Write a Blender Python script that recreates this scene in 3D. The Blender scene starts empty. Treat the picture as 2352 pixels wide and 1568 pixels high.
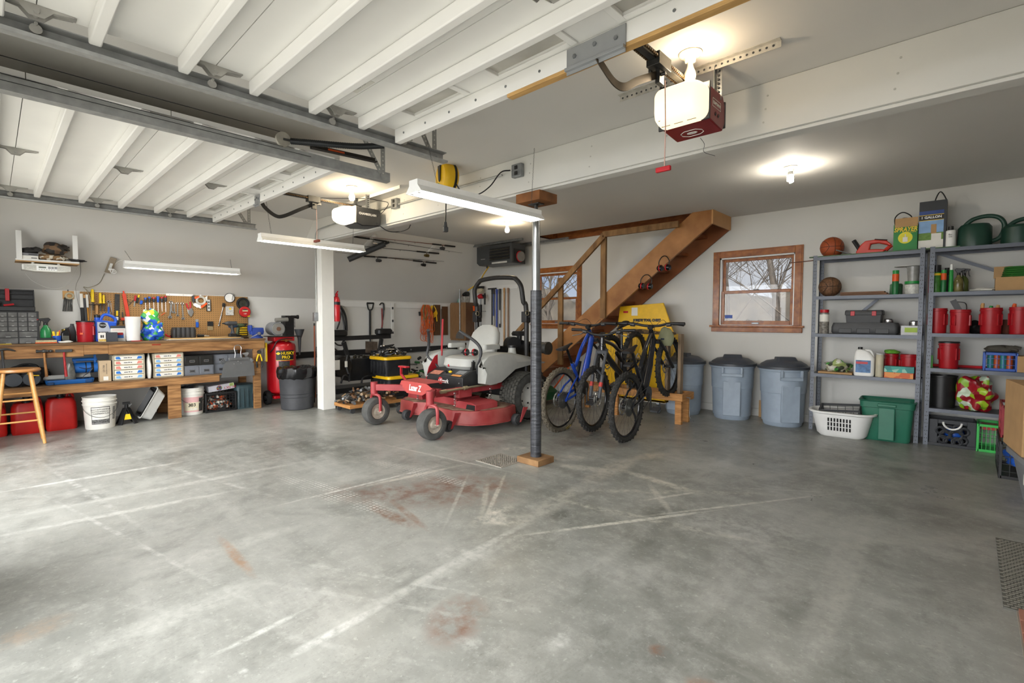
import bpy,math,random
from mathutils import Matrix,Vector,Euler
random.seed(7)
SC=bpy.context.scene
COL=SC.collection
PI=math.pi
R=math.radians
# -- camera
H=1.27;FPX=1122.5;CU,CV=1176.0,784.0
CAMX=Vector((0.7293,0.0317,-0.6835));CAMY=Vector((0.6842,-0.0305,0.7287));CAMZ=Vector((0.0022,-0.9990,-0.0439))
# rows: world X, Y, Z axes expressed in (right, down, forward)
_right=Vector((CAMX[0],CAMY[0],CAMZ[0])).normalized()
_fwd=Vector((CAMX[2],CAMY[2],CAMZ[2])).normalized()
_up=_right.cross(_fwd).normalized()
cam_data=bpy.data.cameras.new('camera');cam=bpy.data.objects.new('camera',cam_data);COL.objects.link(cam)
cam.matrix_world=Matrix(((_right.x,_up.x,-_fwd.x,0),(_right.y,_up.y,-_fwd.y,0),(_right.z,_up.z,-_fwd.z,H),(0,0,0,1)))
cam_data.sensor_width=36.0;cam_data.lens=36.0*FPX/2352.0;cam_data.clip_start=0.02;cam_data.clip_end=200
SC.camera=cam
SC.view_settings.view_transform='Standard';SC.view_settings.look='None';SC.view_settings.gamma=1.0
SC.view_settings.use_curve_mapping=False
SC.view_settings.exposure=0.82
# -- sky
W=bpy.data.worlds.new('sky');SC.world=W;W.use_nodes=True
nt=W.node_tree;nt.nodes.clear()
out=nt.nodes.new('ShaderNodeOutputWorld');bg=nt.nodes.new('ShaderNodeBackground')
tc=nt.nodes.new('ShaderNodeTexCoord');sep=nt.nodes.new('ShaderNodeSeparateXYZ')
noi=nt.nodes.new('ShaderNodeTexNoise');noi.inputs['Scale'].default_value=3.0;noi.inputs['Detail'].default_value=5
cr=nt.nodes.new('ShaderNodeValToRGB')
cr.color_ramp.elements[0].position=0.42;cr.color_ramp.elements[0].color=(0.50,0.62,0.86,1)
cr.color_ramp.elements[1].position=0.6;cr.color_ramp.elements[1].color=(0.78,0.80,0.86,1)
nt.links.new(tc.outputs['Generated'],noi.inputs['Vector']);nt.links.new(noi.outputs['Fac'],cr.inputs['Fac'])
dot=nt.nodes.new('ShaderNodeVectorMath');dot.operation='DOT_PRODUCT';dot.inputs[1].default_value=(-0.45,0.89,0.0)
nt.links.new(tc.outputs['Generated'],sep.inputs[0]);nt.links.new(tc.outputs['Generated'],dot.inputs[0])
# the overcast sky is far brighter on the driveway side (-Y), where the sun stands behind the clouds
mr=nt.nodes.new('ShaderNodeMapRange');mr.inputs['From Min'].default_value=0.25;mr.inputs['From Max'].default_value=-0.9
mr.inputs['To Min'].default_value=0.46;mr.inputs['To Max'].default_value=6.6
nt.links.new(dot.outputs['Value'],mr.inputs['Value']);nt.links.new(mr.outputs[0],bg.inputs['Strength'])
mxw=nt.nodes.new('ShaderNodeMix');mxw.data_type='RGBA'
mr2=nt.nodes.new('ShaderNodeMapRange');mr2.inputs['From Min'].default_value=0.1;mr2.inputs['From Max'].default_value=-0.3
nt.links.new(sep.outputs['Y'],mr2.inputs['Value']);nt.links.new(mr2.outputs[0],mxw.inputs['Factor'])
nt.links.new(cr.outputs[0],mxw.inputs['A']);mxw.inputs['B'].default_value=(0.97,0.98,0.99,1)
nt.links.new(mxw.outputs['Result'],bg.inputs['Color']);nt.links.new(bg.outputs[0],out.inputs[0])
LAMP=0.75
# -- pixel of the photograph -> point on a real plane
def ray(u,v):
 c=Vector((u-CU,v-CV,FPX));return Vector((CAMX.dot(c),CAMY.dot(c),CAMZ.dot(c)))
def onz(u,v,z=0.0):
 d=ray(u,v);t=(z-H)/d.z;return Vector((d.x*t,d.y*t,z))
def onx(u,v,x):
 d=ray(u,v);t=x/d.x;return Vector((x,d.y*t,H+d.z*t))
def ony(u,v,y):
 d=ray(u,v);t=y/d.y;return Vector((d.x*t,y,H+d.z*t))
# -- mesh helpers
def lin(h):
 if isinstance(h,tuple):return h
 h=h.lstrip('#');c=[int(h[i:i+2],16)/255 for i in(0,2,4)]
 return tuple(x/12.92 if x<=0.04045 else((x+0.055)/1.055)**2.4 for x in c)
_mats={}
def mat(name,col,rough=0.5,metal=0.0,var=0.10,scale=12.0,emit=0.0,trans=0.0,bump=0.0,coat=0.0,alpha=1.0,stretch=None,col2=None,ior=1.45,detail=4):
 """procedural material: noise drives a slight colour and gloss variation"""
 if name in _mats:return _mats[name]
 m=bpy.data.materials.new(name);m.use_nodes=True;n=m.node_tree;p=n.nodes['Principled BSDF']
 c=lin(col);m.diffuse_color=(*c,1)
 t=n.nodes.new('ShaderNodeTexCoord');nz=n.nodes.new('ShaderNodeTexNoise');nz.inputs['Scale'].default_value=scale;nz.inputs['Detail'].default_value=detail
 if stretch:
  mp=n.nodes.new('ShaderNodeMapping');mp.inputs['Scale'].default_value=stretch
  n.links.new(t.outputs['Object'],mp.inputs[0]);n.links.new(mp.outputs[0],nz.inputs['Vector'])
 else:n.links.new(t.outputs['Object'],nz.inputs['Vector'])
 rp=n.nodes.new('ShaderNodeValToRGB');rp.color_ramp.elements[0].position=0.3;rp.color_ramp.elements[1].position=0.7
 a=tuple(max(0,x*(1-var))for x in c);b=lin(col2)if col2 else tuple(min(1,x*(1+var)+0.01*var)for x in c)
 rp.color_ramp.elements[0].color=(*a,1);rp.color_ramp.elements[1].color=(*b,1)
 n.links.new(nz.outputs['Fac'],rp.inputs['Fac']);n.links.new(rp.outputs[0],p.inputs['Base Color'])
 p.inputs['Roughness'].default_value=rough;p.inputs['Metallic'].default_value=metal;p.inputs['IOR'].default_value=ior
 if coat:p.inputs['Coat Weight'].default_value=coat;p.inputs['Coat Roughness'].default_value=0.1
 if trans:p.inputs['Transmission Weight'].default_value=trans
 if alpha<1:p.inputs['Alpha'].default_value=alpha
 if emit:
  p.inputs['Emission Color'].default_value=(*c,1);p.inputs['Emission Strength'].default_value=emit
 if bump:
  bp=n.nodes.new('ShaderNodeBump');bp.inputs['Strength'].default_value=bump;bp.inputs['Distance'].default_value=0.01
  n.links.new(nz.outputs['Fac'],bp.inputs['Height']);n.links.new(bp.outputs[0],p.inputs['Normal'])
 _mats[name]=m;return m
def ring(cx,cy,w,h,r=0.0,n=4):
 """rounded rectangle as 2D points, counter-clockwise"""
 r=min(r,w/2-1e-5,h/2-1e-5)
 if r<=1e-5:return[(cx-w/2,cy-h/2),(cx+w/2,cy-h/2),(cx+w/2,cy+h/2),(cx-w/2,cy+h/2)]
 o=[]
 for(sx,sy,a0)in((1,-1,-90),(1,1,0),(-1,1,90),(-1,-1,180)):
  for k in range(n+1):
   a=R(a0+90*k/n);o.append((cx+sx*(w/2-r)+r*math.cos(a),cy+sy*(h/2-r)+r*math.sin(a)))
 return o
class MB:
 def __init__(s,M=None):s.v=[];s.f=[];s.fm=[];s.mats=[];s.cur=0;s.M=M or Matrix()
 def use(s,m):
  if m not in s.mats:s.mats.append(m)
  s.cur=s.mats.index(m);return s
 def add(s,vs,fs):
  o=len(s.v);s.v+=[s.M@Vector(v)for v in vs]
  for f in fs:s.f.append([i+o for i in f]);s.fm.append(s.cur)
  return s
 def box(s,x0,x1,y0,y1,z0,z1):
  return s.add([(x0,y0,z0),(x1,y0,z0),(x1,y1,z0),(x0,y1,z0),(x0,y0,z1),(x1,y0,z1),(x1,y1,z1),(x0,y1,z1)],[(0,3,2,1),(4,5,6,7),(0,1,5,4),(1,2,6,5),(2,3,7,6),(3,0,4,7)])
 def bx(s,c,d,rot=None):
  """centred box, optionally rotated (euler degrees)"""
  h=[Vector((x*d[0]/2,y*d[1]/2,z*d[2]/2))for z in(-1,1)for(x,y)in((-1,-1),(1,-1),(1,1),(-1,1))]
  if rot:e=Euler([R(a)for a in rot]).to_matrix();h=[e@q for q in h]
  return s.add([q+Vector(c)for q in h],[(0,3,2,1),(4,5,6,7),(0,1,5,4),(1,2,6,5),(2,3,7,6),(3,0,4,7)])
 def beam(s,a,b,w,h,up=(0,0,1)):
  """box beam from a to b, w sideways, h along up"""
  a,b=Vector(a),Vector(b);d=(b-a).normalized();u=Vector(up);x=d.cross(u)
  if x.length<1e-4:x=d.cross(Vector((1,0,0)))
  x.normalize();u=x.cross(d).normalized();x*=w/2;u*=h/2
  return s.loft([[a-x-u,a+x-u,a+x+u,a-x+u],[b-x-u,b+x-u,b+x+u,b-x+u]])
 def loft(s,rings,caps=(True,True),close=False):
  n=len(rings[0]);vs=[p for r_ in rings for p in r_];fs=[]
  for k in range(len(rings)-1+(1 if close else 0)):
   a=k*n;b=((k+1)%len(rings))*n
   for i in range(n):j=(i+1)%n;fs.append((a+i,a+j,b+j,b+i))
  if not close:
   if caps[0]:fs.append(tuple(reversed(range(n))))
   if caps[1]:fs.append(tuple((len(rings)-1)*n+i for i in range(n)))
  return s.add(vs,fs)
 def tube(s,pts,r,n=8,close=False,caps=(True,True)):
  pts=[Vector(p)for p in pts];m=len(pts);rs=r if isinstance(r,(list,tuple))else[r]*m
  rings=[];prev=None
  for i,p in enumerate(pts):
   if close:d=pts[(i+1)%m]-pts[i-1]
   else:d=pts[min(i+1,m-1)]-pts[max(i-1,0)]
   if d.length<1e-9:d=Vector((0,0,1))
   d.normalize()
   if prev is None:
    x=d.cross(Vector((0,0,1)));
    if x.length<1e-3:x=d.cross(Vector((1,0,0)))
   else:x=prev-d*prev.dot(d)
   x.normalize();prev=x;y=d.cross(x)
   rings.append([p+(x*math.cos(2*PI*k/n)+y*math.sin(2*PI*k/n))*rs[i]for k in range(n)])
  return s.loft(rings,caps,close)
 def cyl(s,a,b,r0,r1=None,n=16,caps=(True,True)):
  return s.tube([a,b],[r0,r0 if r1 is None else r1],n,caps=caps)
 def lathe(s,prof,n=24,c=(0,0,0),ax='z',a0=0.0):
  """prof: list of (radius, height)"""
  c=Vector(c);rings=[]
  for(r_,h_)in prof:
   r_=max(r_,1e-4);q=[]
   for k in range(n):
    a=a0+2*PI*k/n;u,w=r_*math.cos(a),r_*math.sin(a)
    q.append(c+(Vector((u,w,h_))if ax=='z' else Vector((h_,u,w))if ax=='x' else Vector((w,h_,u))))
   rings.append(q)
  return s.loft(rings)
 def ball(s,c,r,sc=(1,1,1),n=16,m=10,rot=None):
  e=Euler([R(a)for a in rot]).to_matrix()if rot else None;rings=[]
  for j in range(m+1):
   t=PI*j/m-PI/2;q=[]
   for k in range(n):
    a=2*PI*k/n;p=Vector((max(math.cos(t),1e-3)*math.cos(a)*r*sc[0],max(math.cos(t),1e-3)*math.sin(a)*r*sc[1],math.sin(t)*r*sc[2]))
    q.append((e@p if e else p)+Vector(c))
   rings.append(q)
  return s.loft(rings)
 def lump(s,c,sx,sy,sz,seed=0,amp=0.18,n=18,m=12,flat=True,fr=3.0):
  """crumpled, roughly ellipsoid body resting on z = c.z when flat"""
  from mathutils import noise as NZ
  rings=[];off=Vector((seed*7.3,seed*3.1,seed))
  for j in range(m+1):
   t=PI*j/m-PI/2;q=[]
   for k in range(n):
    a=2*PI*k/n;d=Vector((max(math.cos(t),1e-3)*math.cos(a),max(math.cos(t),1e-3)*math.sin(a),math.sin(t)))
    f=1+amp*NZ.noise(d*fr*0.5+off)*2+amp*0.6*NZ.noise(d*fr*1.6+off)
    p=Vector((d.x*sx*f,d.y*sy*f,d.z*sz*f))
    if flat:p.z=max(p.z,-sz*0.75)+sz*0.75
    q.append(p+Vector(c))
   rings.append(q)
  return s.loft(rings)
 def torus(s,c,Rr,r,ax='y',n=32,m=8,a0=0,a1=360):
  c=Vector(c);full=abs(a1-a0)>=360;k=n if full else n+1;pts=[]
  for i in range(k):
   a=R(a0+(a1-a0)*i/n);u,w=Rr*math.cos(a),Rr*math.sin(a)
   pts.append(c+(Vector((u,0,w))if ax=='y' else Vector((0,u,w))if ax=='x' else Vector((u,w,0))))
  return s.tube(pts,r,m,close=full)
 def prism(s,pts,d0,d1,ax='y'):
  """2D outline extruded; ax y: pts are (x,z); ax x: (y,z); ax z: (x,y)"""
  def q(p,d):return(p[0],d,p[1])if ax=='y' else(d,p[0],p[1])if ax=='x' else(p[0],p[1],d)
  return s.loft([[q(p,d0)for p in pts],[q(p,d1)for p in pts]])
 def vat(s,levels,n=5,inner=None):
  """rounded-rect loft: levels = (w, d, r, z[, cx, cy])"""
  rings=[]
  for L in levels:
   cx,cy=(L[4],L[5])if len(L)>4 else(0,0)
   rings.append([(x,y,L[3])for(x,y)in ring(cx,cy,L[0],L[1],L[2],n)])
  return s.loft(rings)
 def build(s,name,parent=None,m=None,bev=0.0,sub=0,ang=38,loc=None,rz=None,rot=None,solid=0.0):
  me=bpy.data.meshes.new(name);me.from_pydata([tuple(v)for v in s.v],[],s.f)
  if m and not s.mats:me.materials.append(m)
  for q in s.mats:me.materials.append(q)
  if s.mats:me.polygons.foreach_set('material_index',s.fm)
  me.polygons.foreach_set('use_smooth',[True]*len(me.polygons))
  bpy_fix(me)
  me.update();me.set_sharp_from_angle(angle=R(ang))
  o=bpy.data.objects.new(name,me);COL.objects.link(o)
  if parent:o.parent=parent
  if loc is not None:o.location=loc
  if rz is not None:o.rotation_euler=(0,0,R(rz))
  if rot is not None:o.rotation_euler=[R(a)for a in rot]
  if solid:
   md=o.modifiers.new('thickness','SOLIDIFY');md.thickness=solid;md.offset=0
  if bev:
   md=o.modifiers.new('bevel','BEVEL');md.width=bev;md.segments=2;md.limit_method='ANGLE';md.angle_limit=R(40);md.harden_normals=False
  if sub:
   md=o.modifiers.new('sub','SUBSURF');md.levels=sub;md.render_levels=sub
  return o
def bpy_fix(me):
 import bmesh
 b=bmesh.new();b.from_mesh(me);bmesh.ops.recalc_face_normals(b,faces=b.faces);b.to_mesh(me);b.free()
def tag(o,label,cat,group=None,kind=None):
 o['label']=label;o['category']=cat
 if group:o['group']=group
 if kind:o['kind']=kind
 return o
def thing(name,label,cat,loc=(0,0,0),rz=0,group=None,rot=None):
 o=bpy.data.objects.new(name,None);o.empty_display_size=0.05;COL.objects.link(o);o.location=loc
 o.rotation_euler=[R(a)for a in rot]if rot else(0,0,R(rz));return tag(o,label,cat,group)
def one(name,label,cat,b,m=None,loc=(0,0,0),rz=0,group=None,rot=None,**k):
 o=b.build(name,None,m,loc=loc,rz=None if rot else rz,rot=rot,**k);return tag(o,label,cat,group)
def struct(name,b,m=None,**k):
 o=b.build(name,None,m,**k);o['kind']='structure';return o
def kids(o):return[c for c in bpy.data.objects if c.parent==o]
def dup(root,loc,rz=None,label=None,group=None,rot=None,scale=None):
 r_=root.copy();COL.objects.link(r_);r_.location=loc
 if rz is not None:r_.rotation_euler=(0,0,R(rz))
 if rot is not None:r_.rotation_euler=[R(a)for a in rot]
 if label:r_['label']=label
 if group:r_['group']=group
 if scale:r_.scale=scale
 for ch in kids(root):
  c=ch.copy();COL.objects.link(c);c.parent=r_
  for g in kids(ch):
   d=g.copy();COL.objects.link(d);d.parent=c
 return r_
def recolor(o,old,new):
 """give one object (not its mesh) another material in the slots that hold old"""
 for sl in o.material_slots:
  if sl.material==old:sl.link='OBJECT';sl.material=new
def txt(s,size,m,parent,loc,rot=(90,0,0),name='lettering',ext=0.0006,align='CENTER',sx=1.0,bold=0.0,shear=0.0):
 cu=bpy.data.curves.new('t','FONT');cu.body=s;cu.size=size;cu.extrude=ext;cu.align_x=align;cu.align_y='CENTER'
 cu.resolution_u=2;cu.offset=bold;cu.shear=shear
 to=bpy.data.objects.new('t',cu);COL.objects.link(to);bpy.context.view_layer.update()
 me=bpy.data.meshes.new_from_object(to.evaluated_get(bpy.context.evaluated_depsgraph_get()))
 bpy.data.objects.remove(to);bpy.data.curves.remove(cu)
 me.materials.clear();me.materials.append(m)
 for v in me.vertices:v.co.x*=sx
 o=bpy.data.objects.new(name,me);COL.objects.link(o);o.parent=parent;o.location=loc;o.rotation_euler=[R(a)for a in rot];return o
def attach(o,t,name=None):
 """make a world-placed object a part of t"""
 o.parent=t;o.matrix_parent_inverse=t.matrix_basis.inverted()
 for k in('label','category','group'):
  if k in o:del o[k]
 return o
def arc(c,r,a0,a1,n=8,ax='y'):
 c=Vector(c);o=[]
 for i in range(n+1):
  a=R(a0+(a1-a0)*i/n);u,w=r*math.cos(a),r*math.sin(a)
  o.append(c+(Vector((u,0,w))if ax=='y' else Vector((0,u,w))if ax=='x' else Vector((u,w,0))))
 return o
def curve(pts,n=6):
 """Catmull-Rom through the points"""
 P=[Vector(p)for p in pts];P=[P[0]*2-P[1]]+P+[P[-1]*2-P[-2]];o=[]
 for i in range(1,len(P)-2):
  for k in range(n):
   t=k/n;a,b,c,d=P[i-1],P[i],P[i+1],P[i+2]
   o.append(0.5*((2*b)+(c-a)*t+(2*a-5*b+4*c-d)*t*t+(3*b-a-3*c+d)*t**3))
 o.append(P[-2]);return o
# -- shared materials
WHITE_PAINT=mat('white_paint','#d9d8d4',0.6,var=0.03,scale=3)
DOOR_WHITE=mat('door_white','#ecebe7',0.45,var=0.03,scale=2.5)
BLACK=mat('black_plastic','#1b1b1c',0.4,var=0.15)
BLACK_GLOSS=mat('black_gloss','#111113',0.2,var=0.1)
RUBBER=mat('black_rubber','#1c1c1c',0.75,var=0.25,scale=30)
DKGREY=mat('dark_grey_plastic','#3a3b3d',0.5)
GREY=mat('grey_plastic','#7b7d80',0.5)
LTGREY=mat('light_grey_plastic','#b9b9b5',0.45)
WHITE=mat('white_plastic','#e6e6e3',0.4,var=0.03)
STEEL=mat('galvanised_steel','#8f9294',0.38,0.8,var=0.18,scale=25)
CHROME=mat('bright_steel','#c9c9c9',0.22,0.95,var=0.08)
DSTEEL=mat('dark_steel','#4a4a49',0.45,0.7,var=0.2)
TRACK=mat('track_steel','#9a9b99',0.5,0.12,var=0.15,scale=18)
RED=mat('red_plastic','#b01722',0.4,var=0.12)
REDP=mat('red_paint','#a8222b',0.35,var=0.15,coat=0.2)
ORANGE=mat('orange_plastic','#d8541c',0.45)
YELLOW=mat('yellow_plastic','#e8c41c',0.45)
YELP=mat('yellow_paint','#e3b412',0.45,var=0.08)
BLUE=mat('blue_plastic','#1e56b8',0.4)
GREEN=mat('green_plastic','#1f8a3c',0.4)
CARD=mat('cardboard','#b08d62',0.85,var=0.08,scale=8,bump=0.02)
PAPER=mat('paper_white','#dedcd4',0.8,var=0.04)
WOOD=mat('plank_wood','#a5713c',0.7,var=0.25,scale=6,stretch=(1,1,9),col2='#c08a50',bump=0.05)
WOODY=mat('bench_wood','#83572f',0.7,var=0.4,scale=5,stretch=(7,0.8,7),col2='#ad8050',bump=0.08)
# ==== setting
XL,YB,XR,YF,ZC=-8.1,6.98,1.55,-0.35,2.68
ZK,XS=1.62,-6.85
def floor_material():
 m=bpy.data.materials.new('concrete_floor');m.use_nodes=True;n=m.node_tree;p=n.nodes['Principled BSDF'];L=n.links.new
 t=n.nodes.new('ShaderNodeTexCoord');V=t.outputs['Object']
 def noise(scale,detail=6,rough=0.6,st=None,rz=0,dist=0.0):
  mp=n.nodes.new('ShaderNodeMapping');mp.inputs['Rotation'].default_value=(0,0,R(rz));mp.inputs['Scale'].default_value=st or(1,1,1)
  L(V,mp.inputs[0]);z=n.nodes.new('ShaderNodeTexNoise');z.inputs['Scale'].default_value=scale;z.inputs['Detail'].default_value=detail
  z.inputs['Roughness'].default_value=rough;z.inputs['Distortion'].default_value=dist;L(mp.outputs[0],z.inputs['Vector']);return z.outputs['Fac']
 def rng(v,a,b,c=0.0,d=1.0):
  q=n.nodes.new('ShaderNodeMapRange');q.inputs['From Min'].default_value=a;q.inputs['From Max'].default_value=b
  q.inputs['To Min'].default_value=c;q.inputs['To Max'].default_value=d;L(v,q.inputs['Value']);return q.outputs[0]
 def mul(a,b,op='MULTIPLY'):
  q=n.nodes.new('ShaderNodeMath');q.operation=op;q.use_clamp=True
  for i,x in enumerate((a,b)):
   if isinstance(x,(int,float)):q.inputs[i].default_value=x
   else:L(x,q.inputs[i])
  return q.outputs[0]
 def mix(f,a,b):
  q=n.nodes.new('ShaderNodeMix');q.data_type='RGBA'
  if isinstance(f,float):q.inputs['Factor'].default_value=f
  else:L(f,q.inputs['Factor'])
  for k,x in(('A',a),('B',b)):
   if isinstance(x,str):q.inputs[k].default_value=(*lin(x),1)
   else:L(x,q.inputs[k])
  return q.outputs['Result']
 base=mix(rng(noise(0.55,8,0.62,dist=0.4),0.36,0.64),'#666761','#989993')
 base=mix(mul(rng(noise(4.5,8,0.7),0.40,0.70),0.50),base,'#a3a39d')
 base=mix(mul(rng(noise(2.6,7,0.7,(0.22,1.0,1),28,0.3),0.52,0.70),0.45),base,'#b2b2ac')
 base=mix(mul(rng(noise(3.2,7,0.7,(1.0,0.16,1),-12,0.3),0.56,0.72),0.40),base,'#b0afa8')
 base=mix(mul(rng(noise(1.3,6,0.6,dist=0.8),0.54,0.68),0.5),base,'#5e605b')
 base=mix(mul(rng(noise(9,10,0.8),0.50,0.66),0.35),base,'#adada7')
 base=mix(mul(rng(noise(7,10,0.8,(1,0.5,1),40),0.52,0.70),0.45),base,'#565751')
 base=mix(mul(rng(noise(38,3,0.6),0.60,0.72),0.35),base,'#c0c0ba')
 base=mix(mul(rng(noise(70,2,0.5),0.28,0.38,1.0,0.0),0.22),base,'#4c4c48')
 def scratch(s_,rz,th,amt,c):
  mp=n.nodes.new('ShaderNodeMapping');mp.inputs['Rotation'].default_value=(0,0,R(rz));L(V,mp.inputs[0])
  w=n.nodes.new('ShaderNodeTexWave');w.inputs['Scale'].default_value=s_;w.inputs['Distortion'].default_value=5;w.inputs['Detail'].default_value=2;w.inputs['Detail Scale'].default_value=0.4
  L(mp.outputs[0],w.inputs['Vector']);return mix(mul(mul(rng(w.outputs['Fac'],th,1.0),rng(noise(1.6,4),0.48,0.62)),amt),base,c)
 def spot(x,y,rx,ry,rz,c,amt,nsc=9.0,lo=0.40,hi=0.62):
  nonlocal base
  mp=n.nodes.new('ShaderNodeMapping');mp.vector_type='TEXTURE';mp.inputs['Location'].default_value=(x,y,0);mp.inputs['Rotation'].default_value=(0,0,R(rz));mp.inputs['Scale'].default_value=(rx,ry,1e3)
  L(V,mp.inputs[0]);g=n.nodes.new('ShaderNodeTexGradient');g.gradient_type='SPHERICAL';L(mp.outputs[0],g.inputs[0])
  base=mix(mul(mul(rng(g.outputs['Fac'],0.0,0.55),rng(noise(nsc,6,0.7),lo,hi)),amt),base,c)
# rust, mud and plaster marks where the photograph has them
 for(u,v,rx,ry,rz,c,a)in((960,1135,0.85,0.30,38,'#69493a',0.8),(1080,1110,0.55,0.25,38,'#69493a',0.8),(1050,1420,0.14,0.22,30,'#6d4128',0.8),(70,1450,0.10,0.16,10,'#94775a',0.5),(1515,1495,0.05,0.045,0,'#7a4a2a',0.9),(1250,965,0.7,0.2,60,'#4d4c48',0.7),(1370,1020,0.45,0.2,40,'#5a4c44',0.7),(1620,1580,0.08,0.06,0,'#8a5a3a',0.7),(770,1000,0.9,0.15,20,'#66665f',0.5)):
  q=onz(u,v);spot(q.x,q.y,rx,ry,rz,c,a)
 for(u,v,rx,ry,rz,c,a)in((1135,1180,0.08,0.26,8,'#c9c4b8',0.9),(1160,1195,0.20,0.10,40,'#c4c0b4',0.8),(1060,1275,0.20,0.09,30,'#c4c4bf',0.6),(1090,1485,0.12,0.06,20,'#c2c2bd',0.6),(1290,1470,0.05,0.10,0,'#c8c8c3',0.6),(1560,1130,0.9,0.06,40,'#bdb9ac',0.7),(1480,1190,1.1,0.05,12,'#c2bfb3',0.7),(1700,1210,0.5,0.22,20,'#b0b0ab',0.7),(560,1545,0.035,0.02,0,'#d8d8d4',0.8),(1190,1030,0.35,0.10,40,'#bfbab0',0.8),(800,1370,1.1,0.02,28,'#b9b9b4',0.45),(600,1450,1.2,0.02,28,'#b9b9b4',0.45),(300,1240,1.6,0.02,12,'#c9c9c4',0.6),(900,1330,0.9,0.02,26,'#c9c9c4',0.5),(200,1130,1.4,0.03,8,'#c9c9c4',0.6),(450,1090,1.3,0.03,14,'#c9c9c4',0.5),(1900,1130,1.2,0.015,35,'#b9b8b0',0.6),(1750,1300,0.25,0.5,10,'#a9a9a4',0.5),(1500,1330,0.5,0.2,20,'#a9a9a4',0.5),(1300,1050,0.3,0.12,45,'#bbb6aa',0.7),(2140,1490,0.05,0.02,20,'#c9c7bb',0.9),(1920,1400,0.05,0.5,0,'#b2b1a8',0.6)):
  q=onz(u,v);spot(q.x,q.y,rx,ry,rz,c,a,11.0,0.44,0.66)
# drag marks, scratches and powdery tyre lines, each from one floor point to another
 for(u0,v0,u1,v1,w_,c,a)in((1000,1072,640,1160,.012,'#c4c4bd',.9),(1060,1068,820,1120,.02,'#b9b6ab',.8),(1160,1090,1110,1200,.012,'#c1beb2',.7),(1120,1110,1105,1190,.016,'#b5b2a6',.6),(1075,1090,1020,1210,.010,'#b5b4ac',.55),(1210,1200,900,1370,.02,'#bcbcb6',.7),(1200,1225,760,1440,.03,'#b6b6b0',.55),(880,1390,640,1520,.018,'#c9c9c4',.8),(700,1400,500,1500,.012,'#cccdc7',.7),(1205,1228,1640,1172,.014,'#c3c1b6',.9),(1480,1185,1900,1135,.010,'#bcbab0',.8),(1270,1065,1420,1085,.05,'#b5b2a6',.7),(1430,1080,1610,1135,.035,'#bdb9ac',.85),(1180,1210,1350,1110,.06,'#a9a79d',.6),(1350,1105,1460,1050,.07,'#aaa498',.7),(1455,1055,1530,1040,.06,'#b2ab9d',.7),(1490,1110,1540,1175,.02,'#b6b3a8',.7),(1470,1150,1610,1128,.012,'#bdbab0',.8),(0,1130,420,1060,.02,'#c2c2bc',.8),(0,1230,520,1130,.025,'#c0c0ba',.7),(60,1180,700,1060,.03,'#babab4',.6),(300,1330,700,1200,.05,'#b6b6b0',.5),(200,1500,600,1330,.06,'#bdbdb7',.5),(880,1020,1200,1090,.012,'#bfbeb6',.7),(1640,1110,2000,1060,.03,'#a3a29b',.5),(1900,1250,2352,1230,.03,'#a09f97',.5),(850,1160,950,1210,.035,'#73533f',.8),(900,1150,980,1215,.02,'#7a5a46',.7),(505,1235,580,1320,.02,'#94704f',.7),(1300,980,1460,1030,.16,'#4d4a45',.6),(1240,1040,1420,960,.14,'#55504a',.55),(2000,1190,1890,1480,.03,'#a8a79f',.5),(1960,1190,1850,1480,.03,'#a3a29b',.5)):
  p0,p1=onz(u0,v0),onz(u1,v1);d_=p1-p0;spot((p0.x+p1.x)/2,(p0.y+p1.y)/2,d_.length*0.62,w_*1.8,math.degrees(math.atan2(d_.y,d_.x)),c,a,16.0,0.34,0.58)
# dotted tyre prints
 for(u,v,rz,ln,wd)in((760,1132,8,0.7,0.13),(960,1085,8,0.6,0.10),(660,995,20,0.5,0.06)):
  q=onz(u,v);mp=n.nodes.new('ShaderNodeMapping');mp.vector_type='TEXTURE';mp.inputs['Location'].default_value=(q.x,q.y,0);mp.inputs['Rotation'].default_value=(0,0,R(rz));mp.inputs['Scale'].default_value=(ln,wd,1e3)
  L(V,mp.inputs[0]);g=n.nodes.new('ShaderNodeTexGradient');g.gradient_type='SPHERICAL';L(mp.outputs[0],g.inputs[0])
  mp2=n.nodes.new('ShaderNodeMapping');mp2.inputs['Rotation'].default_value=(0,0,R(-rz));mp2.inputs['Scale'].default_value=(1,1.4,1);L(V,mp2.inputs[0])
  vo=n.nodes.new('ShaderNodeTexVoronoi');vo.inputs['Scale'].default_value=26;vo.inputs['Randomness'].default_value=0.15;L(mp2.outputs[0],vo.inputs['Vector'])
  base=mix(mul(mul(rng(g.outputs['Fac'],0.0,0.3),rng(vo.outputs['Distance'],0.42,0.3)),mul(rng(noise(3,3),0.4,0.6),0.55)),base,'#d3d3cd')
# reddish dust worn around the drain
 L(base,p.inputs['Base Color'])
 L(mul(rng(noise(1.8,6,0.65),0.3,0.7,0.26,0.48),1.0),p.inputs['Roughness'])
 p.inputs['Specular IOR Level'].default_value=0.5
 bp=n.nodes.new('ShaderNodeBump');bp.inputs['Strength'].default_value=0.12;bp.inputs['Distance'].default_value=0.004;L(noise(22,6),bp.inputs['Height']);L(bp.outputs[0],p.inputs['Normal'])
 return m
WALLM=mat('wall_paint','#cfcec9',0.7,var=0.025,scale=1.2,bump=0.01)
CEILM=mat('ceiling_paint','#d2d0cb',0.75,var=0.025,scale=1.0)
BRICKOUT=mat('outer_ground','#2b261e',0.95,var=0.3,scale=1.2,col2='#3d372c')
struct('floor',MB().box(XL-0.1,XR+0.1,YF-0.1,YB+0.1,-0.12,0),floor_material())
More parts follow.
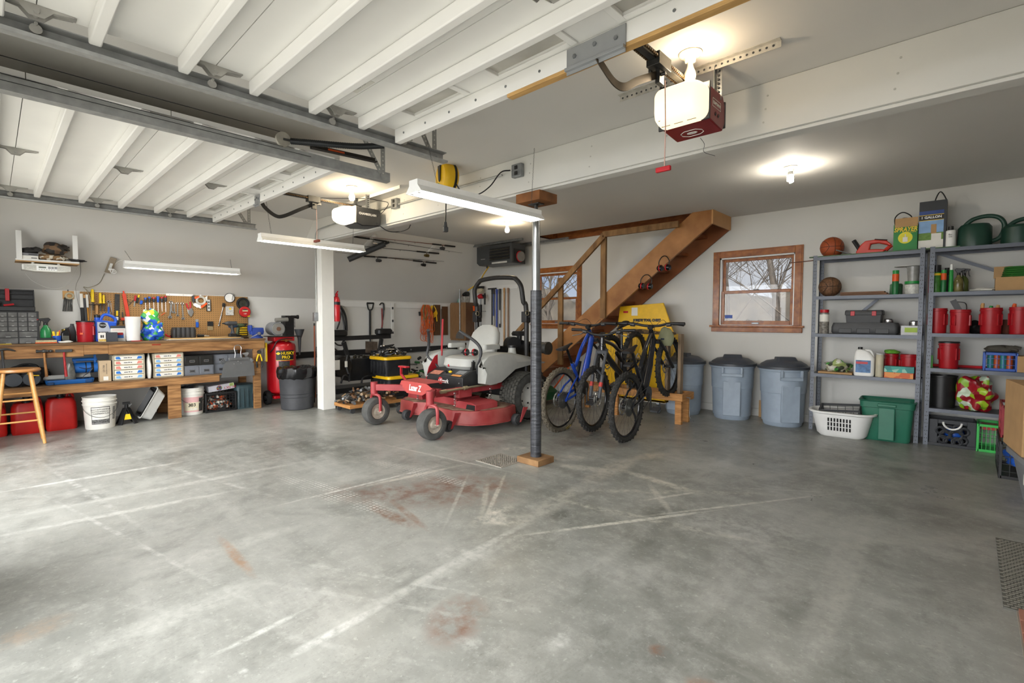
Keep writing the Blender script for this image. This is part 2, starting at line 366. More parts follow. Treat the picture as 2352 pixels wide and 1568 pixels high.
def wall_with_holes(name,m,holes,x0,x1,z0,z1,y0,y1):
 """wall slab in the XZ plane with rectangular openings (x0,x1,z0,z1)"""
 b=MB();xs=sorted({x0,x1,*[h[0]for h in holes],*[h[1]for h in holes]});zs=sorted({z0,z1,*[h[2]for h in holes],*[h[3]for h in holes]})
 for i in range(len(xs)-1):
  for j in range(len(zs)-1):
   cx,cz=(xs[i]+xs[i+1])/2,(zs[j]+zs[j+1])/2
   if any(h[0]<cx<h[1]and h[2]<cz<h[3]for h in holes):continue
   b.box(xs[i],xs[i+1],y0,y1,zs[j],zs[j+1])
 return struct(name,b,m)
WIN=[(-2.57,-1.64,1.20,2.13),(-5.92,-4.99,1.20,2.13)]
wall_with_holes('wall_back',WALLM,WIN,XL-0.14,XR+0.14,0,3.3,YB,YB+0.14)
DW=[(-6.55,-3.58,0,2.25),(-2.72,0.30,0,2.25)]
wall_with_holes('wall_front',WALLM,DW,XL-0.14,XR+0.14,0,2.8,YF-0.14,YF)
struct('wall_left',MB().box(XL-0.14,XL,YF,YB,0,ZK),WALLM)
struct('wall_right',MB().box(XR,XR+0.14,YF,YB,0,2.8),WALLM)
struct('wall_left_slope',MB().loft([[(XL,y,ZK),(XS,y,ZC),(XS,y,ZC+0.12),(XL-0.14,y,ZK)]for y in(YF,YB)]),CEILM)
# ceiling slab with the stair opening
HX0,HX1,HY0=-5.42,-2.45,6.36
cb=MB()
for(a,b_,c,d)in((XS,XR,YF,HY0),(XS,HX0,HY0,YB),(HX1,XR,HY0,YB)):cb.box(a,b_,c,d,ZC,ZC+0.02)
struct('ceiling',cb,CEILM)
STAIN=mat('stained_wood','#8a4a1e',0.5,var=0.3,scale=4,stretch=(2,8,8),col2='#a3622d')
sb=MB();z1=3.25
sb.box(HX0-0.03,HX0,HY0,YB,ZC+0.001,z1);sb.box(HX1,HX1+0.03,HY0,YB,ZC+0.021,z1);sb.box(HX0,HX1,HY0-0.03,HY0,ZC+0.021,z1)
sb.box(HX0,HX1,YB-0.03,YB-0.001,ZC+0.001,z1);sb.box(HX0-0.03,HX1+0.03,HY0-0.03,YB,z1,z1+0.03)
struct('trim_1',sb,STAIN)
# roof void above the ceiling keeps the sky out
struct('roof',MB().box(XL-0.3,XR+0.3,YF-0.3,YB+0.3,3.32,3.4).box(XL-0.3,XL-0.16,YF-0.3,YB+0.3,1.7,3.32).box(XR+0.15,XR+0.3,YF-0.3,YB+0.3,2.6,3.32).box(XL,XR,YF-0.3,YF-0.16,2.6,3.32),mat('roof_board','#6b5a48',0.9))
# boxed beam with a stepped soffit
bm_=MB().box(XS-0.32,XR,3.19,3.33,2.385,ZC-0.001).box(XS-0.36,XR,3.21,3.31,2.365,2.385)
for k in range(40):
 x=-6.3+k*0.2+(0.04 if k%3 else 0);z=2.43+0.085*(k*7%3)
struct('trim_2',bm_,mat('beam_paint','#d3d2cc',0.6,var=0.04,scale=2),bev=0.003)
# screws sunk in the beam face
sc=MB()
for k in range(10):
 for j in range(3):
  sc.cyl((-5.9+0.62*k+0.01*j,3.1895,2.45+0.075*j),(-5.9+0.62*k+0.01*j,3.188,2.45+0.075*j),0.006,n=8)
struct('trim_3',sc,mat('filler','#b5b4ad',0.6))
# baseboard along the back wall, ledger board on the left wall
struct('baseboard_back',MB().box(XL,XR,YB-0.02,YB,0,0.10),WALLM,bev=0.003)
struct('trim_4',MB().box(XL,XL+0.02,3.95,6.6,1.50,1.595),WHITE_PAINT,bev=0.002)
# -- windows
TRIMW=mat('window_oak','#8c4d22',0.4,var=0.25,scale=5,stretch=(3,3,3),col2='#a8672f',coat=0.2)
def glass_mat():
 m=bpy.data.materials.new('window_glass');m.use_nodes=True;n=m.node_tree;n.nodes.clear()
 o=n.nodes.new('ShaderNodeOutputMaterial');tr=n.nodes.new('ShaderNodeBsdfTransparent');gl=n.nodes.new('ShaderNodeBsdfGlossy');gl.inputs['Roughness'].default_value=0.02
 tr.inputs[0].default_value=(0.96,0.97,0.97,1);mx=n.nodes.new('ShaderNodeMixShader');mx.inputs[0].default_value=0.02
 df=n.nodes.new('ShaderNodeBsdfDiffuse');nz=n.nodes.new('ShaderNodeTexNoise');nz.inputs['Scale'].default_value=3;nz.inputs['Detail'].default_value=5
 t=n.nodes.new('ShaderNodeTexCoord');n.links.new(t.outputs['Object'],nz.inputs['Vector']);mr_=n.nodes.new('ShaderNodeMapRange');mr_.inputs['From Min'].default_value=0.5;mr_.inputs['From Max'].default_value=0.8;mr_.inputs['To Max'].default_value=0.12
 n.links.new(nz.outputs['Fac'],mr_.inputs['Value']);m2=n.nodes.new('ShaderNodeMixShader')
 n.links.new(tr.outputs[0],mx.inputs[1]);n.links.new(gl.outputs[0],mx.inputs[2]);n.links.new(mr_.outputs[0],m2.inputs[0]);n.links.new(mx.outputs[0],m2.inputs[1]);n.links.new(df.outputs[0],m2.inputs[2]);n.links.new(m2.outputs[0],o.inputs[0])
 return m
GLASS=glass_mat()
for wi,(x0,x1,z0,z1)in enumerate(WIN):
 w=bpy.data.objects.new('window_%d'%(wi+1),None);COL.objects.link(w);w.location=((x0+x1)/2,YB,z0);w['kind']='structure'
 hw=(x1-x0)/2;hh=z1-z0;b=MB()
 for k,(e,d,t_)in enumerate(((0.09,0.018,0.0),(0.075,0.026,0.02),(0.03,0.020,0.055))):
  b.box(-hw-e,-hw-t_*0,-d,0,0,hh+e).box(hw,hw+e,-d,0,0,hh+e).box(-hw,hw,-d,0,hh,hh+e)
 b.build('casing',w,TRIMW,bev=0.003)
 MB().box(-hw-0.12,hw+0.12,-0.055,0,-0.02,0.005).box(-hw-0.1,hw+0.1,-0.03,0,-0.085,-0.02).build('sill',w,TRIMW,bev=0.005)
 MB().box(-hw,-hw+0.018,0,0.10,0,hh).box(hw-0.018,hw,0,0.10,0,hh).box(-hw,hw,0,0.10,hh-0.018,hh).box(-hw,hw,0,0.12,-0.001,0.012).build('jamb_liner',w,WHITE)
 def sash(nm,za,zb,ya,bot):
  b=MB();f=0.036;a=hw-0.019
  b.box(-a,-a+f,ya,ya+0.03,za,zb).box(a-f,a,ya,ya+0.03,za,zb).box(-a+f,a-f,ya,ya+0.03,za,za+bot).box(-a+f,a-f,ya,ya+0.03,zb-f,zb)
  s_=b.build(nm,w,TRIMW,bev=0.003)
  MB().box(-a+f,a-f,ya+0.013,ya+0.017,za+bot,zb-f).build('pane',s_,GLASS)
  return s_
 lo=sash('lower_sash',0.012,hh*0.51,0.02,0.055);up=sash('upper_sash',hh*0.51-0.03,hh-0.018,0.055,0.036)
 MB().box(-0.03,0.03,0.012,0.05,hh*0.51,hh*0.51+0.012).build('sash_lock',lo,DSTEEL)
 MB().box(-0.045,0.045,0.014,0.022,0.022,0.045).build('sash_lift',lo,STEEL,bev=0.003)
 if wi==0:MB().box(-0.40,-0.30,0.0325,0.0332,0.10,0.145).use(mat('decal_blue','#3b58a8',0.5)).build('sticker',lo)
# -- outdoors
struct('ground',MB().add([(-60,YB+0.3,-0.3),(50,YB+0.3,-0.3),(50,90,1.0),(-60,90,1.0)],[(0,1,2,3)]),BRICKOUT)
struct('driveway',MB().box(-14,9,-22,YF-0.14,-0.14,-0.02),mat('driveway_gravel','#c4bfb2',0.9,var=0.2,scale=4))
BARK=mat('tree_bark','#3b342d',0.95,var=0.25,scale=8,col2='#544a40')
def tree(x,y,h,r0,seed,label,lean=0):
 rnd=random.Random(seed);t=thing('bare_tree',label,'tree',(x,y,-0.2),group='bare trees outside the windows')
 tb=MB();bb=MB()
 def grow(b,p,d,L,r,lev):
  n=5 if lev<2 else 3;pts=[p.copy()];rs=[r];q=p.copy();dd=d.copy()
  for i in range(n):
   dd=(dd+Vector((rnd.uniform(-1,1),rnd.uniform(-1,1),rnd.uniform(-0.3,0.5)))*0.16).normalized();q=q+dd*(L/n);pts.append(q.copy());rs.append(r*(1-0.6*(i+1)/n))
  b.tube(pts,rs,7 if lev<1 else 4 if lev<3 else 3)
  if lev>=5:return
  for k in range((7,5,5,4,3)[lev]):
   i=rnd.randint(1,n);a=rnd.uniform(0,2*PI);s_=Vector((math.cos(a),math.sin(a),rnd.uniform(0.1,0.9)))
   grow(bb,pts[i],(dd*0.40+s_*0.9).normalized(),L*rnd.uniform(0.5,0.72),min(rs[i]*0.55,r*0.42)+0.0022,lev+1)
 grow(tb,Vector((0,0,0)),Vector((lean,0,1)).normalized(),h*0.62,r0,0)
 tb.build('trunk',t,BARK);bb.build('branches',t,BARK);return t
tree(-3.35,13.0,8.0,0.085,3,'bare tree with forking trunk behind the right window')
tree(-5.6,16.0,9.0,0.07,11,'slim bare tree farther back, seen left in the right window')
tree(-1.3,17.5,9.5,0.09,23,'bare tree seen at the right edge of the right window')
tree(-11.2,14.5,8.0,0.075,31,'bare tree behind the left window')
tree(-13.0,19.0,10.0,0.08,47,'bare tree far behind the left window')
tree(-4.3,11.0,7.0,0.07,71,'slender bare tree spreading low branches left in the right window')
tree(-2.2,11.8,7.0,0.06,83,'thin bare tree right of the forked trunk, seen in the right window')
tree(-9.4,11.5,7.0,0.06,97,'thin bare tree close behind the left window')
tree(-9.6,21.0,10.0,0.08,59,'bare tree deep in the yard between the two windows')
hb=MB();rnd=random.Random(5);pts=[]
for k in range(91):
 x=-45+k*0.9;pts.append((x,4.2+0.9*math.sin(k*0.31)+rnd.uniform(-0.4,0.4)))
hb.prism([(-45,-0.3)]+[(36,-0.3)]+list(reversed(pts)),46,48)
tag(one('tree_line','pale brown winter tree line on the horizon','trees',hb,mat('winter_woods','#2f2a24',1.0,var=0.35,scale=0.8,col2='#4a4238')),'pale brown winter tree line on the horizon','trees',kind='stuff')
# ==== posts
PP=mat('post_paint','#dcdbd5',0.55,var=0.04,scale=4)
t=thing('wooden_post','white painted square wooden post between trash can and mower bay','post',(-6.68,3.25,0))
MB().box(-0.09,0.09,-0.09,0.09,0,2.36).build('post',t,PP,bev=0.004)
MB().box(-0.095,0.095,-0.095,0.095,2.36,2.364).build('top_plate',t,PP)
t=thing('conduit','grey metal conduit running down the white post from the beam','conduit',(0,0,0))
MB().tube([(-6.73,3.145,1.36)]+[(-6.73,3.145,2.36)]+arc((-6.61,3.145,2.40),0.12,180,95,6)+[(-5.6,3.17,2.565),(-3.1,3.17,2.565)],0.0095,8).build('pipe',t,mat('conduit_paint','#a9aaa6',0.4,0.4))
for(u,v)in((1186,391),(905,467)):
 q=ony(u,v,3.15);ob=thing('outlet_box','grey steel outlet box on the beam %s'%('near its middle, feeding the yellow reel' if u>1000 else 'beside the black opener'),'outlet',(q.x,3.19,q.z),group='metal outlet boxes')
 MB().box(-0.055,0.055,-0.045,0,-0.055,0.055).build('box',ob,STEEL,bev=0.004)
 MB().box(-0.017,0.017,-0.05,-0.045,0.008,0.04).box(-0.017,0.017,-0.05,-0.045,-0.04,-0.008).build('socket',ob,BLACK,bev=0.002)
ob=thing('outlet_box','grey metal outlet box halfway up the white post','outlet',(-6.74,3.158,1.31),group='metal outlet boxes')
MB().box(-0.035,0.035,-0.05,0,-0.06,0.06).build('box',ob,STEEL,bev=0.004);MB().box(-0.04,-0.036,-0.045,-0.005,-0.05,0.05).build('socket',ob,mat('ivory','#a8a498',0.5),bev=0.001)
t=thing('steel_pole','round steel support pole wrapped in black plastic, wood block under and over it','pole',(-2.80,3.30,0))
WRAP=mat('black_wrap','#2c2d30',0.28,var=0.35,scale=9,stretch=(1,1,9),col2='#46484d',bump=0.25)
BLK=mat('block_wood','#6f4f30',0.75,var=0.25,scale=6,col2='#94714a')
MB().box(-0.13,0.12,-0.11,0.11,0,0.055).build('base_block',t,BLK,bev=0.004)
MB().cyl((0,0,0.055),(0,0,0.075),0.05,n=20).cyl((0,0,0.06),(-0.005,0,1.53),0.048,0.050,24).build('plastic_wrap',t,WRAP)
MB().cyl((-0.005,0,1.5),(-0.01,0,2.14),0.036,n=24).build('steel_tube',t,mat('pole_steel','#8b8d8d',0.28,0.75,var=0.12,scale=4))
MB().cyl((-0.01,0,2.1),(-0.01,0,2.28),0.016,n=14).box(-0.07,0.05,-0.04,0.04,2.277,2.285).build('jack_screw',t,DSTEEL)
MB().box(-0.14,0.13,-0.12,0.12,2.285,2.365).build('top_block',t,mat('top_block_wood','#7d4e26',0.7,var=0.3,scale=7),bev=0.004)
# floor drain
DR=mat('drain_iron','#9c968c',0.6,0.3,var=0.15)
t=thing('floor_drain','square perforated floor drain grate beside the pole foot','drain',(-3.06,3.12,0),rz=0)
b=MB();n_=12;s_=0.30;c_=s_/n_
b.box(-.16,.16,-.16,-.15,0,0.006).box(-.16,.16,.15,.16,0,0.006).box(-.16,-.15,-.15,.15,0,0.006).box(.15,.16,-.15,.15,0,0.006)
for i in range(n_+1):
 b.box(-.15,.15,-0.15+i*c_-0.0055,-0.15+i*c_+0.0055,0.0,0.005).box(-0.15+i*c_-0.0055,-0.15+i*c_+0.0055,-.15,.15,0.0,0.005)
b.build('grate',t,DR);MB().box(-.149,.149,-.149,.149,0.0003,0.0012).build('pit',t,BLACK)
# ==== overhead doors
def door_track(x,label,inner,yend=2.25):
 """channel running along Y, open towards the door side (inner=+1: door lies on +X)"""
 t=thing('door_track',label,'track',(x,0,2.395),group='overhead garage door tracks')
 w=0.055*inner
 pr=[(0,0),(w,-0.004),(w+.006*inner,0.010),(w-.003*inner,0.010),(w-.004*inner,0.003),(.003*inner,0.006),(.003*inner,0.062),(w-.01*inner,0.066),(w-.01*inner,0.070),(0,0.070)]
 MB().loft([[(p[0],YF+0.03,p[1])for p in pr],[(p[0],yend,p[1])for p in pr]]).build('rail',t,TRACK)
 def strap(a,b_,side):
  m_=MB();m_.use(TRACK);m_.beam(a,b_,0.038,0.003,up=(1,0,0));d=Vector(b_)-Vector(a);n2=int(d.length/0.03)
  m_.use(mat('hole_light','#c7c7c2',0.8))
  for k in range(1,n2):
   p=Vector(a)+d*(k/n2);m_.cyl(p+Vector((-0.0022,0,0)),p+Vector((0.0022,0,0)),0.0065,n=8)
  return m_.build('hanger_strap',t)
 xo=-0.006*inner
 strap((xo,yend-0.07,0.02),(xo,yend-0.07,ZC-2.395),0);strap((xo-0.006*inner,yend-0.09,0.05),(xo-0.006*inner,yend-0.24,ZC-2.395),0)
 MB().box(xo-0.02,xo+0.02,yend-0.26,yend-0.04,ZC-2.395-0.004,ZC-2.395).build('ceiling_angle',t,TRACK)
 for yy in(yend-0.06,0.5,1.2):MB().cyl((0.003*inner,yy,0.035),(0.008*inner,yy,0.035),0.007,n=6).build('bolt',t,STEEL)
 return t
door_track(-6.62,'steel door track nearest the sloped wall',1,2.32)
door_track(-3.50,'steel door track on the near side of the far garage door',-1,2.27)
door_track(-2.82,'steel door track on the left side of the near garage door',1,2.27)
door_track(0.42,'steel door track on the right side of the near garage door',-1,2.27)
DWOOD=mat('door_edge_wood','#c39a5f',0.6,var=0.2,scale=5,stretch=(1,6,6))
ZP=2.498
def garage_door(x0,x1,label,bare,cx):
 t=thing('garage_door',label,'garage door',((x0+x1)/2,0,0),group='open overhead garage doors')
 ox=(x0+x1)/2;a,b_=x0-ox,x1-ox
 seams=[-0.10,0.16,0.785,1.41,1.87]
 for i in range(4):
  y0,y1=seams[i],seams[i+1];s_=MB();top=ZP+0.03
  if i<3:s_.box(a,b_,y0+0.002,y1-0.002,ZP,top)
  else:
   wy0,wy1=1.62,1.78;nw=4;ww=0.43;gap=(b_-a-nw*ww)/(nw+1);xs=[a+gap+k*(ww+gap)for k in range(nw)]
   s_.box(a,b_,y0+0.002,wy0,ZP,top).box(a,b_,wy1,y1-0.002,ZP,top);e=a
   for xx in xs:s_.box(e,xx,wy0,wy1,ZP,top);e=xx+ww
   s_.box(e,b_,wy0,wy1,ZP,top)
  so=s_.build('door_section',t,DOOR_WHITE)
  if i==3:
   for xx in xs:
    f=MB()
    f.box(xx-0.035,xx,wy0-0.03,wy1+0.03,ZP-0.008,ZP).box(xx+ww,xx+ww+0.035,wy0-0.03,wy1+0.03,ZP-0.008,ZP).box(xx,xx+ww,wy0-0.03,wy0,ZP-0.008,ZP).box(xx,xx+ww,wy1,wy1+0.03,ZP-0.008,ZP)
    f.build('window_frame',so,DOOR_WHITE,bev=0.002)
    MB().box(xx,xx+ww,wy0,wy1,ZP+0.01,ZP+0.014).build('window_pane',so,mat('door_pane','#b2afa6',0.15,var=0.15,scale=5))
 for y in(0.05,0.34,0.66,0.97,1.28,1.585):
  MB().box(a,b_,y-0.022,y+0.022,ZP-0.068,ZP-0.001).build('stiffener_rib',t,DOOR_WHITE,bev=0.006)
 MB().box(a,b_,1.825,1.868,ZP-0.085,ZP-0.001).build('top_rail',t,DOOR_WHITE,bev=0.003)
 if bare:MB().box(-0.55,b_,1.824,1.866,ZP-0.103,ZP-0.086).build('wood_edge',t,DWOOD,bev=0.002)
 HM=mat('hinge_steel','#a9a7a1',0.5,0.2,var=0.15)
 for y in(0.16,0.785,1.41):
  for x in(a+0.03,(a+b_)/2,b_-0.03):
   h_=MB();h_.prism([(y-0.115,ZP-0.001),(y-0.11,ZP-0.006),(y-0.05,ZP-0.014),(y-0.022,ZP-0.045),(y+0.022,ZP-0.045),(y+0.05,ZP-0.014),(y+0.11,ZP-0.006),(y+0.115,ZP-0.001)],x-0.022,x-0.018,'x')
   h_.prism([(y-0.115,ZP-0.001),(y-0.11,ZP-0.006),(y-0.05,ZP-0.014),(y-0.022,ZP-0.045),(y+0.022,ZP-0.045),(y+0.05,ZP-0.014),(y+0.11,ZP-0.006),(y+0.115,ZP-0.001)],x+0.018,x+0.022,'x')
   h_.box(x-0.02,x+0.02,y-0.12,y+0.12,ZP-0.004,ZP-0.0005).cyl((x-0.03,y,ZP-0.028),(x+0.03,y,ZP-0.028),0.009,n=10)
   if abs(x)>(b_-a)/2-0.1:h_.cyl((x+math.copysign(0.03,x),y,ZP-0.05),(x+math.copysign(0.075,x),y,ZP-0.05),0.006,n=8).cyl((x+math.copysign(0.045,x),y,ZP-0.066),(x+math.copysign(0.058,x),y,ZP-0.066),0.02,n=14)
   h_.build('hinge',t,HM)
 for sx in(a+0.06,b_-0.06):
  h_=MB().box(sx-0.03,sx+0.03,1.869,1.876,ZP-0.08,ZP-0.005).cyl((sx,1.90,ZP-0.055),(sx+math.copysign(0.09,sx),1.90,ZP-0.055),0.007,n=8).cyl((sx+math.copysign(0.06,sx),1.90,ZP-0.055),(sx+math.copysign(0.085,sx),1.90,ZP-0.055),0.021,n=14).box(sx-0.02,sx+0.02,1.872,1.905,ZP-0.07,ZP-0.035)
  h_.build('top_roller_bracket',t,HM)
# bracket that carries the opener arm
 lx=cx-ox;w_=0.15 if bare else 0.06
 MB().box(lx-w_,lx+w_,1.817,1.823,ZP-0.10,ZP-0.01).box(lx-w_,lx+w_,1.80,1.818,ZP-0.112,ZP-0.098).box(lx-w_,lx+w_,1.817,1.823,ZP-0.125,ZP-0.105).build('opener_bracket',t,mat('bracket_zinc','#a3a5a6',0.4,0.5,var=0.1,scale=8),bev=0.001)
 bo=MB()
 for dx in(-w_*0.7,0,w_*0.7):bo.cyl((lx+dx,1.811,ZP-0.04-0.02*abs(dx)/w_),(lx+dx,1.817,ZP-0.04-0.02*abs(dx)/w_),0.010,n=6)
 for k in range(14):bo.cyl((a+0.1+k*(b_-a-0.2)/13,1.822,ZP-0.045),(a+0.1+k*(b_-a-0.2)/13,1.8255,ZP-0.045),0.007,n=8)
 bo.build('bolts',t,STEEL)
 return t
d1=garage_door(-6.555,-3.565,'far white sectional garage door standing open overhead, by the sloped wall',False,-5.13)
d2=garage_door(-2.755,0.355,'near white sectional garage door standing open overhead',True,-1.22)
txt('||||| | |||',0.03,BLACK,d2,(-1.18,1.36,ZP-0.0015),rot=(180,0,0),name='warning_label_print')
MB().box(-1.27,-1.09,1.33,1.40,ZP-0.001,ZP-0.0003).build('warning_label',d2,PAPER)
# extension spring, pulley and cable between the doors
q=Vector((-3.33,1.55,2.44))
t=thing('extension_spring','long black door spring with pulley hanging between the two door tracks','spring',(0,0,0))
PU=onz(650,320,2.485);cur=curve([onz(668,324,2.485),onz(740,330,2.48),onz(820,336,2.485),onz(882,334,2.50)],16)
SPR=mat('spring_black','#26282a',0.4,0.4,var=0.1)
MB().tube(cur,0.020,12).build('spring_core',t,SPR)
b=MB()
for k in range(0,len(cur)-1):b.tube([cur[k]+(cur[k+1]-cur[k])*0.1,cur[k]+(cur[k+1]-cur[k])*0.6],0.0215,12)
b.build('coils',t,SPR)
MB().tube([cur[-1],onz(893,338,2.50),(-2.83,2.2,2.47)],0.003,6).build('end_hook',t,DSTEEL)
MB().lathe([(0.012,-0.009),(0.035,-0.010),(0.048,-0.012),(0.041,-0.004),(0.041,0.004),(0.048,0.012),(0.035,0.010),(0.012,0.009)],24,PU,'x').build('pulley',t,mat('pulley_zinc','#a7a399',0.45,0.5,var=0.2))
MB().beam(PU,cur[1],0.024,0.014).build('yoke',t,DSTEEL)
MB().tube([PU+Vector((0,0,0.047)),(-3.46,0.6,2.54),(-3.45,YF,2.54)],0.0022,5).tube([PU+Vector((0,0,-0.047)),(-3.46,0.6,2.45),(-3.45,YF,2.46)],0.0022,5).tube([(-3.47,1.6,2.43),(-3.47,0.6,2.43),(-3.47,YF,2.43)],0.002,5).build('cable',t,BLACK)
t=thing('steel_angle_strut','black steel angle strut with orange print above the door track','strut',(0,0,0))
MB().beam((-3.42,1.58,2.475),(-3.36,2.06,2.475),0.045,0.004).beam((-3.44,1.58,2.492),(-3.38,2.06,2.492),0.004,0.036).build('angle',t,mat('strut_black','#2a2622',0.6,0.3,var=0.3))
MB().beam((-3.413,1.70,2.492),(-3.40,1.82,2.492),0.001,0.016).build('print',t,ORANGE)
# ==== openers
def hang(t,x,y0,z0,y1,z1,top=ZC):
 b=MB().use(STEEL).beam((x,y0,z0),(x,y1,z1),0.003,0.034,up=(0,1,0));b.beam((x+0.015,y0+0.017,z0),(x+0.015,y1+0.017,z1),0.03,0.003,up=(0,1,0));b.use(DKGREY)
 for k in range(1,8):
  f=k/8;b.cyl((x-0.003+0.017,y0+(y1-y0)*f-0.0,z0+(z1-z0)*f),(x-0.003+0.017,y0+(y1-y0)*f+0.0155,z0+(z1-z0)*f),0.006,n=8)
 return b.build('hanger_strap',t)
LENS=mat('opener_lens_lit','#ffedcc',0.4,var=0.01,emit=0.75*LAMP)
CHAIN=mat('drive_chain','#5d4a32',0.45,0.7,var=0.3,scale=120)
def opener(loc,label,ty):
 t=thing('garage_door_opener',label,'door opener',loc,group='garage door openers')
 MB().box(-0.016,0.016,-2.35,0.08,0.094,0.119).box(-0.024,0.024,-2.35,0.08,0.116,0.122).box(-0.03,0.03,-0.01,0.09,0.074,0.094).build('rail',t,DSTEEL)
 ch=MB()
 for sx in(-0.028,0.028):
  for k in range(64):ch.box(sx-0.005,sx+0.005,-1.12+k*0.018,-1.109+k*0.018,0.098,0.108)
  ch.tube([(sx,-2.3,0.103),(sx,0.05,0.103)],0.003,5)
 ch.build('chain',t,CHAIN)
 tr=MB().box(-0.035,0.035,ty-0.07,ty+0.06,0.068,0.13).box(-0.012,0.012,ty-0.02,ty+0.03,0.0,0.07).cyl((-0.035,ty,0.045),(0.035,ty,0.045),0.009,n=8).box(-0.045,-0.03,ty-0.03,ty+0.1,0.06,0.1);tr.build('trolley',t,DSTEEL,bev=0.002)
 return t
# craftsman: body at the near door's opener
def quadbox(b,x0,x1,prof):
 return b.prism(prof,x0,x1,'x')
MAROON=mat('maroon_plastic','#7c1b1f',0.35,var=0.1)
OC=(-1.178,2.64,2.452)
t=opener(OC,'red and dark garage door opener with large glowing lens, nearest the camera',-0.31)
prof=[(-0.02,0.075),(0.20,0.075),(0.235,0.02),(0.235,-0.09),(0.20,-0.145),(-0.02,-0.125)]
MB().prism([(y,z)for(y,z)in prof],-0.165,0.165,'x').build('housing',t,MAROON,bev=0.008)
b=MB();rings=[]
for(yy,s_,dz)in((-0.02,1.0,0),(-0.06,0.985,0.002),(-0.10,0.94,0.004),(-0.135,0.84,0.01),(-0.155,0.66,0.014)):
 rings.append([(x,yy,z)for(x,z)in ring(0,-0.03+dz,0.35*s_,0.215*s_,0.055*s_,5)])
lens=b.loft(rings).build('light_lens',t,LENS)
sl=MB()
for r_ in range(4):
 for k in range(3):
  xa=-0.13+0.09*k;sl.bx((xa+0.03,-0.068-0.018*r_,-0.1315+0.006*r_),(0.062-0.006*r_,0.0045,0.004),(-16,0,0))
sl.build('vent_slots',lens,mat('slot_tan','#8a6f45',0.7))
MB().box(-0.18,0.18,-0.028,-0.014,-0.137,0.087).build('lens_trim',t,DKGREY,bev=0.004)
MB().box(-0.168,0.168,0.226,0.243,-0.115,0.05).build('rear_trim',t,DKGREY,bev=0.004)
fr=MB()
for(y0,y1,z0,z1)in((0.045,0.165,0.012,0.015),(0.045,0.165,-0.037,-0.034),(0.045,0.048,-0.037,0.015),(0.162,0.165,-0.037,0.015)):fr.box(0.1652,0.1665,y0,y1,z0,z1)
fr.build('badge_frame',t,PAPER)
txt('CRAFTSMAN',0.026,PAPER,t,(0.1658,0.105,-0.011),rot=(90,0,90),sx=0.72,bold=0.0006)
ad=MB()
for k in(0.09,0.13):ad.cyl((0.1655,k,-0.075),(0.168,k,-0.075),0.007,n=12);ad.torus((0.166,k,-0.073),0.012,0.0012,'x',14,4,0,250)
ad.build('adjustment_dials',t,BLACK)
hexa=[(-0.075,0.085),(-0.04,0.062),(0.04,0.062),(0.075,0.085),(0.075,0.115),(0.04,0.138),(-0.04,0.138),(-0.075,0.115)]
hx=MB()
for i in range(8):
 p,q=hexa[i],hexa[(i+1)%8];f=lambda w:(w[0],w[1],-0.1345-(w[1]+0.02)*0.0909-0.002)
 hx.beam(f(p),f(q),0.003,0.003)
hx.tube([(0.035*math.cos(a),0.10+0.014*math.sin(a),-0.1345-0.0128)for a in[k*PI/8 for k in range(16)]],0.0018,4,close=True)
hx.box(-0.028,0.028,0.096,0.104,-0.1485,-0.1465);hx.build('emblem',t,PAPER)
hang(t,0.11,0.13,0.03,0.13,ZC-OC[2]-0.02);hang(t,-0.20,0.12,0.03,0.11,ZC-OC[2]-0.02)
ca=MB().use(mat('angle_painted','#b5b2aa',0.5,0.3,var=0.2,scale=30)).beam((-0.48,0.12,ZC-OC[2]-0.018),(0.44,0.12,ZC-OC[2]-0.018),0.003,0.036).beam((-0.48,0.105,ZC-OC[2]-0.002),(0.44,0.105,ZC-OC[2]-0.002),0.03,0.003)
ca.use(DKGREY)
for k in range(28):ca.cyl((-0.46+k*0.032,0.117,ZC-OC[2]-0.018),(-0.46+k*0.032,0.122,ZC-OC[2]-0.018),0.006,n=8)
ca.build('ceiling_angle',t)
def door_arm(t,pts,m_):
 c=curve(pts,6);b=MB()
 for k in range(len(c)-1):d=c[k+1]-c[k];b.beam(c[k]-d*0.15,c[k+1]+d*0.15,0.006,0.036,up=(0,-d.z,d.y))
 b.build('door_arm',t,m_)
door_arm(t,[(-0.025,-0.825,-0.055),(-0.022,-0.79,-0.08),(-0.018,-0.70,-0.12),(-0.012,-0.62,-0.115),(-0.01,-0.50,-0.045),(-0.008,-0.31,0.05)],mat('arm_bronze','#4b4236',0.45,0.6))
MB().tube([(0.012,-0.27,0.03),(0.018,-0.27,-0.2),(0.016,-0.27,-0.40)],0.0028,6).build('pull_cord',t,mat('pink_cord','#c9a396',0.8))
MB().box(-0.03,0.05,-0.28,-0.26,-0.425,-0.40).build('pull_handle',t,RED,bev=0.005)
MB().tube(curve([(0.02,0.16,-0.143),(0.04,0.17,-0.18),(0.035,0.18,-0.22),(0.09,0.20,-0.25)],6),0.0014,5).build('antenna_wire',t,BLACK)
def top_glow(t,loc,w):
 ld=bpy.data.lights.new('opener_bulb','POINT');ld.energy=w;ld.color=(1.0,0.80,0.55);ld.shadow_soft_size=0.03
 lo=bpy.data.objects.new('opener_bulb',ld);COL.objects.link(lo);lo.parent=t;lo.location=loc
top_glow(t,(0.07,-0.09,0.10),5)
SB=Matrix.Diagonal((0.80,0.95,0.87,1))
for o_ in kids(t):
 if o_.name.split('.')[0]in('housing','light_lens','lens_trim','rear_trim','badge_frame','lettering','adjustment_dials','emblem'):o_.matrix_basis=SB@o_.matrix_basis
